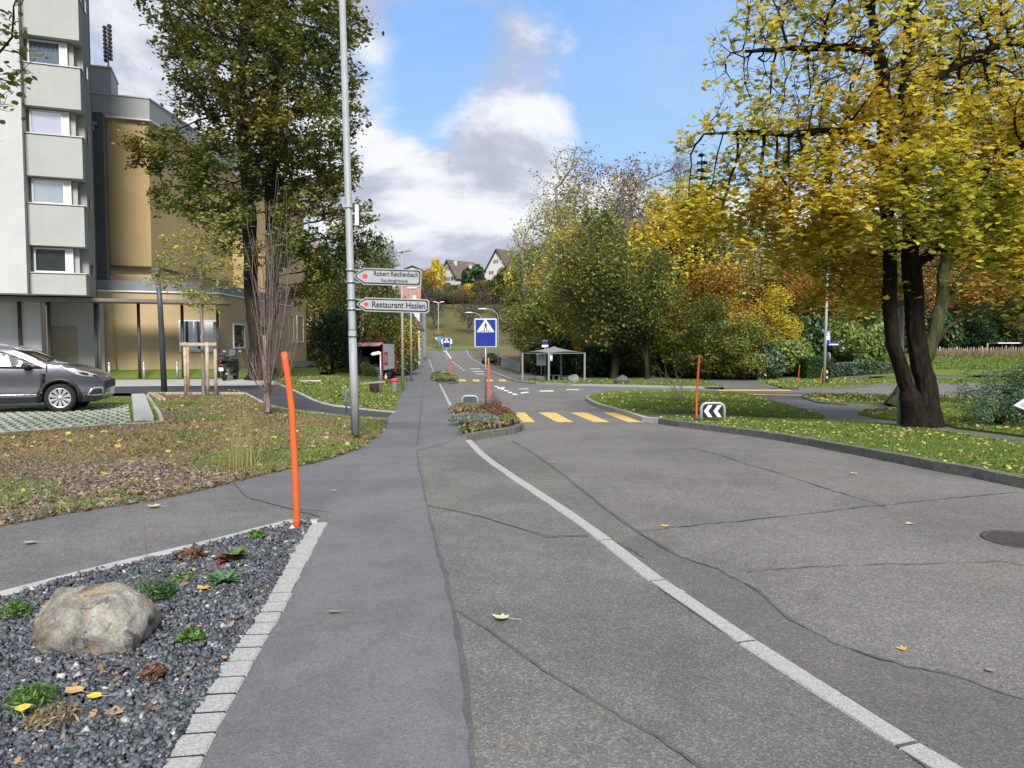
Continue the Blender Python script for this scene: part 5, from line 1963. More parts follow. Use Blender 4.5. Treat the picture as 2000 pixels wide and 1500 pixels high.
wall_window(ob_, TW(0, 4.2), EX, s_of(350, 4.2), s_of(426, 4.2), 1.38, 2.9, (.38,), (.62, .88))
wall_window(ob_, Vector((c_.x, 0, 0)), (0, 1, 0), 39.5, 41.2, 1.5, 2.8)
wall_window(ob_, Vector((c_.x, 0, 0)), (0, 1, 0), 43.5, 45.2, 1.5, 2.8)
for y0 in (50.6, 53.1, 55.6):
    wall_window(ob_, Vector((xq, 0, 0)), (0, 1, 0), y0, y0 + 1.7, 1.9, 3.9, gm=simple("blind_ochre", (0.36, 0.27, 0.14), 0.8))
MB().tube([TW(s_of(227, 4.2), 4.12, 0.4), TW(s_of(220, 4.2), 4.12, 4.2)], 0.03, 6).build("downpipe", p_ochre2, ob_)
MB().tube([TW(0.02, 2.75, -.1), TW(0.02, 2.75, 3.7)], 0.09, 8).build("rain_pipe", m_galv, ob_)

# dark link and penthouse
lk = thing("stair_tower", "narrow dark grey clad stair block wedged between the pale tower and the ochre building", "stair block", tuple(TW(0, 3)))
def tbox(s0, s1, t0, t1, z0, z1):
    m = MB()
    m.prism([tuple(TW(s0, t0).xy), tuple(TW(s1, t0).xy), tuple(TW(s1, t1).xy), tuple(TW(s0, t1).xy)], z0, z1)
    return m
tbox(-3.5, s_of(213, 5.2), 5.2, 6.4, 4.4, 13.0).build("cladding", p_dark, lk)
tbox(-3.5, s_of(213, 5.2) + .03, 5.16, 6.4, 13.0, 13.06).build("coping", m_sill, lk)
vb = TW(s_of(193, 5.2), 5.1, 12.4)
MB().box(vb, (.42, .14, .14), Euler((0, 0, TA)).to_matrix()).box(vb + Vector((0, 0, -.22)), (.2, .14, .2), Euler((0, 0, TA)).to_matrix()).build("wall_lamp", m_galv, lk)
ph = thing("roof_penthouse", "flat grey lift housing on the roof beside the mast", "roof housing", tuple(TW(0, 8)))
tbox(-2, s_of(231, 7.5), 7.5, 10, 14.26, 15.9).build("wall", p_grey, ph)
tbox(-2, s_of(231, 7.5) + .05, 7.45, 10.05, 15.9, 15.98).build("coping", m_sill, ph)
an = P(214, 183, 40.5)
mast = thing("antenna_mast", "thin siren mast with stacked dark horns on the flat roof", "mast", tuple(an))
at = P(209, 50, 40.5)
ax_ = (at - an)
MB().tube([an, an + ax_ * .42], .06, 8).tube([an + ax_ * .42, at], .04, 8).build("pole", m_galv, mast)
for i in range(9):
    q = an + ax_ * (0.50 + i * 0.06)
    hm = MB()
    for sx in (-1, 1):
        hm.box(q + Vector((sx * .13, 0, .04 * sx)), (.15, .22, .16), bev=0.02)
    hm.build("horn", m_steel, mast)

# covered walk
cw = thing("covered_walkway", "thin flat steel canopy on dark posts running past the tower and the ochre wall", "canopy", tuple(TW(0, 1.8)))
tbox(-14, s_of(452, 2.2), 0.9, 2.7, 3.58, 3.72).build("roof", simple("canopy_steel", (0.14, 0.125, 0.105), 0.5, var=.08), cw)
for u_ in (40, 97, 188, 272, 357, 426):
    q = TW(s_of(u_, 2.4), 2.4)
    MB().tube([(q.x, q.y, -.05), (q.x, q.y, 3.58)], 0.075, 8).build("post", m_steel, cw)

# lawn rising to the ochre wall
vs, fs = [], []
N_ = 26
for i in range(N_ + 1):
    s_ = -16 + 26.0 * i / N_
    for j, (t_, z_) in enumerate(((2.95, 0.06), (3.3, 0.20), (3.8, .38), (4.3, .46))):
        vs.append(TW(s_, t_, z_))
for i in range(N_):
    for j in range(3):
        a0 = i * 4 + j
        fs.append((a0, a0 + 4, a0 + 5, a0 + 1))
lb = MB().add(vs, fs, True).build("lawn", m_lawn)
lb['kind'] = 'structure'


# --- gabled houses
m_tile = simple("roof_tiles_brown", (0.13, 0.095, 0.075), 0.9, var=0.25, scale=2.5, dirt=0.3)
m_tile2 = simple("roof_tiles_red", (0.30, 0.16, 0.12), 0.9, var=0.2, scale=2.5, dirt=0.3)
m_timber = simple("dark_timber", (0.045, 0.035, 0.028), 0.85, var=0.2, scale=5)
p_house = plaster("plaster_house", (0.528, 0.528, 0.504), 0.04, 0.1)
m_shut = simple("shutter_brown", (0.12, 0.085, 0.06), 0.8)


def gabled(name, label, cx, cy, w, l, zb, ze, zr, rz, wall, roof, over=0.6, chimneys=(), gwin=(), swin=(), rows=0, cat="house", barge=None):
    """house with its gable on the local -Y side, ridge along local Y"""
    r = thing(name, label, cat, (cx, cy, zb), None, rz)
    he, hr = ze - zb, zr - zb
    m = MB()
    m.add([(-w / 2, 0, -2), (w / 2, 0, -2), (w / 2, 0, he), (0, 0, hr), (-w / 2, 0, he), (-w / 2, l, -2), (w / 2, l, -2), (w / 2, l, he), (0, l, hr), (-w / 2, l, he)],
          [(0, 1, 2, 3, 4), (9, 8, 7, 6, 5), (1, 6, 7, 2), (5, 0, 4, 9)])
    m.build("wall", wall, r, local=True)
    sl = (hr - he) / (w / 2)
    ro = None
    for sx in (-1, 1):
        m = MB()
        xe = sx * (w / 2 + over)
        ze_ = he - sl * over
        a0, a1 = Vector((sx * 0.0, -over, hr + .04)), Vector((xe, -over, ze_ + .04))
        b0, b1 = Vector((sx * 0.0, l + over, hr + .04)), Vector((xe, l + over, ze_ + .04))
        m.slab([a0, a1, b1, b0], (0, 0, .22))
        o = m.build("roof", roof, r, local=True)
        ro = ro or o
        # courses of tiles standing proud
        if rows:
            tm_ = MB()
            for k in range(rows):
                q0 = k / rows
                p0 = a0.lerp(a1, q0) + Vector((0, 0, .25))
                p1 = b0.lerp(b1, q0) + Vector((0, 0, .25))
                tm_.bar(p0, p1, 0.12, 0.09)
            tm_.build("tile_course", roof, o, local=True)
        bm_ = MB().bar(a0 + Vector((0, -.03, .1)), a1 + Vector((0, -.03, .1)), .06, .3)
        bm_.build("bargeboard", barge or m_timber, r, local=True)
    for (x, y, h) in chimneys:
        zc = hr - abs(x) * sl
        MB().box((x, y, zc + h / 2 - .3), (.8, .8, h + .6)).box((x, y, zc + h + .06), (1.0, 1.0, .12)).build("chimney", wall, ro, local=True)
    for (x, z, ww, wh) in gwin:
        f = MB().box((x, -.05, z), (ww, .1, wh)).build("window", m_frame, r, local=True)
        MB().box((x, -.085, z), (ww * .84, .06, wh * .86)).build("pane", g_dark, f, local=True)
        for sx in (-1, 1):
            MB().box((x + sx * ww * .78, -.06, z), (ww * .48, .08, wh)).build("shutter", m_shut, f, local=True)
    for (y, z, ww, wh) in swin:
        f = MB().box((w / 2 + .05, y, z), (.1, ww, wh)).build("window", m_frame, r, local=True)
        MB().box((w / 2 + .085, y, z), (.06, ww * .84, wh * .86)).build("pane", g_dark, f, local=True)
    return r


def zpx(v, Y):
    return P(1000, v, Y).z


Yh = 250
gabled("gabled_house", "white gabled house with steep brown roof on the hill crest, beside the dome-shaped tree", PX(875.5, Yh), Yh, 8.0, 12, zpx(562, Yh), zpx(541, Yh), zpx(509, Yh), R(-42), p_house, m_tile, 0.7,
       chimneys=((1.0, 2.5, 1.6), (2.0, 8.5, 1.8)), gwin=((0, 6.6, 1.0, 1.3), (-2.6, 3.0, .9, 1.3), (0.0, 3.0, .9, 1.3), (2.4, 3.0, .9, 1.3)), swin=((2.0, 2.7, 1.4, 1.2), (5, 2.7, 1.4, 1.2), (8, 2.7, 1.4, 1.2)), rows=10)
Yh = 236
gabled("farm_barn", "white house with tall steep gable half hidden by the olive trees on the crest", PX(971, Yh), Yh, 9.0, 18, zpx(560, Yh), zpx(526, Yh), zpx(488, Yh), R(-38), p_house, m_tile, 0.6,
       gwin=((-.5, 8.0, .9, 1.1), (1.6, 4.6, .9, 1.1), (-2.4, 4.6, .9, 1.1)), rows=12)
gabled("village_house", "distant brown-roofed house behind the yellow shrubs on the crest", PX(838, 275), 275, 14, 10, 18, zpx(545, 275), zpx(531, 275), R(60), p_house, m_tile, 0.5, rows=8)
gabled("village_house", "distant dark-roofed house with white gable above the upper direction sign", PX(806, 262), 262, 9, 10, 18, zpx(530, 262), zpx(520, 262), R(20), p_house, m_steel, 0.5, rows=6)
Yf = 84
gabled("farmhouse", "dark timber farmhouse with deep sloping eave beside the far footway", PX(760, Yf), Yf, 5.0, 6, -1.4, zpx(628, Yf), zpx(566, Yf), 0, m_timber, m_tile, 0.75,
       gwin=((0.2, 4.0, .9, 1.1), (-1.3, 1.5, .9, 1.1)), rows=10)
wh = thing("white_house", "narrow white plaster house end beyond the farmhouse eave", "house", (PX(811, 100), 100, -1))
MB().prism([(PX(803, 100), 100), (PX(820, 100), 100), (PX(820, 100) - .8, 110), (PX(803, 100), 110)], -1.5, zpx(600, 100)).build("wall", p_house, wh)
MB().prism([(PX(801, 100), 99.5), (PX(823, 100), 99.5), (PX(822, 100), 110.5), (PX(801, 100), 110.5)], zpx(600, 100), zpx(600, 100) + .25).build("roof", m_tile, wh)
MB().box((PX(811, 100), 99.85, zpx(690, 100)), (1.5, .3, 1.6)).build("plinth", m_concrete, wh)
for v_ in (640, 668):
    fo = MB().box((PX(812, 100), 99.94, zpx(v_, 100)), (.7, .12, 1.0)).build("window", m_frame, wh)
    MB().box((PX(812, 100), 99.88, zpx(v_, 100)), (.55, .06, .85)).build("pane", g_dark, fo)
# tiled roof behind the farmhouse, ridge across the view
rh = thing("tiled_roof_house", "house with reddish tiled roof facing the road, behind the lower direction sign", "house", (PX(775, 112), 112, -1))
xa, xb = PX(708, 112), PX(822, 112)
MB().prism([(xa + .4, 112.5), (xb - .4, 112.5), (xb - .4, 122), (xa + .4, 122)], -1.5, zpx(598, 112)).build("wall", p_house, rh)
ro = MB().slab([(xa, 111.8, zpx(601, 112)), (xb, 111.8, zpx(601, 112)), (xb - .6, 118, zpx(552, 112)), (xa + .6, 118, zpx(552, 112))], (0, 0, .25)).build("roof", m_tile2, rh)
MB().slab([(xa, 124, zpx(601, 112)), (xb, 124, zpx(601, 112)), (xb - .6, 118.02, zpx(552, 112)), (xa + .6, 118.02, zpx(552, 112))], (0, 0, .25)).build("roof", m_tile2, rh)
tm_ = MB()
for k in range(9):
    q = (k + .5) / 9
    z = zpx(601, 112) + (zpx(552, 112) - zpx(601, 112)) * q + .27
    tm_.bar((xa + .6 * q, 111.8 + 6.2 * q, z), (xb - .6 * q, 111.8 + 6.2 * q, z), .14, .1)
tm_.build("tile_course", m_tile2, ro)
MB().box((PX(766, 112), 115.2, zpx(562, 112)), (.8, .8, 2.4)).build("chimney", p_house, ro)
MB().box((PX(807, 112), 113.8, zpx(586, 112)), (.5, .12, 1.6)).build("skylight", m_frame, ro)

bh = thing("white_block", "white apartment block glimpsed between the ochre building and the dark round tree", "building", (PX(620, 100), 100, -1))
MB().prism([(PX(585, 100), 100), (PX(650, 100), 100), (PX(650, 100), 112), (PX(585, 100), 112)], -2, zpx(596, 100)).build("wall", p_house, bh)
for v_ in (612, 650):
    for u_ in (602, 622, 642):
        fo = MB().box((PX(u_, 100), 99.95, zpx(v_, 100)), (.9, .1, 1.4)).build("window", m_frame, bh)
        MB().box((PX(u_, 100), 99.9, zpx(v_, 100)), (.75, .06, 1.25)).build("pane", g_dark, fo)

# ================================================================== THINGS
def text_mesh(s, size, mat, parent, loc, M, name="lettering", bold=0.0, align='LEFT', sx=1.0):
    cu = bpy.data.curves.new(name, 'FONT')
    cu.body = s
    cu.size = size
    cu.align_x = align
    cu.align_y = 'CENTER'
    cu.offset = bold
    cu.resolution_u = 3
    cu.extrude = 0.0008
    o = bpy.data.objects.new(name, cu)
    COL.objects.link(o)
    dg = bpy.context.evaluated_depsgraph_get()
    me = bpy.data.meshes.new_from_object(o.evaluated_get(dg))
    bpy.data.objects.remove(o)
    me.name = name
    me.transform(Matrix.Diagonal((sx, 1, 1, 1)))
    me.transform(M)
    me.transform(Matrix.Translation(Vector(loc) - origin_of(parent)))
    me.materials.clear()
    me.materials.append(mat)
    return link_obj(name, me, None, parent)


m_orange = simple("orange_plastic", (0.624, 0.092, 0.014), 0.5, var=0.09, scale=7, dirt=0.45)
m_black = simple("black_plastic", (0.012, 0.012, 0.013), 0.5)
m_signwhite = simple("sign_white", (0.300, 0.311, 0.330), 0.4, var=0.02)
m_signwhite2 = simple("sign_bright_white", (0.680, 0.680, 0.680), 0.4, var=0.02)
m_signblack = simple("sign_black", (0.012, 0.012, 0.014), 0.4)
m_signred = simple("sign_red", (0.62, 0.045, 0.02), 0.4)
m_signblue = simple("sign_blue", (0.003, 0.018, 0.23), 0.35, var=0.03)
m_signback = simple("sign_aluminium", (0.36, 0.37, 0.38), 0.45, 0.5)
m_rubber = simple("rubber", (0.012, 0.012, 0.012), 0.85)
m_chrome = simple("chrome", (0.62, 0.63, 0.64), 0.22, 0.9)
m_redplastic = simple("red_plastic", (0.55, 0.03, 0.03), 0.5)

# --- snow poles
GPOLE = "orange snow poles along the kerbs"


def snow_pole(px, label, Y=None, r=0.0265):
    u, v = px[0]
    if Y is None:
        x, Y = G(u, v, .06)
    base = P(u, v, Y)
    base.z = H(base.x, Y) + 0.03
    t = thing("snow_pole", label, "marker pole", tuple(base), GPOLE)
    pts = [base] + [P(a, b, Y) for a, b in px[1:]]
    # smooth path
    q = []
    for i in range(len(pts) - 1):
        for k in range(4):
            q.append(pts[i].lerp(pts[i + 1], k / 4))
    q.append(pts[-1])
    o = MB()
    o.tube(q, r, 14)
    o.tube([q[-1], q[-1] + (q[-1] - q[-2]).normalized() * .012], [r, r * .8], 14)
    o.build("tube", m_orange, t)
    MB().lathe([(r + .012, 0), (r + .012, .02), (r, .025)], tuple(base), 12).build("ground_sleeve", m_black, t)
    return t


snow_pole([(580, 1036), (577, 930), (570, 800), (562, 735), (555, 690)], "tall bent orange plastic pole at the tip of the gravel bed, nearest of all")
snow_pole([(1360, 822), (1361, 770), (1366, 693)], "straight orange pole beside the black and white chevron board")
snow_pole([(957, 800), (955, 750), (954, 700)], "orange pole behind the big blue crossing sign's post", 22.9)
snow_pole([(881, 742), (880, 720), (879, 703)], "thin orange pole in the farther planted island", 58)
snow_pole([(1560, 751), (1560, 730), (1562, 713)], "orange pole on the lawn left of the clipped hedge")
snow_pole([(1602, 752), (1604, 735), (1607, 718)], "slim orange pole leaning beside the foot of the tall lamp post")

# --- main signpost
PY = 12.9
pb = Vector((PX(692.5, PY), PY, .06))
sp = thing("signpost", "tall grey steel post carrying two direction signs beside the footway", "signpost", tuple(pb))
top = Vector((PX(692.5, PY) - 0.20, PY, 10.2))
def on_post(z):
    return pb.lerp(top, (z - pb.z) / (top.z - pb.z))
zj = zpx(645, PY)
MB().tube([pb, on_post(zj)], [.072, .068], 18).build("lower_pole", m_greypaint, sp)
MB().tube([on_post(zj), on_post(zj + .03), top], [.072, .063, .05], 18).build("upper_pole", m_greypaint, sp)
MB().tube([on_post(zj - .12), on_post(zj - .10)], .078, 16).build("band", m_steel, sp)
cb_ = on_post(zpx(640, PY))
MB().tube([cb_ + Vector((.075, -.02, .25)), cb_ + Vector((.085, -.02, .1)), cb_ + Vector((.078, -.02, -.2))], .006, 6).build("cable", m_black, sp)
wbx = thing("antenna_box", "small white antenna box clamped high on the grey signpost", "antenna box", tuple(on_post(zpx(420, PY))))
q = on_post(zpx(423, PY))
MB().box(q + Vector((.14, 0, .02)), (.065, .07, .36), bev=.012).build("housing", m_signwhite2, wbx)
MB().box(q + Vector((.07, 0, .05)), (.10, .03, .03)).box(q + Vector((.0, 0, .16)), (.15, .15, .03)).build("bracket", m_galv, wbx)


def arrow_sign(name, label, x0, x1, zt, zb, lines, ang=R(-3), droop=0.035):
    """pointed direction sign, tip to the left"""
    t = thing(name, label, "direction sign", (x0, PY - .03, (zt + zb) / 2), "direction signs on the grey post")
    w, h = x1 - x0, zt - zb
    ca, sa = math.cos(ang), math.sin(ang)
    M3 = Matrix(((ca, -sa, 0), (sa, ca, 0), (0, 0, 1))).to_4x4() @ Matrix.Rotation(math.atan(droop), 4, 'Y')
    O = Vector((x0, PY - .03, (zt + zb) / 2))

    def T(x, y, z):
        p = M3 @ Vector((x, y, z))
        return O + p

    def outline(inset):
        i = inset
        tip = h * 0.62
        r = 0.03
        return [(i * 1.25, 0), (tip * .18 + i, -h * .13 + i * .2), (tip + i * .45, -h / 2 + i), (w - r - i, -h / 2 + i), (w - i, -h / 2 + i + r), (w - i, h / 2 - i - r), (w - r - i, h / 2 - i), (tip + i * .45, h / 2 - i), (tip * .18 + i, h * .13 - i * .2)]
    m = MB()
    pl = outline(0)
    m.slab([T(x, .03, z) for x, z in pl], M3 @ Vector((0, -.03, 0)))
    plate = m.build("plate", m_signwhite, t)
    m = MB()
    m.slab([T(x, -.0012, z) for x, z in outline(.018)], M3 @ Vector((0, -.0012, 0)))
    m.build("border", m_signblack, plate)
    m = MB()
    m.slab([T(x, -.0030, z) for x, z in outline(.040)], M3 @ Vector((0, -.0012, 0)))
    m.build("field", m_signwhite, plate)
    dc = h * 0.62 + .02
    m = MB()
    n = 20
    m.slab([T(dc + math.cos(2 * PI * k / n) * h * .155, -.0048, math.sin(2 * PI * k / n) * h * .155) for k in range(n)], M3 @ Vector((0, -.001, 0)))
    m.build("red_dot", m_signred, plate)
    R90 = M3 @ Matrix.Rotation(PI / 2, 4, 'X')
    for (s, size, x, z, sx, bold) in lines:
        text_mesh(s, size, m_signblack, plate, T(x, -.0062, z), R90, bold=bold, sx=sx)
    b = MB()
    for dz in (.36, -.36):
        p_ = T(0, .02, dz * h)
        b.bar(on_post(p_.z) + Vector((-.02, .0, 0)), T(w * .30, .036, dz * h), .012, .022)
        b.tube([on_post(p_.z - .018), on_post(p_.z + .018)], .082, 16)
    b.build("bracket", m_galv, t)
    return t


zz = lambda v: zpx(v, PY)
arrow_sign("direction_sign", "upper white arrow sign reading Robert Reichenbach Staudengärtnerei", PX(693, PY), PX(825.5, PY), zz(523), zz(555.5),
           [("Robert Reichenbach", .118, .345, .048, .80, .0022), ("Staudengärtnerei", .082, .475, -.062, .84, .001)])
arrow_sign("direction_sign", "lower white arrow sign reading Restaurant Haslen", PX(698, PY), PX(840, PY), zz(580.5), zz(607.5),
           [("Restaurant Haslen", .150, .265, .0, .845, .0028)])


# --- crossing signs
def crossing_sign(label, cx, Y, zc, w, h, base_v=None, base_z=None, pole_x=None, two=False, r=.03):
    x = PX(cx, Y) if pole_x is None else pole_x
    zb = base_z
    t = thing("crossing_sign", label, "road sign", (x, Y, zb), "blue pedestrian crossing signs")
    MB().tube([(x, Y, zb), (x, Y, zc + h * .42)], r, 12).build("post", m_galv, t)
    pl = MB().box((x, Y - r - .018, zc), (w, .03, h), bev=.014).build("plate", simple("sign_rim", (0.50, 0.53, 0.57), .4), t)
    y = Y - r - .0335
    MB().box((x, y - .001, zc), (w * .90, .003, h * .925)).build("blue_field", m_signblue, pl)
    tz, th, tw_ = zc + h * .03, h * .46, w * .80
    MB().slab([(x - tw_ / 2, y - .0045, tz), (x + tw_ / 2, y - .0045, tz), (x, y - .0045, tz + th)], (0, -.001, 0)).build("white_triangle", m_signwhite2, pl)
    m = MB()
    k = th
    yy = y - .0065
    def poly(pts):
        m.slab([(x + a * k, yy, tz + b * k) for a, b in pts], (0, -.001, 0))
    n = 10
    poly([(.02 + .045 * math.cos(2 * PI * i / n), .70 + .05 * math.sin(2 * PI * i / n)) for i in range(n)])
    poly([(-.05, .40), (.08, .40), (.10, .62), (.04, .66), (-.03, .64)])
    poly([(-.05, .42), (.03, .42), (-.06, .24), (-.10, .07), (-.17, .07), (-.12, .26)])
    poly([(.0, .42), (.08, .42), (.11, .26), (.18, .08), (.10, .08), (.05, .24)])
    poly([(-.03, .63), (-.02, .56), (-.14, .40), (-.17, .44)])
    poly([(.07, .62), (.10, .56), (.20, .44), (.17, .40)])
    m.build("walking_figure", m_signblack, pl)
    m = MB()
    for i in range(6):
        a = -.42 + i * .155
        m.slab([(x + a * k, yy, tz + .03 * k), (x + (a + .075) * k, yy, tz + .03 * k), (x + (a * .9 + .085) * k, yy, tz + .14 * k), (x + (a * .9 + .02) * k, yy, tz + .14 * k)], (0, -.001, 0))
    m.build("stripes", m_signblack, pl)
    c = MB()
    c.box((x, Y + .005, zc + h * .25), (w * .5, .05, .03)).box((x, Y + .005, zc - h * .25), (w * .5, .05, .03))
    c.build("clamp", m_galv, t)
    return t


Y = 23.4
crossing_sign("large blue pedestrian crossing sign on a grey post in the near planted island", 948.5, Y, zpx(650.5, Y), .70, .905, base_z=H(PX(949, Y), Y) + .02)
Y = 60
cs = crossing_sign("small far blue pedestrian crossing sign in the farther planted island", 872.5, Y, zpx(670, Y), .62, .80, base_z=H(PX(872, Y), Y) + .02)
MB().box((PX(872.5, Y), Y + .09, zpx(667, Y)), (.85, .05, .36)).build("rear_plate", m_signwhite2, cs)


# --- chevron boards
def u_board(label, u0, u1, vtop, vbot, Y, face=1, panel=(.2, .8), rz=0):
    x0, x1 = PX(u0, Y), PX(u1, Y)
    cx = (x0 + x1) / 2
    zb = H(cx, Y) + .08
    zt = zpx(vtop, Y)
    t = thing("chevron_board", label, "road sign", (cx, Y, zb), "low boards on tube frames")
    r = .033
    pts = [(x0, Y, zb - .1), (x0, Y, zt - .10), (x0 + .03, Y, zt - .035), (x0 + .10, Y, zt), (x1 - .10, Y, zt), (x1 - .03, Y, zt - .035), (x1, Y, zt - .10), (x1, Y, zb - .1)]
    MB().tube(pts, r, 10).build("tube_frame", simple("frame_grey", (0.33, 0.35, 0.37), .5, .3), t)
    w, h = (x1 - x0) - .085, (zt - zb) * (panel[1] - panel[0])
    zc = zb + (zt - zb) * (panel[0] + panel[1]) / 2
    pl = MB().box((cx, Y, zc), (w, .02, h)).build("panel", m_signblack if face == 1 else m_slate, t)
    if face == 1:
        for k in (0, 1):
            xs = cx - w / 2 + w * (.03 + .49 * k)
            a = w * .42
            m = MB()
            m.slab([(xs, Y - .0115, zc), (xs + a * .52, Y - .0115, zc + h * .46), (xs + a * 1.05, Y - .0115, zc + h * .46), (xs + a * .52, Y - .0115, zc), (xs + a * 1.05, Y - .0115, zc - h * .46), (xs + a * .52, Y - .0115, zc - h * .46)], (0, -.001, 0))
            m.build("white_arrow", m_signwhite2, pl)
    return t


u_board("low black board with two white chevrons on a grey tube frame on the right verge", 1371.5, 1416.5, 787.5, 822, G(1394, 824, .1)[1], 1, (.27, .93))
u_board("low board seen from its dark back at the near end of the planted island", 902.5, 932.5, 773.5, 797, 24.4, 0, (.2, .93))
u_board("small low board seen from its back at the farther planted island", 861, 874, 727, 736, 60.5, 0, (.2, .9))


# --- lamp posts
def lamp(label, name="street_lamp", group="street lamps along the road"):
    pass


def curved_lamp(label, ub, vb, Y, vt, head_u, z_base=None, r=.07, headlen=None, headw=.3, arm=True, mat=None, head_h=.12):
    x = PX(ub, Y)
    zb = H(x, Y) if z_base is None else z_base
    zt = zpx(vt, Y)
    hx = PX(head_u, Y)
    t = thing("street_lamp", label, "street lamp", (x, Y, zb), "street lamps along the road")
    mat = mat or m_greypaint
    if arm:
        s = 1 if hx > x else -1
        L = abs(hx - x)
        pts = [(x, Y, zb)] + [(x, Y, zb + (zt - zb) * .5), (x, Y, zt - L * .55)]
        for k in range(1, 7):
            a = k / 6 * PI / 2
            pts.append((x + s * L * .6 * (1 - math.cos(a)), Y, zt - L * .55 + L * .55 * math.sin(a)))
        pts.append((x + s * L * .8, Y, zt + .02))
        rr = [r, r * .85, r * .7] + [r * .6] * 7
        MB().tube(pts, rr, 10).build("post", mat, t)
        hl = headlen or .8
        MB().tube([(hx - s * hl * .6, Y, zt + .03), (hx - s * hl * .3, Y, zt + .05), (hx + s * hl * .25, Y, zt + .05), (hx + s * hl * .42, Y, zt + .02)], [.05, head_h, head_h, .03], 10).build("lamp_head", simple("lamp_head_white", (0.62, 0.63, 0.62), .4), t)
    else:
        MB().tube([(x, Y, zb), (x, Y, zt)], [r, r * .75], 12).build("post", mat, t)
    return t


Y = 36.5
t = curved_lamp("street lamp with broad grey head rising above the upper direction sign", 786, 757, Y, 493, 790, arm=False, r=.075, z_base=H(PX(786, 36.5), 36.5))
hb = P(789, 491, Y)
MB().add([hb + Vector(p) for p in [(-.30, -.12, -.05), (.36, -.14, .02), (.36, .14, .02), (-.30, .12, -.05), (-.34, -.10, .03), (.30, -.16, .13), (.30, .16, .13), (-.34, .10, .03)]],
         [(3, 2, 1, 0), (4, 5, 6, 7), (0, 1, 5, 4), (1, 2, 6, 5), (2, 3, 7, 6), (3, 0, 4, 7)]).build("lamp_head", simple("lamp_head_grey", (0.36, 0.38, 0.38), .4), t)
Y = 58
t = curved_lamp("thinner lamp post by the farmhouse with small white head behind the lower direction sign", 803, 738, Y, 566, 803, arm=False, r=.085, z_base=H(PX(803, 58), 58))
MB().box(P(805, 563, Y), (.8, .3, .16), bev=.06).build("lamp_head", simple("lamp_head_white", (0.62, 0.63, 0.62), .4), t)
Y = 150
t = curved_lamp("tall twin-armed street lamp at the far roundabout", 856.5, 683, Y, 590, 856, arm=False, r=.11)
tt_ = P(856.5, 590, Y)
for s in (-1, 1):
    MB().tube([tt_ + Vector((0, 0, -.3)), tt_ + Vector((s * .5, 0, 0)), tt_ + Vector((s * 1.1, 0, .08))], [.06, .1, .08], 8).build("lamp_head", simple("lamp_head_white", (0.62, 0.63, 0.62), .4), t)
MB().lathe([(.9, -.5), (1.1, 0), (.9, .5), (.2, .7)], tuple(P(856.5, 652, Y)), 10).build("flower_basket", simple("basket_planting", (0.13, 0.09, 0.03), .9, var=.4, scale=3), t)
curved_lamp("curved-arm street lamp left of the blue crossing sign on the far road", 941, 690, 118, 611, 915, r=.09, headlen=1.2, head_h=.10)
curved_lamp("nearer curved-arm street lamp right of the blue crossing sign", 973, 702, 98, 604, 941, r=.09, headlen=1.2, head_h=.10)
Y = 47
xl = G(1331, 737, .1)
Y = xl[1]
t = curved_lamp("slim park lamp with small dark tilted head before the wood", 1331, 737, Y, 652, 1331, arm=False, r=.06)
MB().box(P(1333, 645, Y), (.36, .3, .09), (0, R(-14), 0)).build("lamp_head", m_slate, t)
MB().tube([P(1332, 652, Y), P(1332, 646, Y)], .05, 8).build("neck", m_galv, t)
Y = G(1611, 752, .1)[1]
t = thing("street_lamp", "tall light grey lamp post with blue street name sign beside the clipped hedge", "street lamp", (PX(1611, Y), Y, H(PX(1611, Y), Y) + .08), "street lamps along the road")
MB().tube([(PX(1610.5, Y), Y, H(PX(1611, Y), Y)), P(1613, 640, Y), P(1617, 505, Y)], [.10, .085, .06], 12).build("post", m_greypaint, t)
MB().tube([P(1617, 505, Y), P(1612, 496, Y), P(1598, 492, Y)], [.06, .05, .05], 8).tube([P(1598, 492, Y), P(1580, 492, Y)], [.1, .05], 8).build("lamp_head", simple("lamp_head_white", (0.62, 0.63, 0.62), .4), t)
ns = thing("street_name_sign", "blue street name sign fixed to the tall lamp post", "street sign", tuple(P(1628, 672, Y)))
MB().box(P(1628.5, 672.5, Y - .11), (PX(1643, Y) - PX(1616, Y), .02, .20)).build("plate", m_signblue, ns)
for i in range(7):
    MB().box(P(1620.5 + i * 2.6, 672.7, Y - .125), (.06, .004, .085)).build("letter", m_signwhite2, ns)
ps = thing("path_sign", "narrow blue and white sign above the street name sign on the tall lamp post", "road sign", tuple(P(1617, 659, Y)))
MB().box(P(1617.5, 659, Y - .10), (.22, .02, .80)).build("plate", simple("sign_rim", (0.50, 0.53, 0.57), .4), ps)
MB().box(P(1617.5, 650.5, Y - .113), (.17, .004, .34)).build("upper_field", simple("sign_light_blue", (0.02, 0.10, 0.30), .4), ps)
MB().box(P(1617.5, 667.5, Y - .113), (.17, .004, .22)).build("lower_field", m_signblue, ps)
MB().slab([P(1615.5, 655, Y - .117), P(1619.5, 655, Y - .117), P(1617.5, 646.5, Y - .117)], (0, -.001, 0)).build("white_triangle", m_signwhite2, ps)
rs = thing("round_sign", "round road sign seen edge-on on the tall lamp post", "road sign", tuple(P(1617, 697, Y)))
MB().lathe([(0, 0), (.30, 0), (.30, .02), (0, .02)], tuple(P(1614.5, 697, Y) + Vector((.11, 0, 0))), 18, 'X').build("disc", m_signback, rs)
hy_ = thing("hydrant_marker", "short black post with pale stripes at the foot of the tall lamp post", "marker post", tuple(P(1615.5, 748, Y)))
MB().box(P(1615.5, 736, Y), (.16, .12, .70), bev=.03).build("post", m_black, hy_)
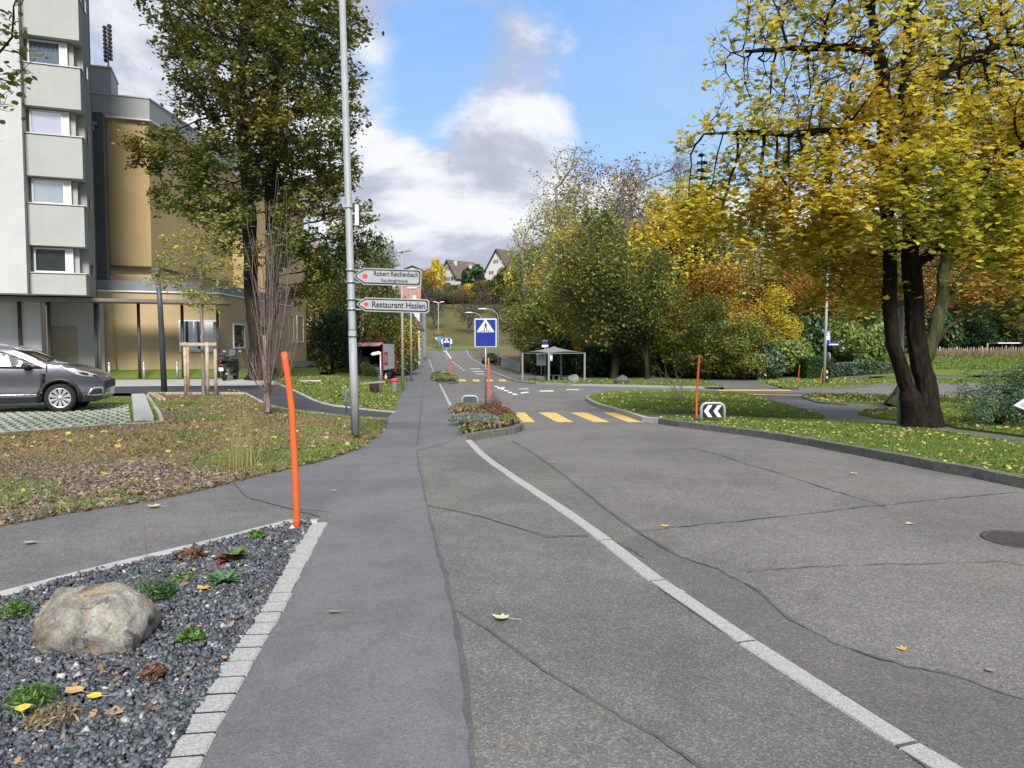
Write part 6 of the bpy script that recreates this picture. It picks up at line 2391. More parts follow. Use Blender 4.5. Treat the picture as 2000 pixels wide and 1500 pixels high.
MB().box(P(1615.5, 726, Y - .063), (.09, .01, .16)).box(P(1615.5, 737, Y - .063), (.09, .01, .14)).build("reflector", simple("reflector_cream", (0.6, 0.45, 0.25), .4), hy_)

# lantern pole half hidden by the maple
Y = 15.7
t = thing("park_lamp", "grey lantern pole half hidden behind the twin maple trunk", "street lamp", (PX(1763, Y), Y, H(PX(1763, Y), Y) + .08))
MB().tube([(PX(1763, Y), Y, H(PX(1763, Y), Y)), P(1760, 600, Y)], [.072, .055], 12).build("post", m_greypaint, t)
MB().box(P(1757, 592, Y), (.34, .24, .13), bev=.02).build("lamp_head", m_slate, t)
# dark pole on the left
Y = 24.4
t = thing("park_lamp", "slim dark blue lamp column beside the staked young tree", "street lamp", (PX(319, Y), Y, .05))
MB().tube([(PX(319, Y), Y, 0), P(313, 600, Y), P(309, 548, Y)], [.095, .085, .08], 14).build("column", m_slate, t)
MB().tube([P(309, 548, Y), P(308.5, 541, Y)], .045, 10).tube([P(308.5, 541, Y), P(307, 520, Y)], [.085, .08], 14).build("lamp_head", m_slate, t)

# small signposts of the left middle
x, Y = G(744, 768, .07)
t = thing("arrow_signpost", "low white rounded arrow sign on a thin grey post by the grass corner", "road sign", (x, Y, H(x, Y) + .05))
MB().tube([(x, Y, H(x, Y)), P(743, 688, Y)], .04, 10).build("post", m_galv, t)
MB().slab([P(724, 691, Y - .05), P(727, 694, Y - .05), P(743, 691.5, Y - .05), P(744, 687.5, Y - .05), P(740, 686, Y - .05), P(729, 688, Y - .05)], (0, .03, 0)).build("plate", m_signwhite2, t)
x, Y = G(731, 769, .07)
t = thing("tree_stump", "short dark sawn tree stump in the grass with a plank on it", "stump", (x, Y, H(x, Y) + .05))
MB().lathe([(.22, 0), (.19, .2), (.20, .44), (0, .45)], (x, Y, H(x, Y) + .05), 12).build("wood", b_dark, t)
t = thing("plank", "weathered grey plank lying across the tree stump", "plank", (x, Y, H(x, Y) + .5))
MB().box((x - .05, Y, H(x, Y) + .53), (1.0, .25, .05), (0, R(-4), R(8))).build("board", simple("weathered_wood", (0.24, 0.23, 0.21), .9, var=.2), t)
x, Y = G(770, 766, .07)
t = thing("litter_bin", "grey litter bin topped by a red bag at the corner of the grass", "litter bin", (x, Y, H(x, Y) + .05))
z_ = H(x, Y) + .05
MB().lathe([(.10, 0), (.12, .05), (.15, .45), (.155, .47), (.12, .47), (0, .4)], (x, Y, z_), 14).build("bin", m_galv, t)
t = thing("waste_bag", "crumpled red bag on top of the litter bin", "bag", (x, Y, z_ + .47))
MB().lathe([(.0, -.02), (.17, .0), (.20, .06), (.17, .13), (.09, .17), (0, .16)], (x, Y, z_ + .49), 9).build("bag", m_redplastic, t)
x, Y = PX(753, 52), 52
z_ = H(x, Y)
t = thing("traffic_cone", "small orange and white traffic cone behind the truck", "traffic cone", (x, Y, z_))
MB().box((x, Y, z_ + .02), (.36, .36, .04)).build("foot", m_orange, t)
MB().lathe([(.14, .04), (.10, .22)], (x, Y, z_), 12).lathe([(.06, .42), (.035, .56), (0, .56)], (x, Y, z_), 12).build("cone", m_orange, t)
MB().lathe([(.1005, .22), (.0605, .42)], (x, Y, z_), 12).build("white_band", m_signwhite2, t)
x, Y = G(677, 815, .08)
t = thing("marker_stake", "thin blue-painted survey stake beside the grey signpost", "stake", (x, Y, .07))
MB().tube([(x, Y, 0), P(675, 757, Y)], .022, 6).build("stake", simple("blue_stake", (0.04, 0.13, 0.24), .7, var=.2, scale=20), t)
MB().lathe([(.0, .03), (.02, .02), (.02, 0)], tuple(P(675, 756, Y)), 8).build("cap", simple("stake_cap", (0.5, 0.5, 0.3), .7), t)

# bollards before the ochre wall
for i_, (u_, w_) in enumerate(((212, "left of the dark lamp column"), (280, "second from the left, before the ochre wall"), (345, "just right of the dark lamp column"), (405, "behind the stakes of the young tree"))):
    Y = TW(s_of(u_, 2.15), 2.15).y - .6
    x = PX(u_, Y)
    t = thing("bollard", "slim galvanised bollard " + w_, "bollard", (x, Y, .02), "galvanised bollards before the ochre wall")
    MB().tube([(x, Y, 0), (x, Y, .83)], .055, 10).build("post", m_galv, t)
    MB().lathe([(.056, 0), (.045, .04), (0, .06)], (x, Y, .83), 10).build("cap", m_chrome, t)

# stakes of the young tree
Y = 23.0
tk = thing("tree_stakes", "frame of light wooden stakes with a crossbar round the young tree", "stake frame", (PX(396, Y), Y, .05))
for u_, Y_ in ((361, 22.7), (404, 22.5), (420, 22.9), (366, 24.3)):
    x = PX(u_, Y_)
    MB().tube([(x, Y_, 0), (x, Y_, 1.72)], .05, 9).build("stake", b_stake, tk)
MB().bar((PX(353, 22.65), 22.62, 1.66), (PX(424, 22.8), 22.76, 1.66), .035, .09).build("crossbar", b_stake, tk)
MB().bar((PX(353, 24.3), 24.25, 1.66), (PX(400, 24.3), 24.25, 1.66), .035, .09).build("crossbar", b_stake, tk)
tr_ = thing("timber_edging", "loose timber boards edging the planting corner by the dark lamp column", "timber", (PX(300, 22.8), 22.8, .08))
for k in range(2):
    a_, b_ = GP(292 + 8 * k, 768, .12), GP(312 + 9 * k, 780, .12)
    MB().bar(a_, b_, .07, .07).build("board", b_stake, tr_)
MB().bar(GP(325, 768.5, .12), GP(478, 768.5, .12), .06, .09).build("board", b_stake, tr_)

# low dark roof cover beyond the path
Y = 40.5
t = thing("bin_shelter", "low dark flat-roofed cover on posts beyond the side path", "shelter", (PX(592, Y), Y, -.2))
MB().slab([P(562, 719.5, Y - 1.2), P(593, 720, Y - 1.2), P(621, 708.5, Y + 1.4), P(571, 708.5, Y + 1.6)], (0, 0, .09)).build("roof", m_slate, t)
for u_, dy in ((565, -1.1), (592, -1.1), (619.5, 1.3)):
    q = P(u_, 715, Y + dy)
    MB().bar((q.x, q.y, H(q.x, q.y) - .1), (q.x, q.y, zpx(719 if dy < 0 else 709, Y + dy)), .08, .08).build("post", m_slate, t)
MB().box((PX(585, Y) - .3, Y + .4, -.05), (1.2, .2, .7)).build("back_wall", p_ochre2, t)
x, Y = G(606, 746, .07)
t = thing("concrete_slab", "small pale concrete slab in the grass by the low dark cover", "slab", (x, Y, H(x, Y)))
MB().box((x, Y, H(x, Y) + .1), (.9, .5, .09), (0, 0, .2), bev=.02).build("slab", m_concrete, t)

# --- concrete bridge wall
bw = thing("bridge_wall", "pale concrete panel wall along the right footway before the trees", "wall", tuple(GP(1013, 723, .1)))
w0, w1 = GP(1013, 724, .1), GP(972, 710, .1)
for k in range(5):
    a_, b_ = w0.lerp(w1, k / 5 + .003), w0.lerp(w1, (k + 1) / 5 - .003)
    h0 = .95
    MB().slab([a_ + Vector((0, 0, -.2)), b_ + Vector((0, 0, -.2)), b_ + Vector((0, 0, h0)), a_ + Vector((0, 0, h0))], (.16, .04, 0)).build("panel", m_concrete, bw)
MB().bar(w0 + Vector((.08, 0, h0 + .03)), w1 + Vector((.08, 0, h0 + .03)), .22, .06).build("coping", m_galv, bw)

# --- tent-roofed bus shelter
SY = 57.0
gz = H(PX(1080, SY), SY) + .1
sh = thing("bus_shelter", "open bus shelter with grey tent-shaped roof on slim posts", "bus shelter", (PX(1080, SY), SY, gz))
cL, cR = P(1020.5, 688, SY + .4), P(1142, 689, SY + .6)
cF, cB = P(1072, 690.5, SY - 2.1), P(1096, 687.5, SY + 2.6)
ez = zpx(689, SY)
for c in (cL, cR, cF, cB):
    c.z = ez
apx = P(1082, 676.5, SY + .3)
m_tent = simple("tent_roof", (0.211, 0.214, 0.217), .55, var=.05)
order = [cL, cF, cR, cB]
for i in range(4):
    a_, b_ = order[i], order[(i + 1) % 4]
    n = 8
    vs, fs = [], []
    for r_i in range(n + 1):
        q = r_i / n
        sag = q ** 0.72
        for c_i in range(n + 1):
            w_ = c_i / n
            e = a_.lerp(b_, w_)
            p = apx.lerp(e, q)
            p.z = apx.z + (ez - apx.z) * sag + .10 * math.sin(PI * w_) * q * q
            vs.append(p)
    for r_i in range(n):
        for c_i in range(n):
            s_ = r_i * (n + 1) + c_i
            fs.append((s_, s_ + 1, s_ + n + 2, s_ + n + 1))
    m = MB().add(vs, fs, True)
    m.add([v - Vector((0, 0, .05)) for v in vs], [f[::-1] for f in fs], True)
    m.build("roof_panel", m_tent, sh, fix=False)
for c in order:
    MB().bar((c.x, c.y, gz - .1), (c.x, c.y, ez), .14 if c is cF or c is cB else .10, .14).build("post", simple("shelter_post", (0.2, 0.21, 0.22), .5, .2), sh)
for i in range(4):
    a_, b_ = order[i], order[(i + 1) % 4]
    MB().bar(a_ + Vector((0, 0, -.03)), b_ + Vector((0, 0, -.03)), .06, .06).build("edge_beam", m_galv, sh)
bn = thing("bench", "dark solid bench block under the tent-roofed shelter", "bench", (PX(1082, SY), SY + .8, gz))
xb0, xb1 = PX(1067, SY), PX(1097, SY)
MB().box(((xb0 + xb1) / 2, SY + .8, gz + .40), (xb1 - xb0, .5, .06), bev=.02).build("seat", m_slate, bn)
for q in (.12, .5, .88):
    MB().box((xb0 + (xb1 - xb0) * q, SY + .8, gz + .18), (.16, .42, .37)).build("leg", m_slate, bn)
MB().box(((xb0 + xb1) / 2, SY + 1.02, gz + .20), (xb1 - xb0 - .06, .05, .36)).build("rear_panel", m_slate, bn)
ib = thing("information_board", "white information board with blue print beside the bus shelter", "information board", (PX(1057, SY + 1.5), SY + 1.5, gz))
q = P(1057.5, 702, SY + 1.5)
bo = MB().box(q, (.75, .06, .98), bev=.015).build("board", simple("board_white", (0.66, 0.68, 0.72), .4), ib)
MB().tube([(q.x, q.y + .05, gz - .1), (q.x, q.y + .05, q.z)], .05, 8).build("post", m_galv, ib)
for (du, dv, w_, h_, mt_) in ((-3.4, -6.5, .14, .10, m_signblue), (-3.4, -1.5, .16, .05, m_slate), (2.5, -7, .18, .16, simple("print_light_blue", (0.12, 0.30, 0.50), .5)), (2.8, -1, .24, .16, simple("print_pale_blue", (0.35, 0.45, 0.65), .5)), (-3.4, 4.5, .05, .08, m_signred)):
    MB().box(P(1057.5 + du, 702 + dv, SY + 1.5) + Vector((0, -.034, 0)), (w_, .006, h_)).build("print", mt_, bo)
bs = thing("bus_stop_sign", "bus stop sign with dark blue and white plate above the tent roof", "bus stop sign", (PX(1064, SY + 2), SY + 2, gz))
q = P(1064.5, 672.5, SY + 2)
MB().tube([(q.x, q.y + .05, gz - .1), (q.x, q.y + .05, q.z + .2)], .04, 8).build("post", m_galv, bs)
MB().box(q + Vector((0, 0, .10)), (.50, .05, .30), bev=.02).build("blue_plate", simple("dark_blue", (0.006, 0.02, 0.085), .35), bs)
MB().box(q + Vector((0, 0, .28)), (.46, .05, .06), bev=.02).build("top_rim", m_galv, bs)
MB().box(q + Vector((0, 0, -.03)), (.50, .045, .05)).build("pale_blue_band", simple("print_light_blue", (0.12, 0.30, 0.50), .5), bs)
MB().box(q + Vector((0, 0, -.14)), (.50, .05, .16)).build("white_plate", m_signwhite2, bs)
tb_ = thing("timetable_case", "small white timetable case on the shelter's middle post", "timetable", tuple(P(1076, 699, SY)))
MB().box(P(1076.5, 699, SY - 2.0), (.20, .06, .50), bev=.02).build("case", m_galv, tb_)
MB().box(P(1076.8, 698.5, SY - 2.04), (.15, .01, .26)).build("sheet", m_signwhite2, tb_)


# --- boulders
def rock_mesh(name, seed, dims, subdiv=4, cuts=7, rough=0.12):
    rr = np.random.default_rng(seed)
    bm = bmesh.new()
    bmesh.ops.create_icosphere(bm, subdivisions=subdiv, radius=1.0)
    co = np.array([v.co[:] for v in bm.verts])
    for _ in range(cuts):
        n = unit(rr.normal(size=3) + np.array([0, 0, .2]))
        d = rr.uniform(0.62, 0.88)
        s = co @ n
        ex = np.maximum(s - d, 0)
        co -= n[None] * ex[:, None] * 0.92
    f = np.zeros(len(co))
    for k in range(26):
        w = rr.normal(size=3) * (1.5 + k * 0.55)
        f += np.sin(co @ w + rr.uniform(0, 6)) / (1.5 + k * 0.5)
    co *= (1 + rough * 0.28 * f)[:, None]
    co *= np.array(dims)[None]
    for v, c in zip(bm.verts, co):
        v.co = c
    me = bpy.data.meshes.new(name)
    bm.to_mesh(me)
    bm.free()
    for p in me.polygons:
        p.use_smooth = True
    return me


def rock_mat(name, cols, lichen=None, scale=5.0):
    m, t, b = new_mat(name)
    tc = t.new('ShaderNodeTexCoord').outputs['Object']
    n = t.noise(tc, scale, 9, 0.68, 0.6)
    c = t.ramp(n, [(0.28 + .44 * i / (len(cols) - 1), k) for i, k in enumerate(cols)])
    if lichen:
        n2 = t.noise(t.vmath('ADD', tc, (3, 1, 7)), scale * .75, 6, 0.7, 0.8)
        c = t.mix(t.smooth(n2, 0.51, 0.60, 0, .8), c, lichen[0])
        n3 = t.noise(t.vmath('ADD', tc, (9, 5, 2)), scale * 1.1, 6, 0.7, 1.0)
        c = t.mix(t.smooth(n3, 0.54, 0.62, 0, .9), c, lichen[1])
    n4 = t.noise(tc, scale * 16, 6, 0.75)
    c = t.mix(1.0, c, _grey(t, t.smooth(n4, 0.3, 0.7, 0.62, 1.25)), 'MULTIPLY')
    t.link(c, b.inputs['Base Color'])
    b.inputs['Roughness'].default_value = 0.9
    bp = t.new('ShaderNodeBump')
    bp.inputs['Strength'].default_value = 0.9
    bp.inputs['Distance'].default_value = 0.012 if scale > 4 else .03
    t.link(t.math('ADD', n, t.math('MULTIPLY', n4, .5)), bp.inputs['Height'])
    t.link(bp.outputs[0], b.inputs['Normal'])
    return m


bx_, by_ = G(205, 1262, .06)
bo = link_obj("boulder", rock_mesh("boulder", 27, (.37, .28, .25), 5, 12, .20), rock_mat("boulder_stone", [(0.05, 0.045, 0.04), (0.15, 0.14, 0.115), (0.28, 0.265, 0.225), (0.42, 0.415, 0.38)], ((0.36, 0.22, 0.10), (0.045, 0.05, 0.06)), 4.6))
bo.location = (bx_ - .06, by_ + .03, .06 + .10)
bo.rotation_euler = (R(4), R(5), R(20))
props(bo, "large grey boulder with ochre lichen lying in the gravel bed", "boulder")
GBR = "boulders at the lawn kerb"
for (u_, v_, w_, h_, sd_, cols, lb_) in ((1055, 745, .45, .30, 3, [(0.06, 0.035, 0.03), (0.12, 0.075, 0.065), (0.16, 0.11, 0.095)], "low reddish-brown boulder before the bench, leftmost of the three on the lawn"),
                                         (1119.5, 748, .46, .42, 4, [(0.07, 0.07, 0.07), (0.17, 0.17, 0.165), (0.30, 0.295, 0.29)], "pale angular grey boulder in the middle of the lawn edge"),
                                         (1215, 750, .50, .38, 6, [(0.045, 0.042, 0.033), (0.09, 0.082, 0.068), (0.14, 0.13, 0.105)], "dark rounded boulder at the lawn kerb, rightmost of the three")):
    x, Y = G(u_, v_, .1)
    bo = link_obj("boulder", rock_mesh("boulder", sd_, (w_, w_ * .9, h_), 3, 7, .13), rock_mat("rock_%d" % sd_, cols, None, 2.2))
    bo.location = (x, Y + .3, H(x, Y) + .1 + h_ * .55)
    props(bo, lb_, "boulder", GBR)

# --- picket fence and garden canopy
fx0, fx1 = PX(1815, 70), PX(2090, 70)
FYY = 70.0
fz = lambda x: P(1000 + FPX * x / FYY, 702 + (1000 + FPX * x / FYY - 1815) * -.012, FYY).z
fe = thing("picket_fence", "long row of split chestnut pickets at the edge of the raised lawn", "fence", (fx0, FYY, fz(fx0)))
m_picket = simple("weathered_picket", (0.33, 0.27, 0.19), .9, var=.25, scale=3)
pm = MB().add([(-.028, -.012, 0), (.028, -.012, 0), (.03, .012, 0), (-.03, .012, 0), (-.026, -.011, .9), (.024, -.011, .9), (.026, .01, .9), (-.027, .01, .9), (0, 0, 1.0)],
              [(0, 1, 5, 4), (1, 2, 6, 5), (2, 3, 7, 6), (3, 0, 4, 7), (4, 5, 8), (5, 6, 8), (6, 7, 8), (7, 4, 8)])
pme = bpy.data.meshes.new("picket")
pme.from_pydata([tuple(v) for v in pm.v], [], pm.f)
pme.materials.append(m_picket)
x = fx0
i = 0
while x < fx1:
    o = bpy.data.objects.new("picket", pme)
    COL.objects.link(o)
    o.parent = fe
    o.location = Vector((x, FYY + .05 * math.sin(x), fz(x) + RNG.uniform(-.05, .03))) - origin_of(fe)
    o.rotation_euler = (0, RNG.uniform(-.05, .05), RNG.uniform(-.4, .4))
    o.scale = (1.15, 1, RNG.uniform(.95, 1.08) * 1.12)
    x += .165
    i += 1
for q in (.08, .20, .38, .55, .72, .9):
    x = fx0 + (fx1 - fx0) * q
    MB().tube([(x, FYY + .08, fz(x) - .2), (x, FYY + .08, fz(x) + 1.2)], .05, 7).build("fence_post", m_picket, fe)
for h_ in (.3, .85):
    MB().tube([(fx0, FYY + .03, fz(fx0) + h_), (fx1, FYY + .03, fz(fx1) + h_)], .012, 5).build("wire", m_steel, fe)
gc = thing("garden_canopy", "flat pale garden canopy on thin posts behind the picket fence", "canopy", tuple(P(1962, 672, 73)))
MB().box(P(1962, 670, 73), (2.3, 1.6, .10)).build("roof", m_signwhite2, gc)
for u_ in (1929, 1958, 1978):
    q = P(u_, 670, 73.2)
    MB().tube([(q.x, q.y, q.z - 1.9), (q.x, q.y, q.z)], .06, 7).build("post", m_picket, gc)

# --- white arrow plate entering at the right edge
x, Y = PX(2040, 12.2), 12.2
t = thing("arrow_sign", "white pointed sign plate entering at the right edge before the conifer bush", "direction sign", (x, Y, H(x, Y)))
MB().tube([(x, Y + .05, H(x, Y)), (x, Y + .05, 1.1)], .035, 10).build("post", m_galv, t)
pl_ = MB().slab([P(1981, 792, Y), P(2003, 801, Y), P(2070, 804, Y), P(2070, 772, Y), P(2003, 778, Y)], (0, .025, 0)).build("plate", m_signwhite2, t)
MB().slab([P(1990, 792, Y - .004), P(2005, 798, Y - .004), P(2068, 801, Y - .004), P(2068, 776, Y - .004), P(2005, 781.5, Y - .004)], (0, .002, 0)).build("inner_field", m_signwhite, pl_)

# --- manhole cover
mx, my = G(2003, 1056)
t = thing("manhole_cover", "round cast iron manhole cover with ribs at the right edge of the road", "manhole cover", (mx, my, 0))
MB().lathe([(.315, -.01), (.315, .010), (.285, .010), (.285, .006), (0, .006)], (mx, my, 0), 36).build("ring", simple("cast_iron", (0.075, 0.065, 0.062), .6, .4, var=.15, scale=20), t)
for k in range(13):
    d = -.24 + k * .04
    L = math.sqrt(max(.275 ** 2 - d * d, 0)) * .97
    MB().box((mx + d * .5, my + d * .86, .009), (2 * L, .016, .006), (0, 0, R(-30))).build("rib", simple("cast_iron", (0.075, 0.065, 0.062), .6, .4), t)

# --- far roundabout sign
Y = 140
t = thing("roundabout_sign", "small light blue and white sign at the far roundabout", "road sign", tuple(P(858, 683, Y)))
MB().tube([P(858, 685, Y), P(858, 657, Y)], .06, 8).build("post", m_galv, t)
MB().box(P(858.5, 662, Y - .1), (.75, .05, 1.0)).build("plate", simple("sign_sky_blue", (0.04, 0.22, 0.42), .4), t)
MB().slab([P(849.5, 659, Y), P(854, 659, Y), P(853, 665, Y)], (0, .05, 0)).build("side_plate", m_signwhite2, t)

# ================================================================== VEHICLES
def car_paint(name, col, metal=0.75):
    m, t, b = new_mat(name)
    tc = t.new('ShaderNodeTexCoord').outputs['Object']
    n = t.noise(tc, 3.0, 5, 0.6)
    t.link(t.ramp(n, [(.3, tuple(c * .93 for c in col)), (.7, tuple(c * 1.05 for c in col))]), b.inputs['Base Color'])
    b.inputs['Metallic'].default_value = metal
    b.inputs['Roughness'].default_value = 0.36
    b.inputs['Coat Weight'].default_value = 1.0
    b.inputs['Coat Roughness'].default_value = 0.05
    return m


PROF = [(.70, .235), (.80, .26), (.865, .33), (.885, .44), (.88, .58), (.87, .68), (.83, .78), (.74, .865), (.56, .945), (.32, 1.02), (.05, 1.085), (-.22, 1.135),
        (-.42, 1.215), (-.72, 1.37), (-1.0, 1.475), (-1.30, 1.535), (-1.7, 1.57), (-2.2, 1.565), (-2.6, 1.53), (-2.95, 1.47), (-3.12, 1.40), (-3.24, 1.16), (-3.33, 1.0), (-3.35, .85), (-3.36, .5), (-3.30, .32), (-3.1, .25)]
XR = -2.6


def arch(cx, r=.385, zc=.335, n=12):
    a0 = math.asin((.235 - zc) / r)
    return [(cx + r * math.cos(PI - a0 - (PI - 2 * a0) * k / n), zc + r * math.sin(PI - a0 - (PI - 2 * a0) * k / n)) for k in range(n + 1)]


OUTL = PROF + arch(XR) + arch(0.0)


def halfw(x, z):
    w = .885
    f = max(0, (x - .25) / .65)
    w -= .20 * min(f, 1.1) ** 2.2
    r_ = max(0, (-2.7 - x) / .65)
    w -= .12 * min(r_, 1.1) ** 2
    if z > 1.0:
        w -= (z - 1.0) * .34 + max(0, z - 1.42) * .5
    if z < .42:
        w -= (.42 - z) * .16
    w += .012 * math.exp(-((z - .86) / .05) ** 2) - .018 * math.exp(-((z - .62) / .12) ** 2)
    return w


def planar(poly, dx=.13, dz=.09):
    bm = bmesh.new()
    f = bm.faces.new([bm.verts.new((x, 0, z)) for x, z in poly])
    bmesh.ops.triangulate(bm, faces=[f])
    bmesh.ops.dissolve_limit(bm, angle_limit=.01, verts=bm.verts[:], edges=bm.edges[:], delimit={'NORMAL'}) if False else None
    xs = [p[0] for p in poly]
    zs = [p[1] for p in poly]
    k = math.floor(min(xs) / dx) + 1
    while k * dx < max(xs):
        bmesh.ops.bisect_plane(bm, geom=bm.verts[:] + bm.edges[:] + bm.faces[:], plane_co=(k * dx, 0, 0), plane_no=(1, 0, 0), dist=1e-4)
        k += 1
    k = math.floor(min(zs) / dz) + 1
    while k * dz < max(zs):
        bmesh.ops.bisect_plane(bm, geom=bm.verts[:] + bm.edges[:] + bm.faces[:], plane_co=(0, 0, k * dz), plane_no=(0, 0, 1), dist=1e-4)
        k += 1
    bm.verts.index_update()
    V = [v.co.copy() for v in bm.verts]
    F = [[v.index for v in q.verts] for q in bm.faces]
    B = [(e.verts[0].index, e.verts[1].index) for e in bm.edges if e.is_boundary]
    bm.free()
    return V, F, B


def side_part(name, poly, off, mat, parent, both=True, dx=.13, dz=.09):
    V, F, B = planar(poly, dx, dz)
    for s in ((-1, 1) if both else (-1,)):
        m = MB()
        vs = [(v.x, s * (halfw(v.x, v.z) + off), v.z) for v in V]
        inn = [(v.x, s * (halfw(v.x, v.z) - .01), v.z) for v in V]
        fs = [f if s < 0 else f[::-1] for f in F]
        m.add(vs + inn, fs + [(a, b, b + len(V), a + len(V)) for a, b in B], True)
        o = m.build(name, mat, parent, local=True)
    return o


def build_car(name, label, paint, loc, rz, detail=True):
    c = thing(name, label, "car", loc, None, rz)
    V, F, B = planar(OUTL)
    m = MB()
    for s in (-1, 1):
        m.add([(v.x, s * halfw(v.x, v.z), v.z) for v in V], [f if s < 0 else f[::-1] for f in F], True)
    nseg = 10
    cen = Vector((-1.3, 0, .8))
    for a, b in B:
        pa, pb = V[a], V[b]
        mid = (pa + pb) / 2
        isarch = any(abs((mid - Vector((cx, 0, .335))).length - .385) < .02 for cx in (0, XR)) and mid.z < .75
        rows = []
        for p in (pa, pb):
            w = halfw(p.x, p.z)
            n_ = (p - Vector((min(max(p.x, -2.6), .1), 0, .65)))
            n_ = n_.normalized() if n_.length > 0 else Vector((0, 0, 1))
            row = []
            for k in range(nseg + 1):
                t_ = -1 + 2 * k / nseg
                bulge = (1 - t_ * t_) * (.05 if p.z > .4 else 0)
                row.append(Vector((p.x, w * t_, p.z)) + n_ * bulge)
            rows.append(row)
        if isarch:
            for s in (0, 1):
                ks = (0, 1) if s == 0 else (nseg - 1, nseg)
                m.mi = 1
                m.add([rows[0][ks[0]], rows[0][ks[1]], rows[1][ks[1]], rows[1][ks[0]]], [(0, 1, 2, 3)])
                m.mi = 0
            continue
        vs = rows[0] + rows[1]
        m.add(vs, [(k, k + 1, nseg + 2 + k, nseg + 1 + k) for k in range(nseg)], True)
    bm = bmesh.new()
    body = m.build("body", [paint, m_black], c, local=True, fix=False)
    bm.from_mesh(body.data)
    bmesh.ops.remove_doubles(bm, verts=bm.verts[:], dist=.0008)
    bmesh.ops.recalc_face_normals(bm, faces=bm.faces[:])
    bm.to_mesh(body.data)
    bm.free()
    # wheel wells closed with dark liners
    for cx in (0, XR):
        for s in (-1, 1):
            MB().lathe([(0, s * .52), (.40, s * .52), (.40, s * .60)], (cx, 0, .345), 20, 'Y').build("wheel_liner", m_black, c, local=True)
    # lower cladding and wheel arch trims
    clad = [(-.44, .232), (-.40, .36), (-.47, .40), (-2.14, .40), (-2.2, .36), (-2.17, .232)]
    side_part("sill_cladding", clad, .006, m_black, c)
    for cx in (0, XR):
        outer = [(cx + .46 * math.cos(a), .335 + .46 * math.sin(a)) for a in [PI + .25 - k * (PI + .5) / 16 for k in range(17)]]
        inner = [(cx + .384 * math.cos(a), .335 + .384 * math.sin(a)) for a in [PI + .25 - k * (PI + .5) / 16 for k in range(17)]]
        side_part("arch_trim", outer + inner[::-1], .010, m_black, c, dx=.5, dz=.5)
    side_part("bumper_lower", [(.42, .235), (.47, .42), (.70, .40), (.862, .335), (.80, .262), (.70, .237)], .006, m_black, c)
    # glass
    dlo = [(-.24, 1.005), (-.42, 1.095), (-.72, 1.245), (-1.0, 1.365), (-1.27, 1.435), (-1.63, 1.475), (-2.1, 1.475), (-2.6, 1.42), (-2.95, 1.30), (-3.0, 1.14), (-2.4, 1.075), (-1.6, 1.04), (-.9, 1.015)]
    side_part("window_surround", dlo, .003, m_black, c)
    g = glass_mat("car_side_glass", (0.07, 0.12, 0.11), .12) if "car_side_glass" not in bpy.data.materials else bpy.data.materials["car_side_glass"]
    gd = glass_mat("car_glass_dark", (0.02, 0.024, 0.026)) if "car_glass_dark" not in bpy.data.materials else bpy.data.materials["car_glass_dark"]
    side_part("door_window", [(-.93, 1.06), (-.96, 1.30), (-1.05, 1.345), (-1.27, 1.40), (-1.55, 1.43), (-1.72, 1.435), (-1.74, 1.085)], .008, g, c)
    side_part("quarter_window", [(-.56, 1.05), (-.70, 1.20), (-.87, 1.275), (-.85, 1.055)], .008, g, c)
    side_part("rear_window", [(-1.84, 1.09), (-1.82, 1.435), (-2.1, 1.435), (-2.5, 1.39), (-2.72, 1.32), (-2.74, 1.14)], .008, gd, c)
    ws = MB()
    P_ = [(-.30, 1.165), (-.42, 1.225), (-.57, 1.303), (-.72, 1.380), (-.86, 1.432), (-1.0, 1.484)]
    n_ = 10
    vs, fs = [], []
    for (x, z) in P_:
        for k in range(n_ + 1):
            t_ = -1 + 2 * k / n_
            w = halfw(x, z) * .90
            vs.append(Vector((x, w * t_, z)) + Vector((.55, 0, .85)) * (.012 + .05 * (1 - (t_ * .9) ** 2)))
    for i in range(len(P_) - 1):
        for k in range(n_):
            fs.append((i * (n_ + 1) + k, i * (n_ + 1) + k + 1, (i + 1) * (n_ + 1) + k + 1, (i + 1) * (n_ + 1) + k))
    ws.add(vs, fs, True)
    ws.build("windscreen", gd, c, local=True)
    # lights and trim
    side_part("headlight", [(.16, .985), (.30, .90), (.50, .825), (.74, .80), (.80, .80), (.74, .862), (.56, .935), (.34, .985)], .006, simple("headlamp_glass", (0.45, 0.47, 0.50), .12, .3, var=.3, scale=14), c, dx=.06, dz=.04)
    side_part("headlight_lens", [(.36, .925), (.46, .875), (.60, .845), (.60, .89), (.50, .93)], .010, m_black, c, dx=.06, dz=.05)
    side_part("headlight_lens", [(.655, .835), (.75, .81), (.78, .825), (.70, .87)], .010, m_black, c, dx=.06, dz=.05)
    side_part("fog_lamp_trim", [(.555, .385), (.62, .53), (.70, .575), (.85, .57), (.868, .52), (.868, .40), (.80, .365)], .010, m_chrome, c, dx=.06, dz=.05)
    side_part("fog_lamp_recess", [(.60, .40), (.645, .505), (.71, .545), (.84, .54), (.855, .50), (.855, .42)], .014, m_black, c, dx=.06, dz=.05)
    side_part("chrome_strip", [(-.42, .405), (-.46, .432), (-2.1, .432), (-2.1, .405)], .012, m_chrome, c)
    gr = MB().box((.905, 0, .62), (.06, 1.0, .20), bev=.03).build("grille", m_black, c, local=True)
    MB().box((.925, 0, .80), (.04, 1.15, .05), bev=.01).build("grille_bar", m_chrome, gr, local=True)
    MB().box((.925, 0, .44), (.03, .50, .11)).build("number_plate", m_signwhite2, c, local=True)
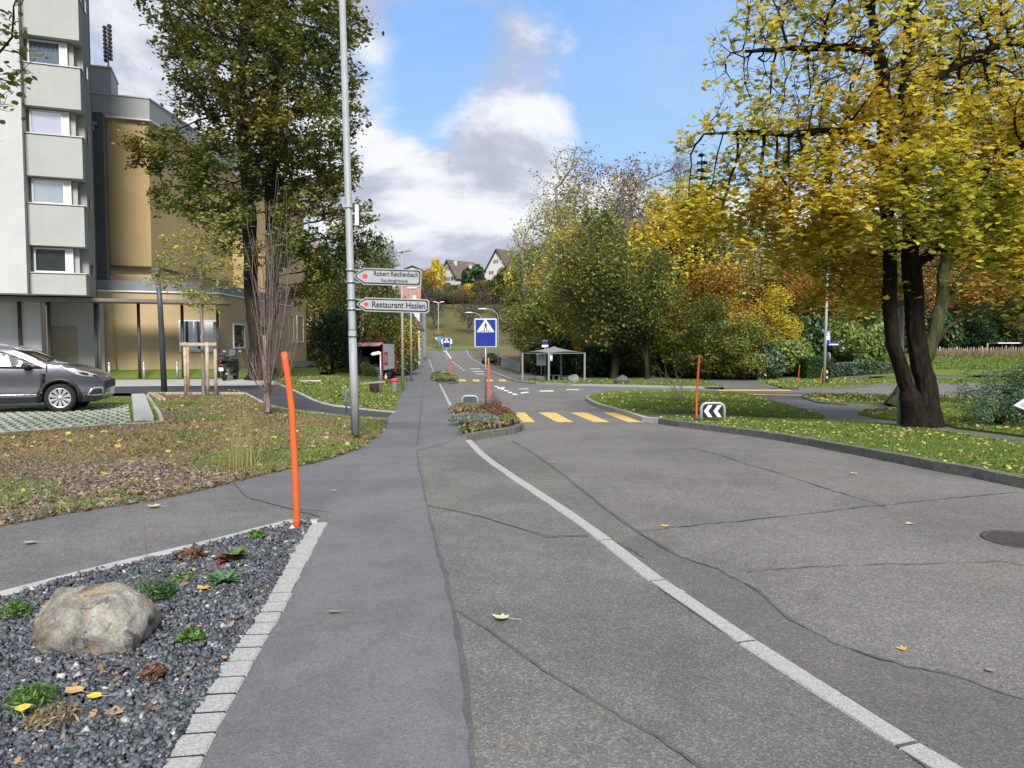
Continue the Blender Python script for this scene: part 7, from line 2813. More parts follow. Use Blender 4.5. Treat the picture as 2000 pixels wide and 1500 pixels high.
    # door seams and handle
    seams = [[(-.42, .42), (-.36, .75), (-.37, 1.0), (-.362, 1.0), (-.352, .75), (-.41, .42)], [(-1.79, .42), (-1.79, 1.05), (-1.782, 1.05), (-1.782, .42)], [(.02, 1.06), (.12, .985), (.55, .94), (.55, .948), (.13, .994), (.03, 1.068)]]
    for s_ in seams:
        side_part("door_seam", s_, .0015, m_black, c, dx=.3, dz=.3)
    for s in (-1, 1):
        for hx in (-1.62, -2.5):
            yv = s * (halfw(hx, .93) + .02)
            MB().box((hx, yv, .925), (.20, .03, .035), bev=.012).build("door_handle", paint, c, local=True)
        mr = MB().box((-.62, s * 1.0, 1.075), (.16, .20, .13), bev=.04)
        mo = mr.build("mirror", m_black, c, local=True)
        MB().bar((-.60, s * .86, .99), (-.60, s * .96, 1.03), .10, .06).build("mirror_arm", m_black, mo, local=True)
        MB().box((-.575, s * 1.03, 1.10), (.09, .17, .05), bev=.02).build("mirror_cap", paint, mo, local=True)
    MB().tube([(-2.7, 0, 1.56), (-2.95, 0, 1.85)], .006, 5).build("aerial", m_black, c, local=True)
    for s in (-1, 1):
        MB().box((-3.32, s * .72, 1.0), (.10, .20, .26), bev=.04).build("tail_light", m_redplastic, c, local=True)
    # wheels
    rimm = simple("alloy_rim", (0.55, 0.56, 0.57), .32, .7, var=.05)
    for cx in (0, XR):
        for s in (-1, 1):
            y0 = s * .845
            w = MB()
            w.lathe([(.205, -s * .20), (.30, -s * .20), (.328, -s * .17), (.334, -s * .10), (.328, -s * .02), (.305, s * .012), (.255, s * .016), (.228, s * .005), (.215, -s * .03)], (cx, y0, .335), 36, 'Y')
            wo = w.build("wheel", m_rubber, c, local=True)
            rm = MB()
            rm.lathe([(.215, -s * .03), (.228, s * .006), (.218, s * .008), (.202, -s * .006)], (cx, y0, .335), 36, 'Y')
            rm.lathe([(0, s * .012), (.05, s * .010), (.06, -s * .004)], (cx, y0, .335), 18, 'Y')
            for k in range(10):
                a = k * 2 * PI / 10 + PI / 10
                ca, sa = math.cos(a), math.sin(a)
                def q(r, t_, yy):
                    return Vector((cx + r * ca - t_ * sa, y0 + s * yy, .335 + r * sa + t_ * ca))
                rm.slab([q(.045, -.012, -.004), q(.205, -.040, .002), q(.215, 0, .004), q(.205, .040, .002), q(.045, .012, -.004)], (0, -s * .02, 0))
            rm.build("rim", rimm, wo, local=True)
            MB().lathe([(0, -s * .045), (.212, -s * .045)], (cx, y0, .335), 24, 'Y').build("brake_disc", m_black, wo, local=True)
            for k in range(5):
                a = k * 2 * PI / 5
                rm = MB().lathe([(.009, s * .006), (.009, s * .0115), (0, s * .0115)], (cx + .028 * math.cos(a), y0, .335 + .028 * math.sin(a)), 8, 'Y')
            rm.build("wheel_bolt", m_black, wo, local=True)
    return c


CY_ = 17.9
hero = build_car("parked_car", "metallic grey compact crossover parked on the grass pavers at the left edge", car_paint("paint_grey", (0.13, 0.13, 0.15)), (PX(136, CY_), CY_ - .1, .075), R(19))

small_cars = [((PX(672, 80), 80.5, H(PX(672, 80), 80) + .02), R(-72), (0.72, 0.73, 0.74), "white car in the far car park, partly behind the grey signpost", .1),
              ((PX(628, 82), 81.5, H(PX(628, 82), 82) + .02), R(20), (0.16, 0.012, 0.018), "dark red car in the far car park beside the ochre building", .2),
              ((PX(640, 92), 93, H(PX(640, 92), 92) + .02), R(10), (0.10, 0.105, 0.115), "dark grey car behind the dark red one in the far car park", .6)]
for i_, (lc, rz, col, lb_, mt_) in enumerate(small_cars):
    pm_ = car_paint("paint_%d" % i_, col, mt_)
    cc = copy_tree(hero, lc, rz, lb_)
    cc['group'] = "cars in the far car park"
    for ch in cc.children_recursive:
        if ch.name.split('.')[0] in ('body', 'door_handle', 'mirror_cap'):
            ch.material_slots[0].link = 'OBJECT'
            ch.material_slots[0].material = pm_
sheet("car_park", [('w', PX(560, 70), 70), ('w', PX(835, 70), 70), ('w', PX(832, 98), 98), ('w', PX(560, 98), 98)], 0.02, m_road)
sheet("path", [(772, 760), (795, 744), (808, 728), (818, 715), (800, 712), (752, 722), (752, 741), (763, 752)], 0.03, m_lane)

# --- box truck seen from behind
TYY = 60.0
tx0, tx1 = PX(698, TYY), PX(748.5, TYY)
tz = H(tx0, TYY)
ttop = zpx(673, TYY)
tk = thing("box_truck", "red and white box truck with open dark cargo space seen from behind", "truck", ((tx0 + tx1) / 2, TYY, tz))
m_truckred = simple("truck_red", (0.42, 0.035, 0.04), .5, var=.1)
m_truckwhite = simple("truck_white", (0.62, 0.62, 0.64), .45, var=.04)
m_inside = simple("cargo_inside", (0.035, 0.022, 0.022), .9, var=.2)
zf = tz + .95
bx = MB()
L_ = 5.6
bx.box((tx1 - .03, TYY + L_ / 2, (zf + ttop) / 2), (.06, L_, ttop - zf))
bx.box((tx0 + .03, TYY + L_ / 2, (zf + ttop) / 2), (.06, L_, ttop - zf))
bx.box(((tx0 + tx1) / 2, TYY + L_ / 2, ttop + .032), (tx1 - tx0, L_, .06))
bo = bx.build("cargo_box", m_truckwhite, tk)
MB().box(((tx0 + tx1) / 2, TYY + L_ + .04, (zf + ttop) / 2), (tx1 - tx0, .06, ttop - zf)).box(((tx0 + tx1) / 2, TYY + L_ / 2, zf - .045), (tx1 - tx0, L_, .08)).box((tx0 + .08, TYY + L_ / 2, (zf + ttop) / 2), (.03, L_ - .2, ttop - zf - .05)).build("cargo_interior", m_inside, tk)
for px_ in (tx0 + .015, tx1 - .015):
    MB().box((px_, TYY - .02, (zf + ttop) / 2), (.07, .05, ttop - zf)).build("door_post", m_truckred, tk)
MB().slab([(tx0 - .05, TYY - .9, ttop - .12), (tx1 - .15, TYY - .9, ttop - .12), (tx1, TYY - .02, ttop + .12), (tx0, TYY - .02, ttop + .12)], (0, 0, .05)).build("raised_tail_flap", simple("pink_red_panel", (0.50, 0.22, 0.24), .5), tk)
pn = MB().box((tx1 + .006, TYY + 1.2, ttop - 1.15), (.012, 1.7, 1.05)).build("red_panel", m_truckred, bo)
for k in range(3):
    MB().box((tx1 + .016, TYY + .75 + k * .45, ttop - 1.15), (.008, .14, .8 - .15 * k)).build("printed_figure", m_truckwhite, pn)
MB().box((tx0 + .45, TYY + 1.2, zf + .55), (.6, .8, 1.05)).box((tx0 + 1.15, TYY + 1.6, zf + .25), (.5, .6, .45)).box((tx1 - .5, TYY + .7, zf + .12), (.5, .5, .24)).build("cargo", simple("cargo_grey", (0.10, 0.10, 0.115), .8, var=.3, scale=4), tk)
MB().box(((tx0 + tx1) / 2 + .1, TYY - .35, tz + .42), (1.9, .7, .07), (R(4), 0, 0)).build("tail_lift", m_galv, tk)
rb = MB()
rb.box(((tx0 + tx1) / 2 + .1, TYY + .1, tz + .80), (1.75, .08, .08)).box(((tx0 + tx1) / 2 + .1, TYY + .1, tz + .58), (1.75, .08, .06))
for d in (-.75, -.25, .3, .8):
    rb.box(((tx0 + tx1) / 2 + .1 + d, TYY + .1, tz + .69), (.08, .06, .2))
rb.build("bumper_frame", m_galv, tk)
MB().box(((tx0 + tx1) / 2 - .05, TYY + .05, tz + .68), (.42, .02, .12)).build("number_plate", m_signwhite2, tk)
for y_ in (TYY + 1.4, TYY + L_ + .6):
    for s, xx in ((1, tx1 - .25), (-1, tx0 + .25)):
        w = MB().lathe([(0, -.12), (.26, -.12), (.40, -.10), (.42, 0), (.40, .12), (.22, .12), (.2, .05), (0, .05)], (xx, y_, tz + .42), 20, 'X').build("wheel", m_rubber, tk)
MB().box(((tx0 + tx1) / 2, TYY + L_ + 1.0, tz + 1.35), (2.0, 1.5, 1.6), bev=.15).build("cab", m_truckred, tk)
MB().box(((tx0 + tx1) / 2, TYY + L_ / 2, tz + .70), (.8, L_, .25)).build("chassis", m_black, tk)
MB().box((tx1 - .02, TYY + 3.2, tz + .62), (.05, 1.8, .5)).build("side_skirt", m_black, tk)

# --- motor scooter seen from behind
MY_ = 33.0
mz = .06
mxx = PX(437, MY_)
sc_ = thing("motor_scooter", "black motor scooter with top case and white number plate parked before the ochre wall", "scooter", (mxx, MY_, mz))
def wheel(y):
    w = MB().lathe([(.10, -.05), (.19, -.06), (.25, -.045), (.265, 0), (.25, .045), (.19, .06), (.10, .05), (.10, -.05)], (mxx, y, mz + .265), 22, 'X').build("wheel", m_rubber, sc_)
    MB().lathe([(0, -.03), (.12, -.04), (.12, .04), (0, .03)], (mxx, y, mz + .265), 14, 'X').build("rim", m_galv, w)
wheel(MY_)
wheel(MY_ + 1.35)
m_scoot = simple("scooter_black", (0.018, 0.018, 0.022), .25, var=.05, coat=1.0)
MB().slab([(mxx - .17, MY_ - .25, mz + .62), (mxx - .21, MY_ - .10, mz + .80), (mxx + .21, MY_ - .10, mz + .80), (mxx + .17, MY_ - .25, mz + .62), (mxx + .10, MY_ - .1, mz + .45), (mxx - .10, MY_ - .1, mz + .45)], (0, .9, 0)).build("rear_body", m_scoot, sc_)
MB().box((mxx, MY_ + .35, mz + .83), (.30, .85, .12), (R(3), 0, 0), bev=.05).build("seat", m_rubber, sc_)
MB().box((mxx, MY_ + .75, mz + .28), (.34, .6, .12), bev=.04).build("footboard", m_scoot, sc_)
MB().slab([(mxx - .22, MY_ + 1.12, mz + .35), (mxx + .22, MY_ + 1.12, mz + .35), (mxx + .19, MY_ + 1.0, mz + .95), (mxx - .19, MY_ + 1.0, mz + .95)], (0, .12, .02)).build("leg_shield", m_scoot, sc_)
tc_ = MB().box((mxx, MY_ - .18, mz + 1.03), (.44, .40, .27), bev=.09).build("top_case", m_scoot, sc_)
MB().box((mxx, MY_ - .385, mz + 1.02), (.20, .02, .02)).build("reflector", m_redplastic, tc_)
MB().box((mxx, MY_ - .18, mz + 1.17), (.30, .26, .03), bev=.012).build("lid_trim", simple("dark_grey", (0.09, 0.09, 0.10), .5), tc_)
MB().tube([(mxx - .36, MY_ + .92, mz + 1.10), (mxx - .15, MY_ + 1.0, mz + 1.07), (mxx + .15, MY_ + 1.0, mz + 1.07), (mxx + .36, MY_ + .92, mz + 1.10)], .018, 8).build("handlebar", m_black, sc_)
for s in (-1, 1):
    mm_ = MB().box((mxx + s * .36, MY_ + .98, mz + 1.30), (.14, .03, .09), bev=.014)
    mo = mm_.build("mirror", simple("mirror_face", (0.35, 0.36, 0.33), .2, .4), sc_)
    MB().tube([(mxx + s * .30, MY_ + .96, mz + 1.09), (mxx + s * .35, MY_ + .98, mz + 1.27)], .008, 6).build("mirror_arm", m_black, mo)
MB().slab([(mxx - .20, MY_ + 1.02, mz + 1.05), (mxx + .20, MY_ + 1.02, mz + 1.05), (mxx + .14, MY_ + .95, mz + 1.38), (mxx - .14, MY_ + .95, mz + 1.38)], (0, .015, 0)).build("windshield", g_dark, sc_)
MB().box((mxx, MY_ - .30, mz + .70), (.14, .05, .04), bev=.012).build("tail_light", m_redplastic, sc_)
MB().box((mxx, MY_ - .36, mz + .52), (.20, .012, .16), (R(12), 0, 0)).build("number_plate", m_signwhite2, sc_)
MB().tube([(mxx + .15, MY_ - .15, mz + .32), (mxx + .15, MY_ + .35, mz + .25)], .05, 9).build("exhaust", m_galv, sc_)
for s in (-1, 1):
    MB().tube([(mxx + s * .14, MY_ - .02, mz + .28), (mxx + s * .14, MY_ + .08, mz + .62)], .022, 8).build("shock_absorber", m_galv, sc_)
MB().slab([(mxx - .09, MY_ - .28, mz + .42), (mxx + .09, MY_ - .28, mz + .42), (mxx + .08, MY_ - .20, mz + .60), (mxx - .08, MY_ - .20, mz + .60)], (0, .03, 0)).build("mudguard", m_black, sc_)

# ================================================================== GROUND COVER
def inside(poly, x, y):
    poly = np.asarray(poly)
    r = np.zeros(len(x), bool)
    j = len(poly) - 1
    for i in range(len(poly)):
        xi, yi = poly[i]
        xj, yj = poly[j]
        c = ((yi > y) != (yj > y)) & (x < (xj - xi) * (y - yi) / (yj - yi + 1e-12) + xi)
        r ^= c
        j = i
    return r


def sample(poly, n, rng, power=1.0, ymin=None, mask=None):
    """points in a plan polygon, denser near the camera"""
    P_ = np.asarray(poly)
    x0, y0 = P_.min(0)
    x1, y1 = P_.max(0)
    y0 = max(y0, .8)
    X, Y_ = [], []
    got = 0
    while got < n:
        k = n * 3
        x = rng.uniform(x0, x1, k)
        y = rng.uniform(y0, y1, k)
        keep = rng.random(k) < (y0 / y) ** power
        keep &= inside(poly, x, y)
        keep &= np.abs(x) < y * .80 + 1.5
        if mask is not None:
            keep &= rng.random(k) < mask(x, y)
        X.append(x[keep])
        Y_.append(y[keep])
        got += keep.sum()
        if len(X) > 200:
            break
    return np.concatenate(X)[:n], np.concatenate(Y_)[:n]


def vnoise(x, y, s, seed=0):
    r = np.random.default_rng(seed)
    f = np.zeros_like(x)
    for k in range(7):
        a, b, c = r.normal() * s, r.normal() * s, r.uniform(0, 6)
        f += np.sin(x * a + y * b + c)
    return f / 3.0


def blades(name, x, y, z, h, w, rng, lean=.45):
    n = len(x)
    az = rng.uniform(0, 2 * PI, n)
    hx = np.cos(az) * w / 2
    hy = np.sin(az) * w / 2
    la = rng.uniform(0, 2 * PI, n)
    lm = np.abs(rng.normal(size=n)) * lean * h
    B0 = np.stack([x - hx, y - hy, z], 1)
    B1 = np.stack([x + hx, y + hy, z], 1)
    T = np.stack([x + np.cos(la) * lm, y + np.sin(la) * lm, z + h], 1)
    V = np.stack([B0, B1, T], 1).reshape(-1, 3)
    return mesh_np(name, V, np.arange(3 * n).reshape(n, 3))


c_grass = foliage("grass_blades", [(0.0, (0.085, 0.155, 0.022)), (0.5, (0.145, 0.225, 0.036)), (0.85, (0.21, 0.26, 0.06)), (1.0, (0.30, 0.27, 0.12))], .35, .4, .8)
c_dry = foliage("dry_grass", [(0.0, (0.12, 0.13, 0.04)), (0.35, (0.21, 0.165, 0.08)), (0.7, (0.30, 0.22, 0.12)), (1.0, (0.40, 0.31, 0.18))], .3, .45, .9)
c_leafy = islands("fallen_leaves_yellow", [(0.0, (0.170, 0.162, 0.043)), (0.3, (0.357, 0.281, 0.060)), (0.7, (0.442, 0.357, 0.102)), (1.0, (0.289, 0.145, 0.043))], .8)
c_leafb = islands("fallen_leaves_brown", [(0.0, (0.070, 0.047, 0.031)), (0.35, (0.148, 0.094, 0.055)), (0.7, (0.250, 0.164, 0.094)), (0.93, (0.312, 0.179, 0.062)), (1.0, (0.359, 0.281, 0.094))], .85)
c_clod = islands("soil_clods", [(0.0, (0.055, 0.042, 0.032)), (0.6, (0.12, 0.095, 0.075)), (1.0, (0.24, 0.22, 0.19))], .95)
c_grav = islands("basalt_gravel", [(0.0, (0.029, 0.033, 0.041)), (0.45, (0.061, 0.068, 0.080)), (0.85, (0.111, 0.119, 0.135)), (0.965, (0.164, 0.172, 0.184)), (1.0, (0.410, 0.394, 0.369))], .65, var=.3, bscale=160)


def stuff(o, label=None):
    o['kind'] = 'stuff'
    if label:
        o['label'] = label
    return o


def flat_leaves(name, x, y, z, size, rng, shape='maple', curl=.35, mat=None):
    C = np.stack([x, y, z + size * .12], 1)
    n = len(x)
    T = LEAF[shape].copy()
    k = len(T)
    nr = rng.normal(size=(n, 3)) * curl
    nr[:, 2] = 1
    nr = unit(nr)
    a = rng.normal(size=(n, 3))
    yv = unit(a - nr * (a * nr).sum(1, keepdims=True))
    xv = np.cross(yv, nr)
    s = size * rng.uniform(.6, 1.3, n)
    bend = rng.uniform(-.5, .9, n)
    zz_ = T[None, :, 0] ** 2 * bend[:, None] * 1.2 + T[None, :, 1] ** 2 * rng.uniform(-.3, .8, n)[:, None]
    V = C[:, None] + (xv[:, None] * T[None, :, :1] + yv[:, None] * T[None, :, 1:2] + nr[:, None] * zz_[:, :, None]) * s[:, None, None]
    return mesh_np(name, V.reshape(-1, 3), np.arange(n * k).reshape(n, k))


CUBE = np.array([(-1, -1, -1), (1, -1, -1), (1, 1, -1), (-1, 1, -1), (-1, -1, 1), (1, -1, 1), (1, 1, 1), (-1, 1, 1)], float)
CF = np.array([(0, 3, 2, 1), (4, 5, 6, 7), (0, 1, 5, 4), (1, 2, 6, 5), (2, 3, 7, 6), (3, 0, 4, 7)])


def stones(name, C, size, rng, flatness=.6, jitter=.35):
    n = len(C)
    T = CUBE[None] * (1 + 0 * C[:, :1, None])
    T = T * rng.uniform(.55, 1.1, (n, 1, 3)) * np.array([1, .85, flatness])
    T = T + rng.normal(size=(n, 8, 3)) * jitter * .5
    A = rng.normal(size=(n, 3, 3))
    A[:, 2, 2] += 2.2
    e3 = unit(A[:, 2])
    e1 = unit(A[:, 0] - e3 * (A[:, 0] * e3).sum(1, keepdims=True))
    e2 = np.cross(e3, e1)
    Rm = np.stack([e1, e2, e3], 1)
    T = np.einsum('nvi,nij->nvj', T, Rm)
    s = (size * np.exp(rng.normal(size=n) * .28))[:, None, None] / 2
    V = C[:, None] + T * s
    F = (np.arange(n)[:, None, None] * 8 + CF[None]).reshape(-1, 4)
    return mesh_np(name, V.reshape(-1, 3), F)


rng = np.random.default_rng(77)
# --- gravel
bed_poly = [(px_ - .05, py_ - .02) for px_, py_ in bed_poly[:8]] + bed_poly[8:11] + [(px_, py_ - .10) for px_, py_ in bed_poly[11:]]
x, y = sample(bed_poly, 46000, rng, 1.15)
d_b = np.hypot(x - bx_, (y - by_ - .16))
lump = .012 * vnoise(x, y, 6, 3) + .01
C = np.stack([x, y, .062 + np.abs(rng.normal(size=len(x))) * .008 + np.maximum(lump, 0) * .6], 1)
stuff(link_obj("gravel", stones("gravel", C, .0175 + .003 * (y / 4), rng, .6, .5), c_grav))
x, y = sample(bed_poly, 1700, rng, 1.2)
C = np.stack([x, y, np.full(len(x), .075)], 1)
stuff(link_obj("gravel", stones("gravel", C, .028, rng, .5, .5), c_grav))
x, y = sample(bed_poly, 230, rng, 1.0, mask=lambda a, b: np.clip(.25 + .5 * vnoise(a, b, 2.2, 5), .03, 1))
stuff(link_obj("fallen_leaves", flat_leaves("fallen_leaves", x, y, np.full(len(x), .088), .04, rng, 'oak', .6), c_leafb))
x, y = sample(bed_poly, 500, rng, 1.0)
stuff(link_obj("fallen_leaves", flat_leaves("fallen_leaves", x, y, np.full(len(x), .085), .022, rng, 'round', .6), c_leafb))

# --- brown lawn in the near left
polyJ = wp(lawnJ_px, .07)
# (paver field and side path lie outside this polygon)
x, y = sample(polyJ, 60000, rng, 1.3, mask=lambda a, b: np.clip(.55 + .5 * vnoise(a, b, .9, 11) - .55 * ((b < 9.5) & (a < -3.5)), .06, 1))
z = Hv(x, y) + .06
edge_g = vnoise(x, y, 1.4, 12) + .9 * (x + 5.2)
h = (.030 + .04 * rng.random(len(x)))
stuff(link_obj("dry_grass", blades("dry_grass", x, y, z, h, .006 + .0009 * y, rng, 1.3), c_dry))
x, y = sample(polyJ, 26000, rng, 1.2, mask=lambda a, b: np.clip(-.12 + .45 * vnoise(a, b, 1.1, 21) + .5 * (a > -4.3) + .2 * (b > 15), .008, 1))
stuff(link_obj("grass", blades("grass", x, y, Hv(x, y) + .06, .035 + .045 * rng.random(len(x)), .006 + .0009 * y, rng, .8), c_grass))
x, y = sample(polyJ, 17000, rng, 1.15, mask=lambda a, b: np.clip(.55 + .5 * vnoise(a, b, .8, 31), .08, 1))
stuff(link_obj("fallen_leaves", flat_leaves("fallen_leaves", x, y, Hv(x, y) + .075, .05, rng, 'oak', .55), c_leafb))
x, y = sample(polyJ, 380, rng, .9, mask=lambda a, b: np.clip(.3 + .5 * vnoise(a, b, .7, 33), .08, 1))
stuff(link_obj("fallen_leaves", flat_leaves("fallen_leaves", x, y, Hv(x, y) + .085, .085, rng, 'maple', .4), c_leafy))
x, y = sample(polyJ, 12000, rng, 1.3, mask=lambda a, b: np.clip(.0 + .3 * vnoise(a, b, .9, 41) + .9 * ((b < 10.5) & (a < -3.0)), .03, 1))
C = np.stack([x, y, Hv(x, y) + .072], 1)
stuff(link_obj("soil_clods", stones("soil_clods", C, .036, rng, .6), c_clod))
# ragged fringe along the asphalt edge
le = [np.array(p) for p in wp(lawn_edge[1:], .05)]
ex_, ey_ = [], []
for a_, b_ in zip(le[:-1], le[1:]):
    k = int(np.linalg.norm(b_ - a_) * 520)
    t_ = rng.random(k)
    p = a_[None] + (b_ - a_)[None] * t_[:, None] + rng.normal(size=(k, 2)) * .035 + np.array([[-.03, .05]])
    ex_.append(p[:, 0])
    ey_.append(p[:, 1])
x, y = np.concatenate(ex_), np.concatenate(ey_)
stuff(link_obj("grass", blades("grass", x, y, Hv(x, y) + .045, .02 + .05 * rng.random(len(x)), .008, rng, .8), c_grass))
k = rng.random(len(x)) < .22
xs_, ys_ = x[k] + rng.normal(size=k.sum()) * .05, y[k] + rng.normal(size=k.sum()) * .04
stuff(link_obj("fallen_leaves", flat_leaves("fallen_leaves", xs_, ys_, Hv(xs_, ys_) + .075, .055, rng, 'oak', .5), c_leafb))


# --- green lawns
def lawn_cover(px, off, ng, nl, hgt=.05, ysc=.0011, yl=.08, seed=1, power=1.2, leafmat=None, world_pts=False):
    rr = np.random.default_rng(seed)
    poly = px if world_pts else wp(px, off)
    x, y = sample(poly, ng, rr, power)
    z = Hv(x, y) + off - .01
    stuff(link_obj("grass", blades("grass", x, y, z, hgt * (.5 + rr.random(len(x))), .006 + ysc * y, rr, .7), c_grass))
    if nl:
        x, y = sample(poly, nl, rr, power * .8, mask=lambda a, b: np.clip(.5 + .5 * vnoise(a, b, .5, seed + 5), .1, 1))
        stuff(link_obj("fallen_leaves", flat_leaves("fallen_leaves", x, y, Hv(x, y) + off + hgt * .7, yl, rr, 'maple', .45), leafmat or c_leafy))


lawn_cover(vergeA_px, .10, 130000, 1100, .045, yl=.055, seed=51, power=1.0)
lawn_cover(isB_px, .10, 60000, 600, .06, seed=52, yl=.08, power=.8)
lawn_cover(isE_px, .09, 14000, 600, .06, seed=53, yl=.10, power=.8)
lawn_cover(isF_px, .09, 26000, 700, .06, seed=54, yl=.09, power=.8)
lawn_cover(lawnG_px, .10, 16000, 260, .09, ysc=.0014, seed=55, yl=.11, power=.3)
lawn_cover(lawnH_px, .10, 16000, 500, .09, ysc=.0014, seed=56, yl=.11, power=.3)
lawn_cover(lawnK_px, .07, 44000, 1800, .07, seed=57, yl=.075, power=.9, leafmat=c_leafb)
lawn_cover(lawnK_px, .07, 10, 700, .07, seed=58, yl=.075, power=.9)
xx_ = [('w', PX(1700, 62), 58), ('w', PX(2300, 62), 58), ('w', PX(2300, 74), 76), ('w', PX(1790, 74), 76)]
lawn_cover(xx_, .13, 26000, 400, .14, ysc=.0016, seed=59, yl=.12, power=.2)

# tall withered herbs behind and before the fence
x, y = sample([(fx0, 66.5), (fx1, 66.5), (fx1, 69.7), (fx0, 69.7)], 5200, rng, .1)
stuff(link_obj("dry_herbs", blades("dry_herbs", x, y, Hv(x, y) + .1, .35 + .45 * rng.random(len(x)), .05, rng, .4), c_dry))
# leaf litter in the gutter by the right kerb and by the left beds
for pl, n, s in ((vergeA_px[:12], 420, .05), ([(1535, 758.5), (1625, 759), (1680, 756)], 160, .09)):
    L_ = [np.array(p) for p in wp(pl, 0)]
    xs_, ys_ = [], []
    for a_, b_ in zip(L_[:-1], L_[1:]):
        k = max(1, int(n * np.linalg.norm(b_ - a_) / 20))
        p = a_[None] + (b_ - a_)[None] * rng.random((k, 1)) - np.abs(rng.normal(size=(k, 2))) * np.array([[.05, .16]]) - np.array([[0, .14]])
        xs_.append(p[:, 0])
        ys_.append(p[:, 1])
    x, y = np.concatenate(xs_), np.concatenate(ys_)
    stuff(link_obj("fallen_leaves", flat_leaves("fallen_leaves", x, y, Hv(x, y) + .012, s, rng, 'oak', .3), c_leafb))

# --- grass pavers: the blocks that show largest are parts, the rest one piece
PV0 = Vector(G(318, 827, .08))
dirA = (Vector(G(0, 846, .08)) - PV0).normalized()          # along the near edge, to the left
dirB = (Vector(G(290, 776, .08)) - PV0).normalized()        # away from the camera
pv = structure("paver_field")
pv_poly = [(318, 827), (309, 805), (289, 777), (215, 776), (205, 780), (0, 800), (-160, 815), (-160, 857), (0, 846), (210, 829)]
sheet("paver_bed", pv_poly, .074, m_lawn, pv)
pme_ = MB().box((0, 0, .0), (.125, .34, .06), bev=.012)
pmesh = bpy.data.meshes.new("paver_block")
pmesh.from_pydata([tuple(v) for v in pme_.v], [], pme_.f)
m_paver = simple("paver_concrete", (0.36, 0.37, 0.34), .9, var=.15, scale=9, dirt=.4)
pmesh.materials.append(m_paver)
ppoly = wp(pv_poly, .08)
angB = math.atan2(dirB.y, dirB.x) - PI / 2
cand = []
for i in range(0, 75):
    for j in range(0, 13):
        p = PV0 + dirA * (.62 + i * .185) + dirB * (.25 + j * .44) + dirA * (0.09 if j % 2 else 0)
        cand.append(p)
cx_ = np.array([c.x for c in cand])
cy_ = np.array([c.y for c in cand])
ok = inside(ppoly, cx_, cy_)
cand = [c for c, k_ in zip(cand, ok) if k_]
cand.sort(key=lambda c: c.y)
rest = []
for i_, c in enumerate(cand):
    if i_ < 290:
        o = bpy.data.objects.new("paver_block", pmesh)
        COL.objects.link(o)
        o.parent = pv
        o.location = (c.x, c.y, H(c.x, c.y) + .068 + RNG.uniform(-.004, .004))
        o.rotation_euler = (RNG.uniform(-.02, .02), RNG.uniform(-.02, .02), angB + RNG.uniform(-.03, .03))
    else:
        rest.append(c)
if rest:
    m = MB()
    for c in rest:
        m.box((c.x, c.y, H(c.x, c.y) + .068), (.125, .34, .06), (0, 0, angB))
    o = m.build("far_paver_blocks", m_paver, pv)
    o['kind'] = 'stuff'
x, y = sample(ppoly, 16000, rng, .3)
stuff(link_obj("grass", blades("grass", x, y, Hv(x, y) + .07, .02 + .035 * rng.random(len(x)), .018, rng, .6), c_grass))
# wheel-stop blocks
wsb = structure("kerb")
s0, s1 = GP(281, 823, .08), GP(270, 775, .08)
for k in range(5):
    a_, b_ = s0.lerp(s1, k / 5 + .006), s0.lerp(s1, (k + 1) / 5 - .006)
    MB().bar(a_ + Vector((0, 0, .05)), b_ + Vector((0, 0, .05)), .36, .10).build("kerb_block", m_concrete, wsb)


# --- planted islands
def bed_island(label, px, kerb_px, tufts, far=None):
    sheet("planting_bed", px, .10, m_soil, skirt=.12)
    kerb_run([G(u, v, .1) for u, v in kerb_px], .06, -.06, .135, m_kerbold, .9, .01, seed=len(px))


def tuft(u, v, label, mat, r=.35, h=.3, n=700, leaf=.05, shape='narrow', up=1.0, Y=None, name="plant", group=None, seed=1, off=.1, droop=0.0):
    rr = np.random.default_rng(seed)
    if Y is None:
        x, Y = G(u, v, off)
    else:
        x = PX(u, Y)
    z = H(x, Y) + off
    t = thing(name, label, "plant", (x, Y, z), group)
    az = rr.uniform(0, 2 * PI, n)
    rad = r * np.sqrt(rr.random(n)) * .9
    hh_ = h * (1 - (rad / r) ** 2 * .65) * rr.uniform(.25, 1.05, n)
    C = np.stack([np.cos(az) * rad, np.sin(az) * rad, hh_], 1)
    link_obj("foliage", leaf_mesh("foliage", C, leaf, rr, shape, .15, droop=droop), mat, t)
    V = []
    k = n // 6
    az = az[:k]
    x0 = rr.normal(size=k) * r * .3
    y0 = rr.normal(size=k) * r * .3
    me = blades("stems", x0, y0, np.zeros(k) - .02, hh_[:k] * 1.0 + .03, .008, rr, .9)
    link_obj("stem", me, mat, t)
    return t


c_lav = foliage("lavender_leaves", [(0, (0.11, 0.14, 0.10)), (.6, (0.20, 0.235, 0.19)), (1, (0.28, 0.31, 0.27))], .2, .3, 3)
c_rust = foliage("rusty_leaves", [(0, (0.10, 0.06, 0.04)), (.5, (0.19, 0.09, 0.055)), (1, (0.13, 0.12, 0.05))], .3, .4, 3)
c_bright = foliage("bright_green_leaves", [(0, (0.05, 0.12, 0.02)), (.6, (0.10, 0.20, 0.035)), (1, (0.16, 0.26, 0.06))], .35, .4, 5)
c_red = foliage("red_leaves", [(0, (0.16, 0.02, 0.02)), (.6, (0.28, 0.04, 0.035)), (1, (0.22, 0.10, 0.04))], .35, .4, 5)
ISL = [(908, 850), (1018, 833), (1001, 813), (995, 803), (973, 790), (930, 791), (884, 796), (888, 806), (899, 830)]
bed_island("", ISL, [(906, 852), (960, 843), (1021, 834), (1003, 813), (996, 803), (974, 789)], None)
TG = "plants in the near planted island"
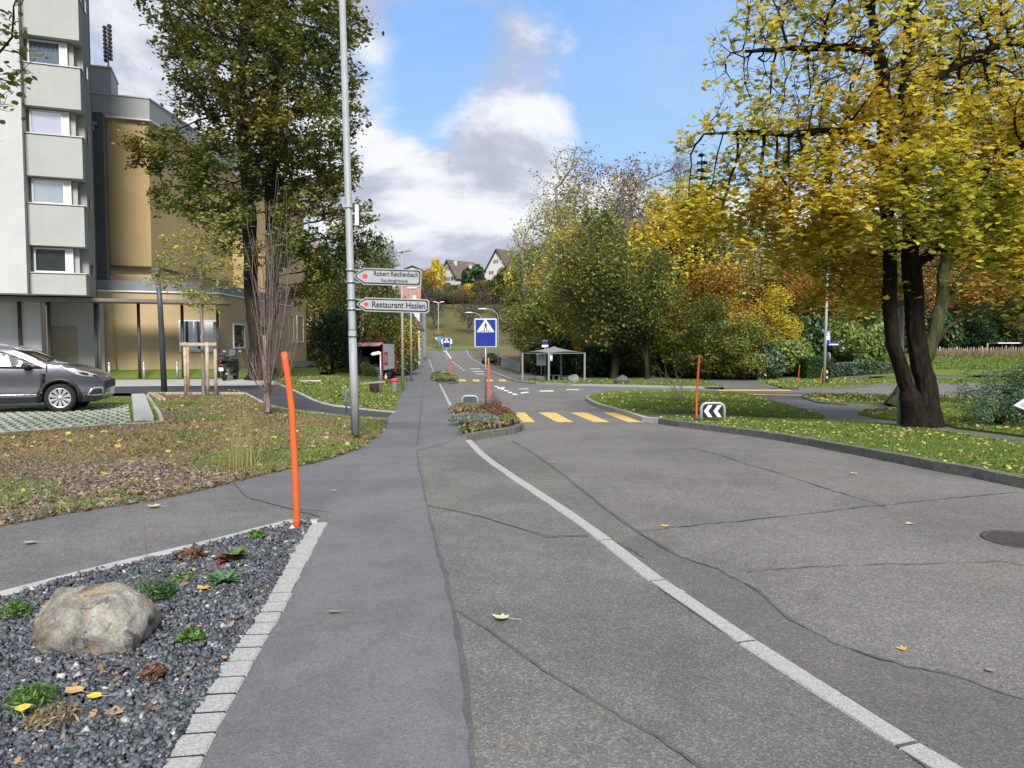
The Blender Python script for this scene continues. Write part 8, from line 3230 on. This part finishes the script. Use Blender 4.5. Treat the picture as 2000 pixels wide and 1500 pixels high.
for i_, (u_, v_, r_, h_, n_, m_, lb_) in enumerate([
    (900, 803, .42, .30, 1500, c_dry, "mound of dull green and brown leaves at the rear left of the near island"), (930, 802, .40, .28, 1500, f_shrub, "green mound with fallen leaves below the dark board"),
    (952, 806, .40, .34, 1400, c_rust, "rust-red twiggy plant at the foot of the blue sign's post"), (966, 803, .25, .62, 700, c_rust, "tall dark seed heads just right of the orange pole"),
    (915, 826, .55, .30, 2400, c_lav, "wide grey-green lavender mound on the left of the near island"), (945, 830, .45, .32, 2000, c_lav, "second grey-green lavender mound, in the middle of the near island"),
    (975, 820, .50, .38, 2000, c_rust, "reddish-brown mound behind the lavender"), (990, 826, .35, .26, 1100, f_shrub, "green mound at the island's right corner"), (925, 843, .35, .14, 900, c_bright, "low green ground cover at the island's front corner")]):
    tuft(u_, v_, lb_, m_, r_ * .92, h_ * .78, n_, .05, 'narrow', seed=i_ + 60, group=TG)
pI = wp(ISL, .1)
x, y = sample(pI, 1100, rng, .5, mask=lambda a, b: np.clip(.3 + .6 * vnoise(a, b, 1.6, 91), .05, 1))
stuff(link_obj("fallen_leaves", flat_leaves("fallen_leaves", x, y, Hv(x, y) + .14 + .06 * rng.random(len(x)), .075, rng, 'maple', .6), islands("fallen_leaves_russet", [(0, (0.09, 0.045, 0.022)), (.5, (0.18, 0.09, 0.04)), (1, (0.28, 0.165, 0.07))], .85)))
ISL2 = [(849, 742), (860, 748), (893, 745.5), (887, 738), (876, 733), (852, 734)]
bed_island("", ISL2, [(855, 748.5), (875, 748), (894, 746), (888, 738.5)], None)
TG2 = "plants in the farther planted island"
for i_, (u_, v_, r_, h_, m_, lb_) in enumerate([(858, 742, .8, .55, f_shrub, "green mound at the left of the farther island"), (868, 741, .8, .6, c_rust, "reddish mound in the middle of the farther island"), (879, 743, .7, .5, f_shrub, "green mound round the far sign's post"), (856, 736, .7, .5, f_green, "dark mound at the back of the farther island")]):
    tuft(u_, v_, lb_, m_, r_, h_, 900, .12, 'diamond', seed=i_ + 80, group=TG2)

# sapling on the lawn island, dry tall grass on the brown lawn
x_, y_ = G(1331, 782, .1)
sap = thing("bare_sapling", "leafless forked sapling on the grass island left of the orange pole", "sapling", (x_, y_, H(x_, y_) + .08))
rr = np.random.default_rng(5)
Pn, par = [np.zeros(3)], [-1]
for (du, dv, seg) in ((-45, 60, 7), (-30, 52, 6), (5, 30, 5), (-8, 50, 6), (-50, 45, 6)):
    q = np.array([du / FPX * y_, rr.normal() * .3, dv / FPX * y_])
    prev = 0
    for k in range(1, seg + 1):
        Pn.append(q * k / seg + rr.normal(size=3) * .02 + np.array([0, 0, .12 * math.sin(PI * k / seg)]))
        par.append(prev)
        prev = len(Pn) - 1
Pn, par = add_twigs(np.array(Pn), np.array(par), rr, 2, .3, 1)
link_obj("trunk", branch_mesh("trunk", Pn, par, radii_of(Pn, par, .005, .03)), b_twig, sap)
x_, y_ = G(468, 915, .08)
tg = thing("tall_grass", "wispy pale yellow grass stalks standing on the brown lawn left of the orange pole", "grass clump", (x_, y_, .08))
n = 150
me = blades("stalks", rng.normal(size=n) * .10, rng.normal(size=n) * .10, np.zeros(n) - .02, .25 + .75 * rng.random(n), .006, rng, .28)
link_obj("stalk", me, foliage("pale_stalks", [(0, (0.26, 0.26, 0.09)), (1, (0.44, 0.38, 0.16))], .3, .3, 3), tg)
C = np.stack([rng.normal(size=300) * .12, rng.normal(size=300) * .12, .2 + .8 * rng.random(300)], 1)
link_obj("seed_head", leaf_mesh("seed_head", C, .022, rng, 'diamond'), bpy.data.materials["pale_stalks"], tg)


# --- plants of the gravel bed
def rosette(u, v, label, mat, n, L, W, name="rosette_plant", lift=.6, seed=1, off=.07, group=None, mat2=None):
    rr = random.Random(seed)
    x, Y = G(u, v, off)
    t = thing(name, label, "plant", (x, Y, off), group)
    for k in range(n):
        a = rr.uniform(0, 2 * PI)
        el = rr.uniform(.15, lift * 1.6)
        l_ = L * rr.uniform(.65, 1.15)
        w_ = W * rr.uniform(.8, 1.2)
        d = Vector((math.cos(a), math.sin(a), 0))
        sd_ = Vector((-math.sin(a), math.cos(a), 0))
        pts = []
        for q, ww in ((0, .25), (.3, .8), (.6, 1), (.85, .6), (1, .05)):
            c = d * (l_ * q * math.cos(el * (1 - q * .6))) + Vector((0, 0, l_ * q * math.sin(el) * (1 - .35 * q)))
            pts.append((c, ww * w_ / 2))
        vs, fs = [], []
        for c, ww in pts:
            vs += [c - sd_ * ww + Vector((0, 0, ww * .35)), c, c + sd_ * ww + Vector((0, 0, ww * .35))]
        for i in range(len(pts) - 1):
            fs += [(3 * i, 3 * i + 1, 3 * i + 4, 3 * i + 3), (3 * i + 1, 3 * i + 2, 3 * i + 5, 3 * i + 4)]
        m = MB().add(vs, fs, True)
        m.build("leaf", mat2 if (mat2 and rr.random() < .35) else mat, t, local=True, fix=False)
    return t


c_euph = simple("leaf_green", (0.055, 0.15, 0.03), .5, var=.2, scale=20)
c_heu = simple("leaf_olive", (0.07, 0.12, 0.03), .5, var=.3, scale=20)
c_heur = simple("leaf_red", (0.30, 0.03, 0.025), .5, var=.3, scale=20)
rosette(438, 1140, "bright green spreading rosette in the gravel, in front of the red-edged one", c_euph, 26, .15, .03, seed=2)
rosette(452, 1098, "rosette of broad green leaves with red ones at its base, in the gravel", c_heu, 22, .13, .065, seed=3, mat2=c_heur, lift=.9)
rosette(418, 1112, "small flat rosette of crimson leaves beside the green one", c_heur, 9, .09, .05, seed=4, lift=.2)
tuft(360, 1130, "low light green ground cover between boulder and rosettes", c_bright, .09, .03, 260, .02, 'round', off=.075, seed=91, name="ground_cover_plant")
tuft(372, 1090, "small plant with orange and green leaves near the bed's far edge", c_rust, .10, .08, 160, .035, 'round', off=.075, seed=92)
tuft(318, 1170, "dark green feathery plant right behind the boulder", f_hedge, .09, .12, 500, .03, 'narrow', off=.075, seed=93)
tuft(500, 1050, "little weed with reddish tips near the tip of the bed", c_bright, .08, .06, 150, .03, 'round', off=.075, seed=94)
tuft(60, 1378, "green grassy tuft in the gravel at the lower left", c_bright, .12, .09, 420, .03, 'narrow', off=.075, seed=95)
tuft(28, 1205, "leafy weed in the gravel at the left edge", c_bright, .09, .10, 240, .035, 'narrow', off=.075, seed=96)
tuft(300, 1320, "tiny green and rust weed in front of the boulder", c_rust, .06, .05, 120, .03, 'round', off=.075, seed=97)
tuft(372, 1250, "small green weed with orange leaves right of the boulder", c_bright, .07, .06, 160, .03, 'round', off=.075, seed=98)
tuft(110, 1300 + 110, "low mixed green and brown weed below the grassy tuft", c_dry, .12, .06, 260, .03, 'narrow', off=.075, seed=99)
sx_, sy_ = G(293, 1165, .07)
st = thing("dry_stalk", "tall thin dry brown stalk rising beside the boulder", "stalk", (sx_, sy_, .07))
MB().tube([(sx_, sy_, .05), P(288, 1100, sy_), P(282, 1030, sy_), P(276, 975, sy_)], [.0035, .003, .0025, .0015], 6).build("stem", simple("dry_stem", (0.19, 0.10, 0.06), .8), st)
n = 46
link_obj("leaf_blade", blades("leaf_blade", rng.normal(size=n) * .03, rng.normal(size=n) * .03, np.zeros(n), .06 + .16 * rng.random(n), .006, rng, .5), c_bright, st)

# --- single fallen leaves lying on the asphalt
def one_leaf(u, v, size, col, label, rz, shape='maple', off=.06, curl=.5, seed=1):
    rr = np.random.default_rng(seed)
    x, Y = G(u, v, off)
    T = LEAF[shape]
    n = 5
    root = thing("fallen_leaf", label, "leaf", (x, Y, H(x, Y) + off + .004), "single fallen leaves on the asphalt")
    k = len(T)
    ca, sa = math.cos(rz), math.sin(rz)
    vs = []
    def bend(px_, py_):
        z = .03 + curl * (px_ ** 2 * rr_a + py_ ** 2 * rr_b) + .10 * px_ * rr_c
        return ((px_ * ca - py_ * sa) * size, (px_ * sa + py_ * ca) * size, z * size)
    rr_a, rr_b, rr_c = rr.uniform(.2, 1.0), rr.uniform(0, .7), rr.uniform(-1, 1)
    vs = [bend(0, -.05)]
    for s_ in (.5, 1.0):
        vs += [bend(p[0] * s_, p[1] * s_) for p in T]
    fs = [(0, 1 + i, 1 + (i + 1) % k) for i in range(k)] + [(1 + i, 1 + k + i, 1 + k + (i + 1) % k, 1 + (i + 1) % k) for i in range(k)]
    mt = simple("leaf_%02x%02x" % (int(col[0] * 255), int(col[1] * 255)), col, .75, var=.18, scale=40)
    MB().add(vs, fs, True).build("blade", mt, root, local=True, fix=False)
    a = bend(0, -.45)
    b = bend(.25, -1.1)
    MB().tube([a, ((a[0] + b[0]) / 2, (a[1] + b[1]) / 2, .02 * size), (b[0], b[1], .03 * size)], size * .014, 5).build("stalk", mt, root, local=True)


one_leaf(978, 1208, .105, (0.48, 0.46, 0.24), "large pale yellow maple leaf with stalk lying on the footway", 1.1)
one_leaf(1297, 1028, .085, (0.52, 0.31, 0.04), "golden leaf lying on the long road seam", .3, off=.0, seed=2)
one_leaf(1327, 1157, .075, (0.50, 0.31, 0.07), "golden leaf lying just right of a granite kerb joint", 2.4, off=.008, seed=3)
one_leaf(1761, 1269, .055, (0.46, 0.26, 0.05), "small ochre leaf on the road right of the dark strip", .9, off=0, seed=4)
one_leaf(1936, 1311, .07, (0.24, 0.17, 0.13), "dull brown leaf on the road near the right edge", 2.0, 'oak', off=0, seed=5)
one_leaf(654, 1196, .075, (0.26, 0.16, 0.13), "brownish-pink oak leaf on the smooth left part of the footway", 1.6, 'oak', seed=6)
one_leaf(300, 990, .12, (0.38, 0.38, 0.20), "pale green leaf on the branch path below the brown lawn", 1.4, seed=7)
one_leaf(58, 1061, .10, (0.36, 0.24, 0.17), "tan leaf on the branch path at the left", 1.5, 'round', seed=8)
one_leaf(1776, 1024, .08, (0.42, 0.35, 0.16), "pale leaf on the road below the road seam crossing", 1.7, off=0, seed=9)
one_leaf(652, 959, .07, (0.36, 0.35, 0.20), "small pale leaf on the footway right of the orange pole", .2, seed=10)
one_leaf(1077, 903, .09, (0.34, 0.22, 0.12), "brown leaf on the road beside the near island", 1.0, off=0, seed=11)
one_leaf(923, 857, .14, (0.38, 0.22, 0.10), "russet leaf in the corner of the island kerb", .5, off=.02, seed=12)
one_leaf(1667, 926, .10, (0.34, 0.36, 0.12), "greenish leaf on the road below the right verge", .1, off=0, seed=13)
one_leaf(184, 1362, .07, (0.55, 0.42, 0.03), "bright yellow leaf on the gravel below the boulder", 1.5, 'round', off=.09, seed=14)
one_leaf(145, 1352, .10, (0.42, 0.27, 0.10), "ochre leaf on the gravel left of the bright yellow one", 1.2, 'round', off=.09, seed=15)
one_leaf(224, 1392, .085, (0.38, 0.22, 0.10), "tan maple leaf on the gravel at the bottom", .4, off=.09, seed=16)
one_leaf(45, 1385, .075, (0.52, 0.40, 0.05), "yellow leaf standing in the grassy tuft at the lower left", .4, 'round', off=.13, seed=17)
one_leaf(395, 1150, .10, (0.48, 0.30, 0.06), "golden leaf on the gravel left of the green rosette", .9, off=.09, seed=18)
one_leaf(100, 1182, .09, (0.34, 0.13, 0.04), "rust-brown leaf behind the boulder", 1.3, 'oak', off=.09, seed=19)
print("OBJ", len(bpy.data.objects), "TRIS", sum(len(o.data.polygons) for o in bpy.data.objects if o.type == 'MESH'))
